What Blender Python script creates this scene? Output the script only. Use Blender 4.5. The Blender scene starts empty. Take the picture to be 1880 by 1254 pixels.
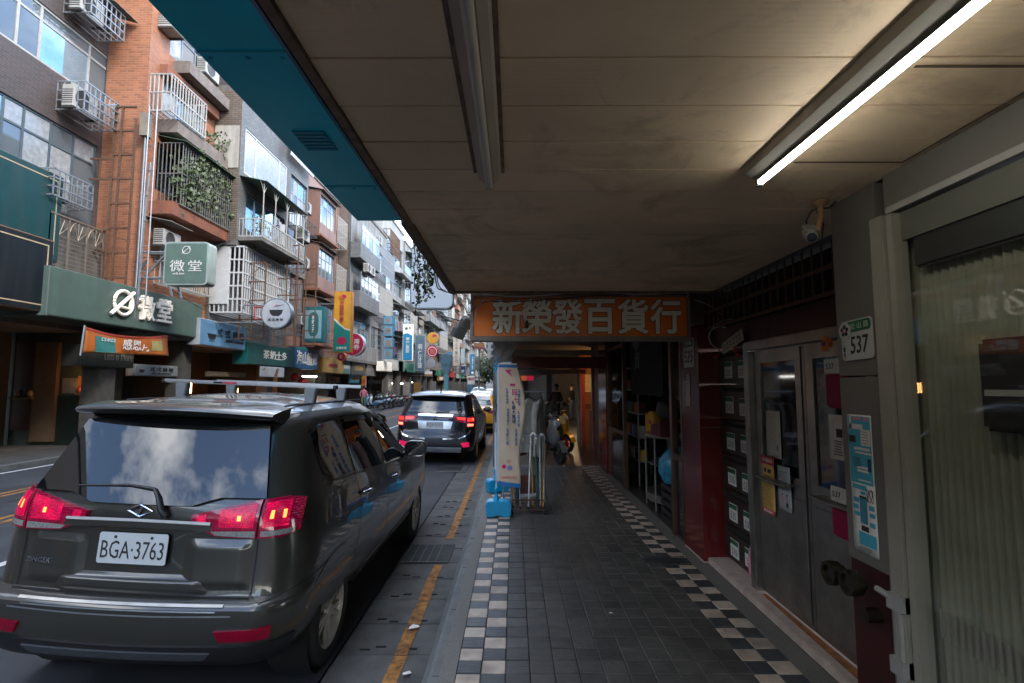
import bpy, bmesh, math, random
import numpy as np
from mathutils import Vector, Matrix, Euler
random.seed(7)
SC = bpy.context.scene
COL = SC.collection
R = math.radians

# ------------------------------------------------------------------ camera
PITCH, YAW = math.atan(80/940.), math.atan(3/940.)
CAM_H = 1.7
cam = bpy.data.cameras.new('camera'); camo = bpy.data.objects.new('camera', cam); COL.objects.link(camo)
cam.lens = 18; cam.sensor_width = 36; cam.clip_start = 0.05; cam.clip_end = 3000
camo.location = (0, 0, CAM_H); camo.rotation_euler = (math.pi/2 + PITCH, 0, YAW)
SC.camera = camo
# ------------------------------------------------------------------ sky, sun, exposure
SUN = Vector((0.62, -0.50, 0.66)).normalized()      # towards the sun
w = bpy.data.worlds.new('World'); SC.world = w; w.use_nodes = True
nt = w.node_tree; nt.nodes.clear()
def nn(tree, t, **k):
    n = tree.nodes.new(t)
    for a, b in k.items(): setattr(n, a, b)
    return n
out = nn(nt, 'ShaderNodeOutputWorld'); bg = nn(nt, 'ShaderNodeBackground')
sky = nn(nt, 'ShaderNodeTexSky', sky_type='NISHITA'); sky.sun_disc = False
sky.sun_elevation = math.asin(SUN.z); sky.sun_rotation = math.atan2(SUN.x, SUN.y)
sky.air_density = 1.0; sky.dust_density = .9; sky.ozone_density = 2.4
tc = nn(nt, 'ShaderNodeTexCoord'); mp = nn(nt, 'ShaderNodeMapping'); mp.inputs['Scale'].default_value = (1, 1, 2.2)
no = nn(nt, 'ShaderNodeTexNoise'); no.inputs['Scale'].default_value = 2.6; no.inputs['Detail'].default_value = 9; no.inputs['Roughness'].default_value = .58
rp = nn(nt, 'ShaderNodeValToRGB'); rp.color_ramp.elements[0].position = .47; rp.color_ramp.elements[1].position = .63
mx = nn(nt, 'ShaderNodeMixRGB'); mx.inputs[2].default_value = (9.0, 9.2, 9.6, 1)
L = nt.links.new
L(tc.outputs['Generated'], mp.inputs[0]); L(mp.outputs[0], no.inputs['Vector']); L(no.outputs['Fac'], rp.inputs[0])
L(rp.outputs[0], mx.inputs[0]); L(sky.outputs[0], mx.inputs[1]); L(mx.outputs[0], bg.inputs[0]); L(bg.outputs[0], out.inputs[0])
bg.inputs[1].default_value = 0.15
sl = bpy.data.lights.new('sun', 'SUN'); sl.energy = 0.85; sl.angle = R(14); sl.color = (1, .93, .82)
so = bpy.data.objects.new('sun', sl); COL.objects.link(so); so.rotation_euler = SUN.to_track_quat('Z', 'Y').to_euler()
SC.view_settings.view_transform = 'Standard'; SC.view_settings.look = 'None'
SC.view_settings.gamma = 1; SC.view_settings.use_curve_mapping = False
SC.view_settings.exposure = 2.4
SC.render.engine = 'CYCLES'
SC.cycles.use_denoising = True
SC.cycles.max_bounces = 7; SC.cycles.glossy_bounces = 4; SC.cycles.transparent_max_bounces = 12
SC.cycles.caustics_reflective = False; SC.cycles.caustics_refractive = False
SC.cycles.sample_clamp_indirect = 6

# ------------------------------------------------------------------ helpers
def ray(px, py):
    a = (px-940)/940.; b = (627-py)/940.
    y = math.cos(PITCH) - b*math.sin(PITCH); z = math.sin(PITCH) + b*math.cos(PITCH)
    c, s = math.cos(YAW), math.sin(YAW)
    return (a*c - y*s, a*s + y*c, z)
def P(px, py, X=None, Y=None, Z=None):
    """photo pixel -> point on the plane X=, Y= or Z="""
    d = ray(px, py)
    t = X/d[0] if X is not None else Y/d[1] if Y is not None else (Z-CAM_H)/d[2]
    return Vector((d[0]*t, d[1]*t, CAM_H + d[2]*t))

MATS = {}
def M(name, col=(.5, .5, .5), rough=.6, metal=0., var=.12, scale=6., bump=0., bscale=60., spec=.5, emit=None, est=0., coat=0., streak=0., world=True, rand=0.):
    """procedural Principled material: noise-varied colour, optional bump, vertical grime streaks"""
    if name in MATS: return MATS[name]
    m = bpy.data.materials.new(name); m.use_nodes = True; t = m.node_tree; b = t.nodes['Principled BSDF']
    b.inputs['Roughness'].default_value = rough; b.inputs['Metallic'].default_value = metal
    b.inputs['Specular IOR Level'].default_value = spec; b.inputs['Coat Weight'].default_value = coat; b.inputs['Coat Roughness'].default_value = .03
    co = nn(t, 'ShaderNodeNewGeometry').outputs['Position'] if world else nn(t, 'ShaderNodeTexCoord').outputs['Object']
    cur = None
    if var > 0:
        n = nn(t, 'ShaderNodeTexNoise'); n.inputs['Scale'].default_value = scale; n.inputs['Detail'].default_value = 5; n.inputs['Roughness'].default_value = .6
        t.links.new(co, n.inputs['Vector'])
        r = nn(t, 'ShaderNodeValToRGB'); e = r.color_ramp.elements
        e[0].position = .3; e[1].position = .7
        e[0].color = tuple(c*(1-var) for c in col) + (1,); e[1].color = tuple(min(1, c*(1+var)) for c in col) + (1,)
        t.links.new(n.outputs['Fac'], r.inputs[0]); cur = r.outputs[0]
    if streak > 0:
        mp = nn(t, 'ShaderNodeMapping'); mp.inputs['Scale'].default_value = (1.6, 1.6, .16); t.links.new(co, mp.inputs[0])
        n2 = nn(t, 'ShaderNodeTexNoise'); n2.inputs['Scale'].default_value = 2.5; n2.inputs['Detail'].default_value = 6; t.links.new(mp.outputs[0], n2.inputs['Vector'])
        r2 = nn(t, 'ShaderNodeValToRGB'); r2.color_ramp.elements[0].position = .42; r2.color_ramp.elements[1].position = .68
        t.links.new(n2.outputs['Fac'], r2.inputs[0])
        mul = nn(t, 'ShaderNodeMath', operation='MULTIPLY'); mul.inputs[1].default_value = streak; t.links.new(r2.outputs[0], mul.inputs[0])
        mi = nn(t, 'ShaderNodeMixRGB'); mi.inputs[2].default_value = (.055, .05, .045, 1)
        if cur: t.links.new(cur, mi.inputs[1])
        else: mi.inputs[1].default_value = col + (1,)
        t.links.new(mul.outputs[0], mi.inputs[0]); cur = mi.outputs[0]
    if rand > 0:
        oi = nn(t, 'ShaderNodeObjectInfo'); hs = nn(t, 'ShaderNodeHueSaturation')
        mr = nn(t, 'ShaderNodeMapRange'); mr.inputs['To Min'].default_value = 1-rand; mr.inputs['To Max'].default_value = 1+rand
        t.links.new(oi.outputs['Random'], mr.inputs['Value']); t.links.new(mr.outputs[0], hs.inputs['Value'])
        if cur: t.links.new(cur, hs.inputs['Color'])
        else: hs.inputs['Color'].default_value = tuple(col) + (1,)
        cur = hs.outputs[0]
    if cur: t.links.new(cur, b.inputs['Base Color'])
    else: b.inputs['Base Color'].default_value = tuple(col) + (1,)
    if bump > 0:
        n3 = nn(t, 'ShaderNodeTexNoise'); n3.inputs['Scale'].default_value = bscale; n3.inputs['Detail'].default_value = 4
        t.links.new(co, n3.inputs['Vector'])
        bp = nn(t, 'ShaderNodeBump'); bp.inputs['Strength'].default_value = bump; bp.inputs['Distance'].default_value = .01
        t.links.new(n3.outputs['Fac'], bp.inputs['Height']); t.links.new(bp.outputs[0], b.inputs['Normal'])
    if emit:
        b.inputs['Emission Color'].default_value = tuple(emit) + (1,); b.inputs['Emission Strength'].default_value = est
    MATS[name] = m
    return m

def tile_mat(name, c1, c2, mortar, bw, bh, msize=.006, rough=.55, bump=.35, offset=.5, streak=.25, bias=0.):
    """wall of small tiles or bricks too small to pick apart"""
    m = bpy.data.materials.new(name); m.use_nodes = True; t = m.node_tree; b = t.nodes['Principled BSDF']
    b.inputs['Roughness'].default_value = rough
    g = nn(t, 'ShaderNodeNewGeometry'); sp = nn(t, 'ShaderNodeSeparateXYZ'); t.links.new(g.outputs['Position'], sp.inputs[0])
    ad = nn(t, 'ShaderNodeMath', operation='ADD'); t.links.new(sp.outputs[0], ad.inputs[0]); t.links.new(sp.outputs[1], ad.inputs[1])
    cb = nn(t, 'ShaderNodeCombineXYZ'); t.links.new(ad.outputs[0], cb.inputs[0]); t.links.new(sp.outputs[2], cb.inputs[1])
    br = nn(t, 'ShaderNodeTexBrick'); br.offset = offset
    br.inputs['Scale'].default_value = 1; br.inputs['Brick Width'].default_value = bw; br.inputs['Row Height'].default_value = bh
    br.inputs['Mortar Size'].default_value = msize; br.inputs['Mortar Smooth'].default_value = .1; br.inputs['Bias'].default_value = bias
    br.inputs['Color1'].default_value = c1 + (1,); br.inputs['Color2'].default_value = c2 + (1,); br.inputs['Mortar'].default_value = mortar + (1,)
    t.links.new(cb.outputs[0], br.inputs['Vector'])
    no = nn(t, 'ShaderNodeTexNoise'); no.inputs['Scale'].default_value = 1.3; no.inputs['Detail'].default_value = 7; no.inputs['Roughness'].default_value = .65
    mp = nn(t, 'ShaderNodeMapping'); mp.inputs['Scale'].default_value = (1, 1, .25); t.links.new(g.outputs['Position'], mp.inputs[0]); t.links.new(mp.outputs[0], no.inputs['Vector'])
    rr = nn(t, 'ShaderNodeValToRGB'); rr.color_ramp.elements[0].position = .45; rr.color_ramp.elements[1].position = .72
    t.links.new(no.outputs['Fac'], rr.inputs[0]); mu = nn(t, 'ShaderNodeMath', operation='MULTIPLY'); mu.inputs[1].default_value = streak; t.links.new(rr.outputs[0], mu.inputs[0])
    mi = nn(t, 'ShaderNodeMixRGB'); mi.inputs[2].default_value = (.05, .045, .04, 1); t.links.new(mu.outputs[0], mi.inputs[0]); t.links.new(br.outputs['Color'], mi.inputs[1])
    t.links.new(mi.outputs[0], b.inputs['Base Color'])
    bp = nn(t, 'ShaderNodeBump'); bp.invert = True; bp.inputs['Strength'].default_value = bump; bp.inputs['Distance'].default_value = .008
    t.links.new(br.outputs['Fac'], bp.inputs['Height']); t.links.new(bp.outputs[0], b.inputs['Normal'])
    MATS[name] = m
    return m

def tag(o, label=None, cat=None, group=None, kind=None):
    if label: o['label'] = label
    if cat: o['category'] = cat
    if group: o['group'] = group
    if kind: o['kind'] = kind
    return o
def thing(name, label, cat, loc=(0, 0, 0), rot=(0, 0, 0), group=None):
    o = bpy.data.objects.new(name, None); COL.objects.link(o); o.empty_display_size = .1
    o.location = loc; o.rotation_euler = rot
    return tag(o, label, cat, group)
def rootloc(o):
    v = Vector((0, 0, 0))
    while o is not None:
        v = v + Vector(o.location); o = o.parent
    return v
def link(name, me, mat=None, parent=None):
    o = bpy.data.objects.new(name, me); COL.objects.link(o)
    if parent is not None: o.parent = parent
    if mat is not None and not me.materials: me.materials.append(mat)
    return o

class MB:
    """mesh builder: world coordinates (shifted to the parent's origin on build unless local=True)"""
    def __init__(s): s.v = []; s.f = []; s.mi = []; s.cur = 0
    def add(s, vs, fs):
        n = len(s.v); s.v += [tuple(v) for v in vs]; s.f += [tuple(i+n for i in f) for f in fs]; s.mi += [s.cur]*len(fs)
        return s
    def box(s, x0, x1, y0, y1, z0, z1):
        return s.add([(x0,y0,z0),(x1,y0,z0),(x1,y1,z0),(x0,y1,z0),(x0,y0,z1),(x1,y0,z1),(x1,y1,z1),(x0,y1,z1)],
                     [(3,2,1,0),(4,5,6,7),(0,1,5,4),(1,2,6,5),(2,3,7,6),(3,0,4,7)])
    def obox(s, c, size, rot=None):
        q = Matrix.Identity(3) if rot is None else (rot if isinstance(rot, Matrix) else Euler(rot).to_matrix()); c = Vector(c); h = [a/2 for a in size]
        vs = [c + q @ Vector((sx*h[0], sy*h[1], sz*h[2])) for sz in (-1, 1) for sx, sy in ((-1,-1),(1,-1),(1,1),(-1,1))]
        return s.add(vs, [(3,2,1,0),(4,5,6,7),(0,1,5,4),(1,2,6,5),(2,3,7,6),(3,0,4,7)])
    def quad(s, a, b, c, d): return s.add([a, b, c, d], [(0, 1, 2, 3)])
    def tube(s, pts, r, n=6, caps=True, r2=None):
        pts = [Vector(p) for p in pts]; m = len(pts); rings = []
        up = Vector((0, 0, 1))
        for i, p in enumerate(pts):
            d = (pts[min(i+1, m-1)] - pts[max(i-1, 0)])
            if d.length < 1e-9: d = Vector((0, 0, 1))
            d.normalize()
            a = d.cross(up)
            if a.length < 1e-3: a = d.cross(Vector((1, 0, 0)))
            a.normalize(); b = d.cross(a)
            rr = r if not isinstance(r, (list, tuple)) else r[i]
            if r2 is not None: rr = r + (r2-r)*i/(m-1)
            rings.append([p + (a*math.cos(2*math.pi*k/n) + b*math.sin(2*math.pi*k/n))*rr for k in range(n)])
        vs = [v for ring in rings for v in ring]; fs = []
        for i in range(m-1):
            for k in range(n): fs.append((i*n+k, i*n+(k+1)%n, (i+1)*n+(k+1)%n, (i+1)*n+k))
        if caps: fs += [tuple(range(n-1, -1, -1)), tuple(range((m-1)*n, m*n))]
        return s.add(vs, fs)
    def lathe(s, prof, c=(0,0,0), axis='z', n=24, close=False, caps=True):
        vs = []; fs = []; m = len(prof); c = Vector(c)
        for r, h in prof:
            for k in range(n):
                a = 2*math.pi*k/n; u, v = r*math.cos(a), r*math.sin(a)
                vs.append(c + Vector({'z': (u, v, h), 'y': (u, h, v), 'x': (h, u, v)}[axis]))
        for i in range(m-1 + (1 if close else 0)):
            j = (i+1) % m
            for k in range(n): fs.append((i*n+k, i*n+(k+1)%n, j*n+(k+1)%n, j*n+k))
        if not close and caps:
            if prof[0][0] > 1e-6: fs.append(tuple(range(n-1, -1, -1)))
            if prof[-1][0] > 1e-6: fs.append(tuple(range((m-1)*n, m*n)))
        return s.add(vs, fs)
    def prism(s, poly, o, ux, uy, th, off=0.):
        """polygon poly in the plane (o; ux, uy), from off to off+th along the normal"""
        o, ux, uy = Vector(o), Vector(ux), Vector(uy); nrm = ux.cross(uy).normalized(); n = len(poly)
        a = [o + ux*p[0] + uy*p[1] + nrm*off for p in poly]; b = [v + nrm*th for v in a]
        return s.add(a+b, [tuple(range(n-1, -1, -1)), tuple(range(n, 2*n))] + [(i, (i+1) % n, n+(i+1) % n, n+i) for i in range(n)])
    def grid(s, rows):
        m, n = len(rows), len(rows[0])
        return s.add([p for r in rows for p in r], [(i*n+k, i*n+k+1, (i+1)*n+k+1, (i+1)*n+k) for i in range(m-1) for k in range(n-1)])
    def mesh(s, name, mats=None, smooth=None, shift=None, bevel=0, seg=2, fixn=True):
        me = bpy.data.meshes.new(name)
        vs = s.v if shift is None else [(v[0]-shift[0], v[1]-shift[1], v[2]-shift[2]) for v in s.v]
        me.from_pydata(vs, [], s.f)
        if mats is not None:
            for m in (mats if isinstance(mats, (list, tuple)) else [mats]): me.materials.append(m)
        if any(s.mi): me.polygons.foreach_set('material_index', s.mi)
        if bevel or fixn:
            bm = bmesh.new(); bm.from_mesh(me)
            if bevel:
                bmesh.ops.remove_doubles(bm, verts=bm.verts, dist=1e-5)
                bmesh.ops.bevel(bm, geom=[e for e in bm.edges if len(e.link_faces) == 2 and e.calc_face_angle(0) > .5], offset=bevel, segments=seg, affect='EDGES', clamp_overlap=True)
            if fixn: bmesh.ops.recalc_face_normals(bm, faces=bm.faces)
            bm.to_mesh(me); bm.free()
        if smooth is not None:
            me.polygons.foreach_set('use_smooth', [True]*len(me.polygons))
            if smooth < 180: me.set_sharp_from_angle(angle=R(smooth))
        me.update()
        return me
    def build(s, name, mats, parent=None, smooth=None, local=False, bevel=0, seg=2, fixn=True):
        sh = None if (local or parent is None) else rootloc(parent)
        me = s.mesh(name, mats, smooth, sh, bevel, seg, fixn)
        return link(name, me, None, parent)
def box(name, mat, parent, x0, x1, y0, y1, z0, z1, bevel=0):
    return MB().box(min(x0,x1), max(x0,x1), min(y0,y1), max(y0,y1), min(z0,z1), max(z0,z1)).build(name, mat, parent, bevel=bevel)
def rrect(x0, y0, x1, y1, r, n=5):
    p = []
    for cx, cy, a0 in ((x1-r, y0+r, -90), (x1-r, y1-r, 0), (x0+r, y1-r, 90), (x0+r, y0+r, 180)):
        for i in range(n+1):
            a = R(a0 + 90*i/n); p.append((cx + r*math.cos(a), cy + r*math.sin(a)))
    return p
def circ(cx, cy, r, n=28): return [(cx + r*math.cos(2*math.pi*i/n), cy + r*math.sin(2*math.pi*i/n)) for i in range(n)]
def copy_tree(o, parent=None):
    c = o.copy(); COL.objects.link(c); c.parent = parent
    for ch in list(o.children): copy_tree(ch, c)
    return c

# lettering: requests are gathered and turned into meshes in one go at the end
TEXTS = []
def text(s, mat, parent, o, ux, uy, w=None, h=None, th=.006, off=.003, bold=0., name='lettering', local=False, slant=0.):
    """fit string s (newlines stack) centred on o inside w x h on the plane ux, uy"""
    TEXTS.append((s, mat, parent, Vector(o), Vector(ux), Vector(uy), w, h, th, off, bold, name, local, slant))
def flush_texts():
    tmp = {}
    for q in TEXTS:
        k = (q[0], q[10])
        if k in tmp: continue
        cu = bpy.data.curves.new('lettering', 'FONT'); cu.body = q[0]; cu.align_x = 'CENTER'; cu.offset = min(q[10], .013); cu.resolution_u = 2; cu.extrude = .1
        cu.space_line = 1.02
        ob = bpy.data.objects.new('lettering_tmp', cu); COL.objects.link(ob); tmp[k] = ob
    dg = bpy.context.evaluated_depsgraph_get(); dg.update()
    base = {}
    for k, ob in tmp.items():
        me = ob.evaluated_get(dg).to_mesh(); n = len(me.vertices)
        co = np.zeros(n*3); me.vertices.foreach_get('co', co); co = co.reshape(-1, 3)
        base[k] = (co, [tuple(p.vertices) for p in me.polygons]); ob.evaluated_get(dg).to_mesh_clear()
    for k, ob in tmp.items():
        cu = ob.data; bpy.data.objects.remove(ob); bpy.data.curves.remove(cu)
    for s, mat, par, o, ux, uy, w, h, th, off, bold, name, local, slant in TEXTS:
        co, fs = base[(s, bold)]
        if len(co) == 0: continue
        lo, hi = co.min(0), co.max(0); c = (lo+hi)/2; sz = np.maximum(hi-lo, 1e-6)
        sx = w/sz[0] if w else None; sy = h/sz[1] if h else None
        if sx is None: sx = sy
        if sy is None: sy = sx
        X = (co[:, 0]-c[0])*sx; Y = (co[:, 1]-c[1])*sy; Z = (co[:, 2]-lo[2])/max(sz[2], 1e-6)*th + off
        X = X + slant*Y
        nr = ux.cross(uy).normalized()
        sh = Vector((0, 0, 0)) if (local or par is None) else rootloc(par)
        o2 = o - sh
        vs = np.outer(X, ux) + np.outer(Y, uy) + np.outer(Z, nr) + np.array(o2)
        me = bpy.data.meshes.new(name); me.from_pydata(vs.tolist(), [], fs); me.materials.append(mat)
        link(name, me, None, par)
XA, YA, ZA = Vector((1,0,0)), Vector((0,1,0)), Vector((0,0,1))

# ------------------------------------------------------------------ materials
asphalt = M('asphalt', (.030, .033, .038), .8, var=.45, scale=1.2, bump=.5, bscale=160)
concrete = M('concrete', (.076, .075, .07), .85, var=.4, scale=4, bump=.4, bscale=90, rand=.12)
kerbstone = M('kerbstone', (.125, .128, .12), .8, var=.25, scale=5, bump=.3, bscale=80, rand=.1)
aggregate = M('washed_aggregate', (.15, .14, .12), .8, var=.55, scale=170, bump=.6, bscale=170)
yellowline = M('road_paint_yellow', (.27, .115, .024), .85, var=.75, scale=16, bump=.3, bscale=120)
whiteline = M('white_line_and_kerb_glint', (.5, .5, .48), .75, var=.3, scale=10)  # colours the lane line and the painted kerb edge highlight
stone_t = M('threshold_stone', (.46, .37, .31), .7, var=.2, scale=9, bump=.15)
rust = M('rust_stain', (.25, .085, .02), .8, var=.4, scale=12)
white_paint = M('white_paint', (.42, .435, .44), .5, var=.08)
offwhite = M('offwhite_metal', (.34, .335, .31), .45, var=.12, streak=.15)
cream_metal = M('cream_frame', (.30, .285, .235), .4, var=.08)
greymetal = M('grey_painted_metal', (.15, .145, .125), .45, var=.12, scale=3, streak=.15)
darkmetal = M('dark_metal', (.03, .03, .03), .5, var=.2)
rustmetal = M('rusty_steel', (.09, .045, .025), .8, var=.45, scale=18, bump=.3)
galv = M('galvanised_steel', (.30, .32, .34), .42, metal=.7, var=.15, scale=12)
steel = M('stainless_steel', (.30, .285, .26), .34, metal=.85, var=.25, scale=5, bump=.04, bscale=30)
chrome = M('chrome', (.75, .75, .77), .08, metal=1, var=0)
blackplastic = M('black_plastic', (.012, .012, .013), .45, var=.1)
rubber = M('rubber', (.012, .012, .012), .8, var=.2)
black = M('black_void', (.006, .006, .006), .9, var=0)
redgranite = M('red_granite', (.13, .012, .012), .14, var=.4, scale=90)
darkred = M('dark_red_panel', (.045, .008, .007), .5, var=.3)
darkwood = M('dark_wood', (.05, .02, .012), .45, var=.35, scale=15)
brownpost = M('brown_aluminium', (.10, .05, .03), .35, metal=.4, var=.15)
paper = M('paper', (.74, .72, .66), .7, var=.06, scale=30)
ink = M('ink', (.02, .02, .022), .6, var=0)
inkgrey = M('ink_grey', (.16, .16, .16), .6, var=0)
pinkpaper = M('pink_paper', (.62, .27, .32), .7, var=.1)
redprint = M('red_print', (.50, .02, .06), .6, var=.08)
yellowprint = M('yellow_print', (.72, .46, .14), .65, var=.1)
cyanprint = M('cyan_print', (.06, .38, .50), .6, var=.12)
greenprint = M('green_print', (.02, .13, .05), .55, var=.1)
skin = M('skin', (.45, .27, .19), .55, var=.08)
hairm = M('hair', (.012, .01, .009), .5, var=.2)
def glassmat(name, col=(.015, .02, .025), rough=.03, spec=.9):
    return M(name, col, rough, var=0, spec=spec)
carglass = glassmat('tinted_car_glass', (.006, .007, .008), .015, .8)
winglass = M('window_glass', (.15, .18, .20), .04, metal=.45, var=.08, scale=1.5)
winblue = M('window_glass_blue', (.30, .46, .58), .05, metal=.8, var=.2, scale=1.5)
windark = glassmat('window_glass_dark', (.012, .016, .02), .06, .8)
wincurtain = M('window_curtain_behind_glass', (.24, .255, .26), .12, var=.25, scale=7, spec=.9)
def clear_glass(name, tint=(.75, .8, .76), rough=.02, gl=.10):
    m = bpy.data.materials.new(name); m.use_nodes = True; t = m.node_tree; t.nodes.clear()
    o = nn(t, 'ShaderNodeOutputMaterial'); a = nn(t, 'ShaderNodeBsdfTransparent'); g = nn(t, 'ShaderNodeBsdfGlossy'); mix = nn(t, 'ShaderNodeMixShader')
    a.inputs[0].default_value = tint + (1,); g.inputs['Roughness'].default_value = rough
    lw = nn(t, 'ShaderNodeLayerWeight'); lw.inputs[0].default_value = .35
    ma = nn(t, 'ShaderNodeMath', operation='MULTIPLY_ADD'); ma.inputs[1].default_value = .06; ma.inputs[2].default_value = gl*.05
    t.links.new(lw.outputs['Fresnel'], ma.inputs[0]); t.links.new(ma.outputs[0], mix.inputs[0]); t.links.new(a.outputs[0], mix.inputs[1]); t.links.new(g.outputs[0], mix.inputs[2]); t.links.new(mix.outputs[0], o.inputs[0])
    MATS[name] = m; return m
shopglass = clear_glass('shop_glass', (.92, .95, .92))
orangebrick = tile_mat('orange_brick', (.37, .13, .055), (.25, .085, .038), (.28, .165, .11), .24, .075, .011, bump=.6, streak=.35)
browntile = tile_mat('brown_wall_tile', (.066, .048, .044), (.040, .030, .030), (.085, .07, .066), .24, .065, .010, bump=.6, streak=.55)
greytile = tile_mat('grey_wall_tile', (.16, .165, .165), (.105, .11, .11), (.05, .05, .05), .24, .08, .012, bump=.6, streak=.7)
tantile = tile_mat('tan_wall_tile', (.16, .122, .092), (.115, .088, .066), (.05, .04, .034), .26, .08, .012, bump=.6, streak=.6)
pinktile = tile_mat('pink_wall_tile', (0.218, 0.119, 0.088), (0.190, 0.105, 0.082), (0.156, 0.095, 0.075), .1, .1, .006, streak=0.60, offset=0)
whitetile = tile_mat('white_wall_tile', (0.238, 0.241, 0.238), (0.211, 0.215, 0.215), (0.224, 0.224, 0.218), .1, .1, .006, streak=0.75, offset=0)
palegrey = M('weathered_render', (.18, .185, .185), .8, var=.2, scale=2, streak=.55)
beige = M('beige_render', (.20, .17, .135), .8, var=.2, scale=2, streak=.5)
orangerender = M('terracotta_panel', (.20, .07, .036), .7, var=.2, scale=3, streak=.35)
sootgrey = M('sooty_concrete', (.12, .115, .105), .85, var=.35, scale=2, streak=.5, bump=.3)

# pavement tile: slate-like relief, per-tile tint
def slate(name, col, var, rough=.42, rand=.10, bump=.5):
    m = M(name, col, rough, var=var, scale=9, rand=rand)
    t = m.node_tree; b = t.nodes['Principled BSDF']; g = nn(t, 'ShaderNodeNewGeometry')
    mp = nn(t, 'ShaderNodeMapping'); mp.inputs['Scale'].default_value = (5, 34, 5); t.links.new(g.outputs['Position'], mp.inputs[0])
    n = nn(t, 'ShaderNodeTexNoise'); n.inputs['Scale'].default_value = 1.4; n.inputs['Detail'].default_value = 5; n.inputs['Distortion'].default_value = 1.2; t.links.new(mp.outputs[0], n.inputs['Vector'])
    bp = nn(t, 'ShaderNodeBump'); bp.inputs['Strength'].default_value = bump; bp.inputs['Distance'].default_value = .012
    t.links.new(n.outputs['Fac'], bp.inputs['Height']); t.links.new(bp.outputs[0], b.inputs['Normal'])
    prev = b.inputs['Base Color'].links[0].from_socket
    st = nn(t, 'ShaderNodeTexNoise'); st.inputs['Scale'].default_value = 2.1; st.inputs['Detail'].default_value = 8; st.inputs['Roughness'].default_value = .7; t.links.new(g.outputs['Position'], st.inputs['Vector'])
    sr = nn(t, 'ShaderNodeValToRGB'); sr.color_ramp.elements[0].position = .46; sr.color_ramp.elements[1].position = .70; t.links.new(st.outputs['Fac'], sr.inputs[0])
    vo = nn(t, 'ShaderNodeTexVoronoi'); vo.inputs['Scale'].default_value = 7; t.links.new(g.outputs['Position'], vo.inputs['Vector'])      # trodden gum spots
    vr = nn(t, 'ShaderNodeValToRGB'); vr.color_ramp.elements[0].position = .07; vr.color_ramp.elements[0].color = (.8, .8, .8, 1); vr.color_ramp.elements[1].position = .10; vr.color_ramp.elements[1].color = (0, 0, 0, 1); t.links.new(vo.outputs['Distance'], vr.inputs[0])
    mu = nn(t, 'ShaderNodeMath', operation='MULTIPLY'); mu.inputs[1].default_value = .5; t.links.new(sr.outputs[0], mu.inputs[0])
    mxx = nn(t, 'ShaderNodeMath', operation='MAXIMUM'); t.links.new(mu.outputs[0], mxx.inputs[0]); t.links.new(vr.outputs[0], mxx.inputs[1])
    mi = nn(t, 'ShaderNodeMixRGB'); mi.inputs[2].default_value = (.028, .026, .022, 1); t.links.new(mxx.outputs[0], mi.inputs[0]); t.links.new(prev, mi.inputs[1]); t.links.new(mi.outputs[0], b.inputs['Base Color'])
    rr2 = nn(t, 'ShaderNodeMapRange'); rr2.inputs['To Min'].default_value = rough-.1; rr2.inputs['To Max'].default_value = rough+.25; t.links.new(st.outputs['Fac'], rr2.inputs['Value']); t.links.new(rr2.outputs[0], b.inputs['Roughness'])
    return m
tile_grey = slate('slate_tile_grey', (.064, .060, .051), .3, rand=.24)
tile_dark = slate('slate_tile_dark', (.044, .048, .05), .25, rand=.2)
tile_cream = slate('slate_tile_cream', (.43, .345, .265), .2, .5, rand=.14)
grout = M('grout', (.045, .043, .04), .9, var=.3, scale=30)

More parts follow.
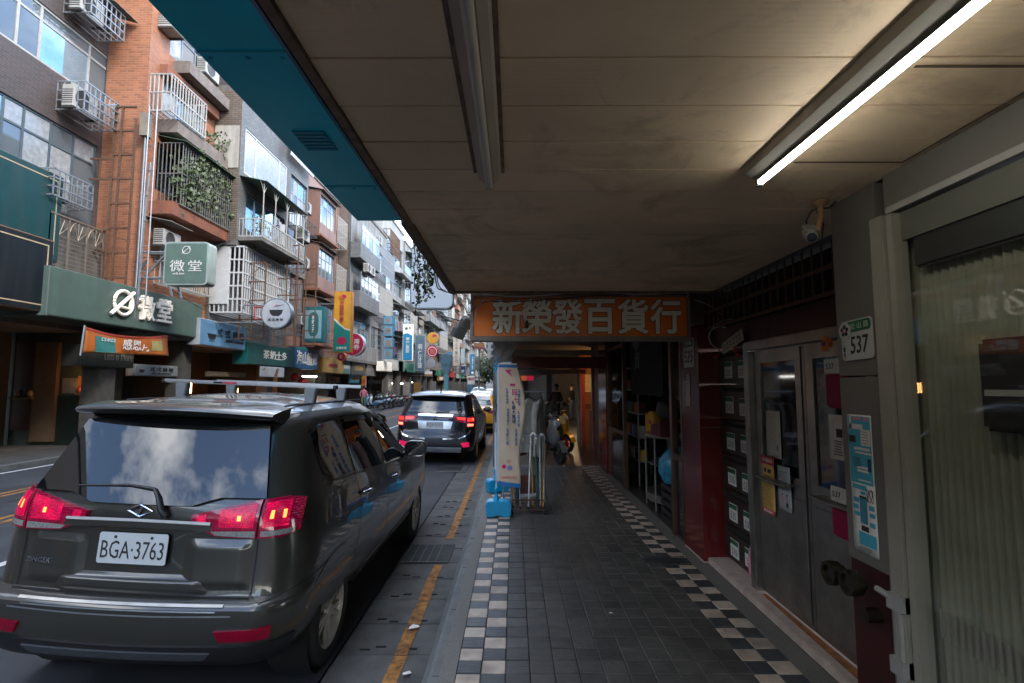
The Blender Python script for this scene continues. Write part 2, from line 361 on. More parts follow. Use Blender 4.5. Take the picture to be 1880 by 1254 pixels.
# canopy soffit: fine grooves, patches of peeling paint, brownish grime
def soffit_mat():
    m = M('soffit_panel', (.86, .68, .46), .55, var=.12, scale=1.6, rand=.05)
    t = m.node_tree; b = t.nodes['Principled BSDF']; g = nn(t, 'ShaderNodeNewGeometry')
    prev = b.inputs['Base Color'].links[0].from_socket
    mp = nn(t, 'ShaderNodeMapping'); mp.inputs['Scale'].default_value = (7, 22, 1); t.links.new(g.outputs['Position'], mp.inputs[0])
    n = nn(t, 'ShaderNodeTexNoise'); n.inputs['Scale'].default_value = 2.2; n.inputs['Detail'].default_value = 6; n.inputs['Roughness'].default_value = .7; t.links.new(mp.outputs[0], n.inputs['Vector'])
    n1 = nn(t, 'ShaderNodeTexNoise'); n1.inputs['Scale'].default_value = 1.1; t.links.new(g.outputs['Position'], n1.inputs['Vector'])
    r = nn(t, 'ShaderNodeValToRGB'); r.color_ramp.elements[0].position = .60; r.color_ramp.elements[1].position = .72; t.links.new(n.outputs['Fac'], r.inputs[0])
    r1 = nn(t, 'ShaderNodeValToRGB'); r1.color_ramp.elements[0].position = .48; r1.color_ramp.elements[1].position = .62; t.links.new(n1.outputs['Fac'], r1.inputs[0])
    mu = nn(t, 'ShaderNodeMath', operation='MULTIPLY'); t.links.new(r.outputs[0], mu.inputs[0]); t.links.new(r1.outputs[0], mu.inputs[1])
    mi = nn(t, 'ShaderNodeMixRGB'); mi.inputs[2].default_value = (.92, .82, .68, 1); t.links.new(mu.outputs[0], mi.inputs[0]); t.links.new(prev, mi.inputs[1])
    t.links.new(mi.outputs[0], b.inputs['Base Color'])
    n5 = nn(t, 'ShaderNodeTexNoise'); n5.inputs['Scale'].default_value = 1.7; n5.inputs['Detail'].default_value = 9; n5.inputs['Roughness'].default_value = .72; n5.inputs['Distortion'].default_value = .8; t.links.new(g.outputs['Position'], n5.inputs['Vector'])
    r5 = nn(t, 'ShaderNodeValToRGB'); r5.color_ramp.elements[0].position = .52; r5.color_ramp.elements[1].position = .74; t.links.new(n5.outputs['Fac'], r5.inputs[0])
    m5 = nn(t, 'ShaderNodeMath', operation='MULTIPLY'); m5.inputs[1].default_value = .8; t.links.new(r5.outputs[0], m5.inputs[0])
    mi5 = nn(t, 'ShaderNodeMixRGB'); mi5.inputs[2].default_value = (.40, .27, .15, 1); t.links.new(m5.outputs[0], mi5.inputs[0]); t.links.new(mi.outputs[0], mi5.inputs[1]); t.links.new(mi5.outputs[0], b.inputs['Base Color'])
    wv = nn(t, 'ShaderNodeTexWave', bands_direction='Y'); wv.inputs['Scale'].default_value = 16; wv.inputs['Distortion'].default_value = .6; t.links.new(g.outputs['Position'], wv.inputs['Vector'])
    bp = nn(t, 'ShaderNodeBump'); bp.inputs['Strength'].default_value = .12; bp.inputs['Distance'].default_value = .004
    t.links.new(wv.outputs['Fac'], bp.inputs['Height']); t.links.new(bp.outputs[0], b.inputs['Normal'])
    return m
soffit = soffit_mat()
bluebox = M('blue_sign_panel', (.0, .66, .96), .38, var=.10, scale=2, spec=.25, streak=.06)

# ------------------------------------------------------------------ setting: ground, road, kerbs, pavements
def struct(o, kind='structure'): o['kind'] = kind; return o
struct(box('ground', concrete, None, -700, 700, -400, 900, -.5, -.35))
YN, YF = -40, 230
ZR = -.10
def road_z(x): return ZR + .028*max(0, min(-1.19 - x, x + 10.7))
rd = MB(); xs = [-10.7, -8.4, -6, -3.6, -1.19]
rd.grid([[(x, y, road_z(x)) for x in xs] for y in (YN, 0, 20, 60, YF)])
struct(rd.build('road', asphalt, None))
mk = MB()
for dx in (0.4, .62, 2.1, 2.32):        # double yellow lines
    for y0, y1 in ((YN, 6), (6, 60), (60, YF)):
        x = -5.9 - dx*1.0; mk.quad((x, y0, road_z(x)+.005), (x+.1, y0, road_z(x+.1)+.005), (x+.1, y1, road_z(x+.1)+.005), (x, y1, road_z(x)+.005))
struct(mk.build('centre_line', yellowline, None))
mk = MB()
for x in (-10.45, -4.9):  # far-kerb strip paints the kerb's edge highlight; the other is a lane line
    mk.quad((x, YN, road_z(x)+.005), (x+.1, YN, road_z(x)+.005), (x+.1, YF, road_z(x)+.005), (x, YF, road_z(x)+.005))
struct(mk.build('lane_line_and_kerb_glint', whiteline, None))
for (x0, x1, y0, y1) in ((-4.6, -2.9, 7.5, 10.8), (-8.6, -7.3, 4.0, 9.0), (-3.4, -1.9, 15, 19), (-6.0, -5.2, 14, 30)):
    pm_ = MB(); pm_.add([(x0, y0, road_z(x0)+.003), (x1, y0+.2, road_z(x1)+.003), (x1-.1, y1, road_z(x1-.1)+.003), (x0+.05, y1-.15, road_z(x0+.05)+.003)], [(0, 1, 2, 3)]); struct(pm_.build('road_patch', M('asphalt_patch', (.022, .024, .027), .75, var=.35, scale=6, bump=.4, bscale=150), None))
# concrete gutter slabs, .45 m each
gut = struct(box('gutter', M('gutter_bed', (.035, .034, .03), .9, var=.2), None, -1.185, -.50, YN, YF, -.32, -.122))
slab = MB(); slab.box(-.312, .312, -.221, .221, -.03, 0)
slabme = slab.mesh('slab', concrete, bevel=.006, seg=1)
y = 2.02 - .45*8
for i in range(68):
    o = link('slab', slabme, None, gut); o.location = (-.868, y, -.1 - .003*random.random()); o.rotation_euler = (random.gauss(0, .003), random.gauss(0, .004), 0); y += .45
box('slab_run', concrete, gut, -1.18, -.556, y-.2, YF, -.14, -.1)['kind'] = 'stuff'
# small drain slots in the slabs
sl_ = MB()
for i in range(14):
    for k in (-.9, -.68, -1.0):
        sl_.box(k-.05, k+.02, 2.3+.45*i+.05*math.sin(i*3+k*9), 2.3+.45*i+.014+.05*math.sin(i*3+k*9), -.13, -.0955)
sl_.build('drain_slot', black, gut)
# steel grate across the gutter
gr = thing('drain_grate', 'steel grating set in the gutter beside the grey people carrier', 'drain grate', (-.9, 5.6, -.1))
g = MB(); 
for i in range(5): g.box(-1.14+.085*i, -1.134+.085*i, 5.36, 5.95, -.1, -.089)
for yy in (5.36, 5.935): g.box(-1.15, -.66, yy, yy+.012, -.1, -.088)
g.build('bars', M('grate_edge', (.12, .12, .12), .7), gr); box('plate', M('grate_plate', (.035, .037, .036), .9, var=.3), gr, -1.15, -.66, 5.36, 5.947, -.1, -.094)
mh = thing('manhole_cover', 'small square iron cover in the gutter behind the black vehicle', 'manhole cover', (-1.1, 11.3, -.1))
box('rim', concrete, mh, -1.75, -1.0, 10.75, 11.7, -.1, -.088); box('lid', darkmetal, mh, -1.62, -1.12, 10.95, 11.5, -.088, -.08)
# yellow kerb line, worn
yl = MB(); y = -1.6
while y < 60:
    l = .42 if y < 25 else 2
    if not (5.25 < y+l/2 < 6.0):
        j = lambda: random.uniform(-.008, .008)
        yl.add([(-.80+j(), y, -.0955), (-.71+j(), y, -.0955), (-.71+j(), y+l*.5, -.0955), (-.71+j(), y+l, -.0955), (-.80+j(), y+l, -.0955), (-.80+j(), y+l*.5, -.0955)], [(0,1,2,5), (5,2,3,4)])
    y += l + .012
struct(yl.build('kerb_line', yellowline, None))
# kerb stones
kerb = struct(box('kerb', kerbstone, None, -.50, -.42, YN, YF, -.3, -.006))
kb = MB(); kb.prism([(-.575, -.3), (-.44, -.3), (-.44, 0), (-.475, 0), (-.49, -.012), (-.56, -.098)], (0, .45, 0), XA, ZA, .888)
kbme = kb.mesh('kerb_stone', kerbstone)
for i in range(-3, 34):
    o = link('kerb_stone', kbme, None, kerb); o.location = (0, .9*i + .0, random.uniform(-.002, .002))
# pavement bed + tiles
pav = struct(box('pavement', grout, None, -.44, 2.2, YN, YF, -.3, -.008))
T = .1466
def tmesh(mat):
    h = T/2 - .0025; m = MB(); c = .004
    m.add([(-h,-h,-.02),(h,-h,-.02),(h,h,-.02),(-h,h,-.02),(-h,-h,-.003),(h,-h,-.003),(h,h,-.003),(-h,h,-.003),(-h+c,-h+c,0),(h-c,-h+c,0),(h-c,h-c,0),(-h+c,h-c,0)],
          [(0,1,5,4),(1,2,6,5),(2,3,7,6),(3,0,4,7),(4,5,9,8),(5,6,10,9),(6,7,11,10),(7,4,8,11),(8,9,10,11)])
    return m, m.mesh('tile', mat)
TM = {k: tmesh(v) for k, v in (('g', tile_grey), ('d', tile_dark), ('c', tile_cream))}
X0 = -.341; ROW0 = 2.60
ncol = 14; far = {'g': MB(), 'd': MB(), 'c': MB()}; cnt = 0
for r in list(range(57)) + list(range(-28, 0)):
    yy = ROW0 + r*T + T/2
    for c in range(ncol):
        xx = X0 + T*(c+.5)
        if 5.02 < yy < 5.28 and c in (11, 12, 13) : continue          # floor grate
        if c < 2: k = 'c' if (r+c) % 2 else 'd'
        elif c >= 12: k = 'c' if (r+c) % 2 else 'd'
        else: k = 'g'
        if c == 11: pass
        dz = random.gauss(0, .0015) - (.005 if random.random() < .03 else 0); tl = random.gauss(0, .008)
        if cnt < 298 and r >= 0:
            o = link('tile', TM[k][1], None, pav); o.location = (xx, yy, dz); o.rotation_euler = (tl, random.gauss(0, .004), 0); cnt += 1
        else:
            far[k].add([(v[0]+xx, v[1]+yy, v[2]+dz) for v in TM[k][0].v], TM[k][0].f)
for k, mt in (('g', tile_grey), ('d', tile_dark), ('c', tile_cream)):
    o = far[k].build('tile', mt, pav); o['kind'] = 'stuff'
box('aggregate_band', aggregate, pav, -.44, X0-.002, YN, 10.95, -.02, -.001)
box('aggregate_band', aggregate, pav, X0+T*14+.002, 1.86, YN, 10.95, -.02, -.001)
far_floor = M('arcade_floor_tile', (.075, .062, .05), .32, var=.3, scale=5, bump=.15, bscale=30)
box('floor_slab', far_floor, pav, -.44, 3.8, 10.99, YF, -.02, .002)
box('joint_strip', M('pale_joint', (.3, .28, .24), .7), pav, -.3, 1.86, 10.95, 10.99, -.02, .001)
fg = thing('floor_grate', 'dark iron slotted grate set in the checkered tile border', 'drain grate', (1.5, 5.15, 0))
box('pit', black, fg, 1.29, 1.70, 5.03, 5.27, -.02, -.004)
g = MB()
for i in range(16): g.box(1.3+.025*i, 1.311+.025*i, 5.04, 5.26, -.012, .002)
for yy in (5.03, 5.14, 5.255): g.box(1.29, 1.70, yy, yy+.014, -.012, .003)
g.build('bars', darkmetal, fg)
# litter
for (px, py, sz, nm, lab) in ((1123, 1128, .02, 'paper_scrap', 'tiny white paper scrap on the grey pavement tiles'), (760, 1153, .045, 'paper_scrap', 'crumpled pale tissue lying on the yellow kerb line'), (748, 1238, .03, 'paper_scrap', 'small torn white scrap in the gutter')):
    p = P(px, py, Z=0.002 if px > 900 else -.09)
    m = MB(); m.add([p+Vector((sz*math.cos(a)*random.uniform(.6, 1.2), sz*math.sin(a)*random.uniform(.5, .9), .004+random.random()*.01)) for a in (0, 1, 2, 3, 4, 5)], [(0,1,2,3,4,5)])
    tag(m.build(nm, paper), lab, 'litter')
# far-side pavement
lp = struct(box('left_pavement', M('grimy_paving', (.055, .055, .052), .7, var=.4, scale=2), None, -16.5, -10.85, YN, YF, -.3, .0))
struct(box('left_kerb', kerbstone, None, -10.85, -10.7, YN, YF, -.3, .012))

# ------------------------------------------------------------------ near building on the right with its covered walkway
CZ = 2.556
RB = thing('arcade_building', 'building with cream panelled walkway soffit and steel double door, number 537', 'building', (1.8, 2, 0))
# upper storeys over the walkway
def upper(parent, x0, y0, y1, z0, z1, mat, floors, wy, dark=False):
    m = MB(); m.box(x0, 9, y0, y1, z0, z1); m.build('upper_wall', mat, parent)
    n = max(1, int((y1-y0)/wy)); st = (y1-y0)/n
    for fz in floors:
        for i in range(n):
            a = y0 + st*i + .5; b = y0 + st*(i+1) - .5
            f = MB(); f.box(x0-.07, x0-.004, a, b, fz, fz+.06); f.box(x0-.07, x0-.004, a, b, fz+1.34, fz+1.4)
            for yy in (a, (a+b)/2-.03, b-.06): f.box(x0-.069, x0-.004, yy, yy+.06, fz+.06, fz+1.34)
            fr = f.build('window', galv, parent)
            box('pane', winglass, fr, x0-.04, x0-.006, a+.06, b-.06, fz+.06, fz+1.34)
upper(RB, -.50, -40, 4.70, 2.62, 13, palegrey, (4.0, 7.0, 10.0), 3.2)
# soffit panels
y = -1.04; k = 0
PW = .2317
while y < 4.66:
    y1 = min(y + PW, 4.69); gap = .0032
    dz = 0 if y < 2.66 else .012
    o = box('soffit_panel', soffit, RB, -.535, 1.84 if y > 2.4 else 1.53, y+gap, y1-gap, CZ+dz+random.uniform(-.0015, .0015), CZ+dz+.02)
    o.rotation_euler = (random.gauss(0, .0006), random.gauss(0, .0004), 0)
    y = y1 + (.008 if abs(y1-2.668) < .12 else 0); k += 1
box('soffit_backing', M('dark_brown_gap', (.10, .06, .035), .9), RB, -.53, 1.85, -1.5, 4.69, CZ+.036, CZ+.06)
trim = M('rusty_edge_trim', (.20, .14, .10), .75, var=.4, scale=18, bump=.35, bscale=40)
e = MB(); e.box(-.565, -.538, -1.5, 4.70, CZ-.012, CZ+.05); e.box(-.60, -.5655, 2.66, 4.72, CZ-.004, CZ+.16); e.build('edge_trim', trim, RB)
box('end_trim', trim, RB, -.535, 1.86, 4.695, 4.715, CZ-.008, CZ+.08)
# access hatch in the soffit
h = MB()
for a in ((1.08, 1.50, 1.905, 1.913), (1.08, 1.50, 1.31, 1.318), (1.492, 1.50, 1.318, 1.905)): h.box(a[0], a[1], a[2], a[3], CZ-.003, CZ-.0005)
h.build('hatch_seam', M('hatch_edge', (.12, .085, .05), .6), RB)
# ---- shop window beside the camera (plane X = 1.52)
XN = 1.52
box('window_header', greymetal, RB, XN, 1.75, -2, 2.05, 2.39, CZ-.002)
box('header_rail', offwhite, RB, XN-.012, XN-.001, -2, 2.03, 2.39, 2.415)
box('frame_post', cream_metal, RB, XN-.03, XN+.05, 2.035, 2.105, 0, 2.388, bevel=.004)
box('frame_post', cream_metal, RB, XN-.015, XN+.045, 1.995, 2.03, .02, 2.385, bevel=.003)
wn = MB().quad((XN+.015, -2, .02), (XN+.015, 1.99, .02), (XN+.015, 1.99, 2.385), (XN+.015, -2, 2.385)).build('shop_window', shopglass, RB)
box('inner_rail', greymetal, RB, XN+.02, XN+.03, -2, 2.03, 2.27, 2.384)
box('roller_blind', darkmetal, RB, XN+.031, XN+.058, -2, 1.96, 2.15, 2.28, bevel=.01)
cm = M('pleated_curtain', (.24, .235, .175), .85, var=.2, scale=3)
cu = MB(); rows = []
for z in (.02, .8, 1.6, 2.3):
    rows.append([(XN+.085 + .011*math.sin(i*1.55), -2 + i*.0085, z) for i in range(483)])
cu.grid(rows); cu.build('curtain', cm, RB, smooth=180)
box('back_wall', M('room_wall', (.08, .075, .06), .8), RB, XN+.9, XN+.92, -2, 2.0, 0, 2.5)
bd = MB()
for i in range(130):
    yy = 1.92 - i*.028; bd.box(XN+.0095, XN+.0115, yy-.012, yy, .80, .90)
bd.build('frosted_band', M('frosted_film', (.22, .21, .18), .6), RB)
dblk = thing('dark_pane_block', 'black flat block with pale bar set behind the shop window', 'dark_block', (XN+.2, 1.2, 1.3))
box('casing', blackplastic, dblk, XN+.022, XN+.06, .95, P(1835, 680, X=XN+.1).y, 1.55, 1.85, bevel=.015)  # dark rounded block added at an unidentified dark shape in the pane
box('pale_bar', offwhite, dblk, XN+.018, XN+.0215, 1.0, P(1850, 680, X=XN+.1).y, 1.665, 1.685)
# grey panel column over a red base
box('panel_column', greymetal, RB, XN, 2.0, 2.108, 2.40, .93, 1.735, bevel=.003)
box('panel_column', greymetal, RB, XN, 2.0, 2.108, 2.40, 1.741, CZ-.002, bevel=.003)
box('base_pillar', darkred, RB, XN+.01, 1.98, 2.17, 2.40, 0, .928)
box('base_panel', M('blue_grey_panel', (.10, .105, .10), .5, var=.15), RB, XN+.012, 1.9, 2.107, 2.168, 0, .928)
# white bolt and drop rod beside the window
bt = MB(); xb = XN-.02
bt.tube([(xb, 2.085, .02), (xb, 2.085, .90)], .011, 8); bt.tube([(xb-.012, 2.055, 0), (xb-.012, 2.055, .86)], .009, 8)
for z in (.86, .62, .34): bt.box(xb-.03, xb+.02, 2.035, 2.105, z-.03, z+.03)
bt.tube([(xb-.02, 2.09, .87), (xb-.02, 2.17, .875)], .012, 8); bt.tube([(xb-.02, 2.09, .35), (xb-.02, 2.17, .36)], .013, 8)
bt.build('drop_bolt', offwhite, RB, smooth=40)
# ---- steel double door (plane X = 2.0)
XD = 2.0
box('door_step', stone_t, RB, 1.865, 2.3, 2.40, 5.08, -.005, .055, bevel=.006)
rs = MB(); rs.add([(1.95, 2.41, .0575), (1.995, 2.41, .0575), (1.995, 4.2, .0575), (1.96, 4.2, .0575), (1.93, 3.2, .0575), (1.915, 2.6, .0575)], [(0,1,2,3,4,5)]); rs.build('rust_streak', rust, RB)
fr = MB(); fr.box(XD-.05, XD+.06, 4.27, 4.36, .055, 2.06); fr.box(XD-.05, XD+.06, 2.41, 4.27, 1.985, 2.06); fr.box(XD-.03, XD+.05, 4.365, 4.40, .055, 2.06)
fr.build('door_frame', steel, RB, bevel=.004, seg=1)
for (a, b) in ((3.535, 4.262), (2.80, 3.525)):
    dl = MB()
    dl.box(XD, XD+.04, a, b, .07, .98); dl.box(XD, XD+.04, a, a+.12, .98, 1.98); dl.box(XD, XD+.04, b-.09, b, .98, 1.98)
    dl.box(XD+.0005, XD+.0395, a+.12, b-.09, 1.88, 1.98); dl.box(XD+.0005, XD+.0395, a+.12, b-.09, .981, 1.04)
    leaf = dl.build('door_leaf', steel, RB)
    box('pane', glassmat('door_glass', (.006, .007, .007), .05, .6), leaf, XD+.012, XD+.02, a+.121, b-.091, 1.041, 1.879)
    pn = MB(); pn.box(XD-.006, XD-.0005, a+.05, b-.05, .13, .90); pn.build('kick_panel', steel, leaf, bevel=.003, seg=1)
    hd = MB(); hd.box(XD-.09, XD-.001, a+.14, b-.14, .985, .993); hd.tube([(XD-.09, a+.14, .99), (XD-.1, (a+b)/2, .985), (XD-.09, b-.14, .99)], .011, 8)
    hd.build('handle', steel, leaf, smooth=50)
    cb = MB(); cb.tube([(XD-.004, a+.035, .1), (XD-.004, a+.035, 1.97)], .004, 6); cb.build('seal', darkmetal, leaf)
# panel and barred transom above the door
box('transom_panel', darkred, RB, XD-.03, XD+.1, 2.41, 5.08, 2.065, 2.24)
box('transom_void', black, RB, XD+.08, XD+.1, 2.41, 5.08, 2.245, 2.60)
tb = MB()
for i in range(24):
    yy = 2.46 + i*.108; tb.tube([(1.90, yy, 2.24), (1.90, yy, 2.57)], .007, 6)
for z in (2.25, 2.41): tb.box(1.888, 1.912, 2.41, 5.08, z-.012, z+.012)
tb.build('transom_bars', rustmetal, RB)
# red granite pillar
pl = MB(); pl.box(1.832, 2.2, 5.09, 5.62, 0, 1.28); pl.box(1.832, 2.2, 5.09, 5.62, 1.284, 2.56); pl.build('pillar', redgranite, RB, bevel=.003, seg=1)
box('pillar_joint', stone_t, RB, 1.836, 2.19, 5.094, 5.61, 1.2805, 1.2835); box('pillar_foot', stone_t, RB, 1.825, 2.19, 5.083, 5.62, 0, .012)
# cabinet of letter boxes
mw = M('letterbox_metal', (.045, .035, .03), .4, metal=.3, var=.2, scale=5)
stk_w = M('label_white', (.66, .68, .64), .6, var=.12, scale=40); stk_g = M('label_green', (.02, .12, .06), .6, var=.15, scale=40)
LBN = ['lowest', 'second lowest', 'third lowest', 'third highest', 'second highest', 'topmost']
for r in range(6):
    z0 = .075 + r*.328; z1 = z0 + .318
    t = thing('mailbox', f'dark metal letter box pair between red pillar and steel door, {LBN[r]} of its column', 'mailbox', (2.06, 4.73, z0), group='letter boxes beside the door')
    box('body', mw, t, 2.035, 2.3, 4.405, 5.085, z0, z1, bevel=.006)
    box('slot', black, t, 2.030, 2.034, 4.48, 5.0, z1-.065, z1-.03)
    m = MB(); m.box(2.022, 2.034, 4.44, 5.04, z1-.025, z1-.016); m.build('flap', darkmetal, t)
    for j, yy in enumerate((4.86, 4.56)):
        zz = z0 + .12 + random.uniform(-.015, .015)
        lb = MB(); lb.box(2.0305, 2.0345, yy-.085, yy+.085, zz-.07, zz+.085); o = lb.build('label', stk_w, t)
        gb = MB(); gb.box(2.0285, 2.0304, yy-.08, yy+.08, zz+.04, zz+.08); gb.build('label_band', stk_g, o)
        text('535' if j == 0 else '537', inkgrey, o, (2.0304, yy, zz-.02), -YA, ZA, w=.11, h=.06, th=.0008, off=.0006)
pk = MB(); rows = [[(1.985 + .02*math.sin(i*1.3+j), 4.34 + .055*i, .06 + .075*j) for i in range(3)] for j in range(5)]
pk.grid(rows); tag(pk.build('pink_notice', pinkpaper), 'pink paper strip hanging off the bottom letter box', 'paper')

# ---- twin fire hose inlet on the red base pillar
fh = thing('fire_hose_inlet', 'pair of dark round brass hose inlets on the red base pillar', 'hose inlet', (XN, 2.32, .72))
brass = M('dark_brass', (.06, .05, .035), .35, metal=.8, var=.3, scale=30)
for (px, py) in ((1527, 1052), (1561, 1070)):
    c = P(px, py, X=XN-.10)
    m = MB(); m.lathe([(.035, .05), (.035, .03), (.05, .03), (.053, .0), (.05, -.02), (.038, -.02), (.034, .0), (.034, .02)], c, 'x', 24); o = m.build('inlet', brass, fh, smooth=40)
    m = MB(); m.lathe([(.0345, .0), (.030, .001), (.02, .012), (0, .012)], c, 'x', 20); m.build('inner_ring', darkmetal, o, smooth=40)
m = MB(); m.tube([(XN-.05, 2.24, .74), (XN+.02, 2.24, .74)], .03, 12); m.build('manifold', brass, fh, smooth=40)

# ---- house number plates
def numplate(name, label, c, ux, w, h, tilt, number, fancy=True):
    uy = ZA.copy(); n = ux.cross(uy)
    q = Matrix.Rotation(tilt, 3, n); a, b = q @ ux, q @ uy
    t = thing(name, label, 'number plate', c)
    m = MB(); m.prism(rrect(-w/2, -h/2, w/2, h/2, .02), c, a, b, .006); base = m.build('plate', M('enamel_white', (.46, .48, .45), .3, var=.06), t)
    hb = h*.30
    m = MB(); m.prism(rrect(-w/2+.006, h/2-hb, w/2-.006, h/2-.006, .015), c, a, b, .002, .0062); m.build('street_band', greenprint, t)
    if fancy:
        text('松 山 路', M('plate_letter', (.35, .42, .36), .5, var=0), t, c + b*(h/2-hb/2-.002) + a*w*.13, a, b, w=w*.58, h=hb*.55, th=.001, off=.0085, bold=.01)
        m = MB(); m.prism(circ(-w*.34, h*.26, h*.22), c, a, b, .002, .0085); m.build('emblem_ring', M('enamel_white'), t)
        m = MB()
        for k in range(5):
            an = R(90+72*k); m.prism(circ(-w*.34+h*.10*math.cos(an), h*.26+h*.10*math.sin(an), h*.055, 12), c, a, b, .001, .0107)
        m.build('emblem_petals', ink, t); m = MB(); m.prism(circ(-w*.34, h*.26, h*.05, 12), c, a, b, .0012, .0119); m.build('emblem_heart', pinkpaper, t)
        text('二\n鄰\n里', ink, t, c - a*w*.42 - b*h*.22, a, b, w=.013, h=h*.42, th=.001, off=.0062)
    else:
        text('松山路', stk_w, t, c + b*(h/2-hb/2), a, b, w=w*.6, h=hb*.5, th=.001, off=.0085, bold=.01)
    text(number, ink, t, c - b*h*.13 + a*w*(.08 if fancy else 0), a, b, w=w*(.56 if fancy else .82), h=h*(.44 if fancy else .42), th=.001, off=.0062, bold=.012, slant=.08)
c = P(1575, 623, X=XN-.003); numplate('house_number_plate', 'white and green house number plate reading 537 on the grey column', c, -YA, .205, .178, R(2), '537')
c = P(1265, 648, X=1.832-.003); numplate('house_number_plate', 'weathered white number plate reading 535 on the red pillar', c, -YA, .30, .30, 0, '535', False)

# ---- posters and papers
def sheet(name, label, c, w, h, mat, X, bend=.0, tilt=0.):
    t = thing(name, label, 'poster' if 'poster' in name or 'flyer' in name else 'paper', c)
    q = Matrix.Rotation(tilt, 3, -XA); a, b = q @ (-YA), q @ ZA
    m = MB(); rows = []
    for j in range(7):
        v = (j/6-.5)*h; rows.append([c + a*((i/4-.5)*w) + b*v + (-XA)*(.001 + bend*(math.sin(j*1.1+i*.6)*.5+.5)) for i in range(5)])
    m.grid(rows); o = m.build('sheet', mat, t, smooth=180); o.modifiers.new('thickness', 'SOLIDIFY').thickness = .0008
    return t, a, b
def blocks(t, c, a, b, mat, rects, off=.004, name='print'):
    m = MB()
    for (u, v, w, h) in rects: m.prism([(u-w/2, v-h/2), (u+w/2, v-h/2), (u+w/2, v+h/2), (u-w/2, v+h/2)], c, a, b, .0004, off)
    return m.build(name, mat, t)
def lines(u0, v0, w, n, dv, h=.0025, jit=.3):
    return [(u0 - w*jit*random.random()/2, v0 - i*dv, w*(1-jit*random.random()), h) for i in range(n)]
c1 = P(1580, 826, X=XN-.002); w1, h1 = .155, .305
t, a, b = sheet('poster', 'blue printed poster with text boxes taped to the grey column, upper one', c1, w1, h1, paper, XN)
blocks(t, c1, a, b, cyanprint, [(0, 0, w1-.012, h1-.014)], .0022)
blocks(t, c1, a, b, paper, [(.04, .055, .06, .07), (-.02, .10, .09, .022), (-.055, .12, .014, .06), (.012, .005, .10, .012), (.02, -.012, .1, .008), (.012, -.075, .07, .01), (.012, -.09, .07, .01), (.02, -.13, .08, .006)], .0032)
blocks(t, c1, a, b, pinkpaper, [(.05, .135, .03, .016), (-.01, .136, .06, .012)], .0034)
blocks(t, c1, a, b, ink, [(-.045, .045, .042, .03)] + lines(-.02, -.035, .06, 5, .009) + lines(.04, .08, .045, 5, .012, .002), .0038)
blocks(t, c1, a, b, M('navy_print', (.01, .04, .09), .6, var=.1), [(.056, -.06, .02, .055)], .0036)
c2 = P(1588, 951, X=XN-.002); w2, h2 = .155, .30
t, a, b = sheet('poster', 'white and blue instruction poster taped below the first one on the grey column', c2, w2, h2, paper, XN, .001)
blocks(t, c2, a, b, cyanprint, [(-.02, .128, .09, .02), (0, .105, .03, .014), (-.045, .07, .036, .02), (-.05, .04, .036, .018), (-.045, .01, .036, .018), (.05, .05, .034, .02), (.052, .02, .034, .018), (.05, -.02, .034, .02), (.015, -.09, .11, .055)], .0026)
blocks(t, c2, a, b, M('screen_print', (.05, .22, .30), .5, var=.3, scale=60), [(0, .03, .045, .11)], .0034)
blocks(t, c2, a, b, ink, [(.004, -.045, .046, .022), (0, .087, .045, .01)] + lines(-.0, -.128, .10, 3, .009), .0038)
cd = M('cord_print', (.05, .05, .05), .6, var=0); m = MB(); m.tube([c2 + a*(.045+.02*math.cos(i*.5)) + b*(.10+.028*math.sin(i*.8)) - XA*.004 for i in range(26)], .0012, 4); m.build('printed_cord', cd, t)
XP = XD-.008
c3 = P(1420, 797, X=XD+.006); t, a, b = sheet('notice', 'plain white typed notice taped inside the dark door glass', c3, .22, .36, paper, XP, .001)
blocks(t, c3, a, b, inkgrey, lines(0, .15, .14, 20, .014, .002), .0028); blocks(t, c3, a, b, inkgrey, [(.06, -.10, .018, .04)], .003)
c4 = P(1411, 890, X=XD-.014); t, a, b = sheet('flyer', 'yellow flyer with crimson bands stuck on the steel door', c4, .205, .44, yellowprint, XP, .004, R(-1))
blocks(t, c4, a, b, redprint, [(0, .188, .204, .062), (0, -.203, .204, .034)], .0062); blocks(t, c4, a, b, ink, [(-.035, .11, .03, .034), (.03, .11, .05, .028)] + lines(0, .07, .15, 20, .012, .003), .0062)
text('全民量販城', paper, t, c4 + b*.190, a, b, w=.17, h=.03, th=.0004, off=.0068, bold=.01); text('雙喜臨門', paper, t, c4 - b*.203, a, b, w=.15, h=.022, th=.0004, off=.0068, bold=.01)
c5 = P(1441, 897, X=XD-.013); t, a, b = sheet('flyer', 'pale blue flyer with small portraits stuck beside the yellow flyer', c5, .18, .32, M('pale_blue_paper', (.48, .52, .55), .7, var=.06), XP, .003, R(1))
blocks(t, c5, a, b, inkgrey, lines(0, .12, .12, 6, .013, .004) + lines(-.02, .03, .05, 5, .012) + [(-.045, .025, .03, .03)], .0054)
blocks(t, c5, a, b, pinkpaper, [(-.03, -.075, .02, .05), (.035, -.075, .018, .05)], .0054); blocks(t, c5, a, b, ink, [(-.03, -.044, .018, .012), (.035, -.044, .018, .012), (.035, -.115, .03, .03)], .0056)
# 535 side: calendar and card
for (px, py, w_, h_, lab) in ((1263, 695, .10, .12, 'small white card pinned under the 535 number plate'), (1263, 722, .13, .26, 'printed calendar sheet hanging below the card on the red pillar')):
    c = P(px, py, X=1.832-.004); t, a, b = sheet('notice', lab, c, w_, h_, paper, 1.83, .001)
    blocks(t, c, a, b, inkgrey, lines(0, h_*.38, w_*.8, int(h_/.022), .02, .006, .2), .003)
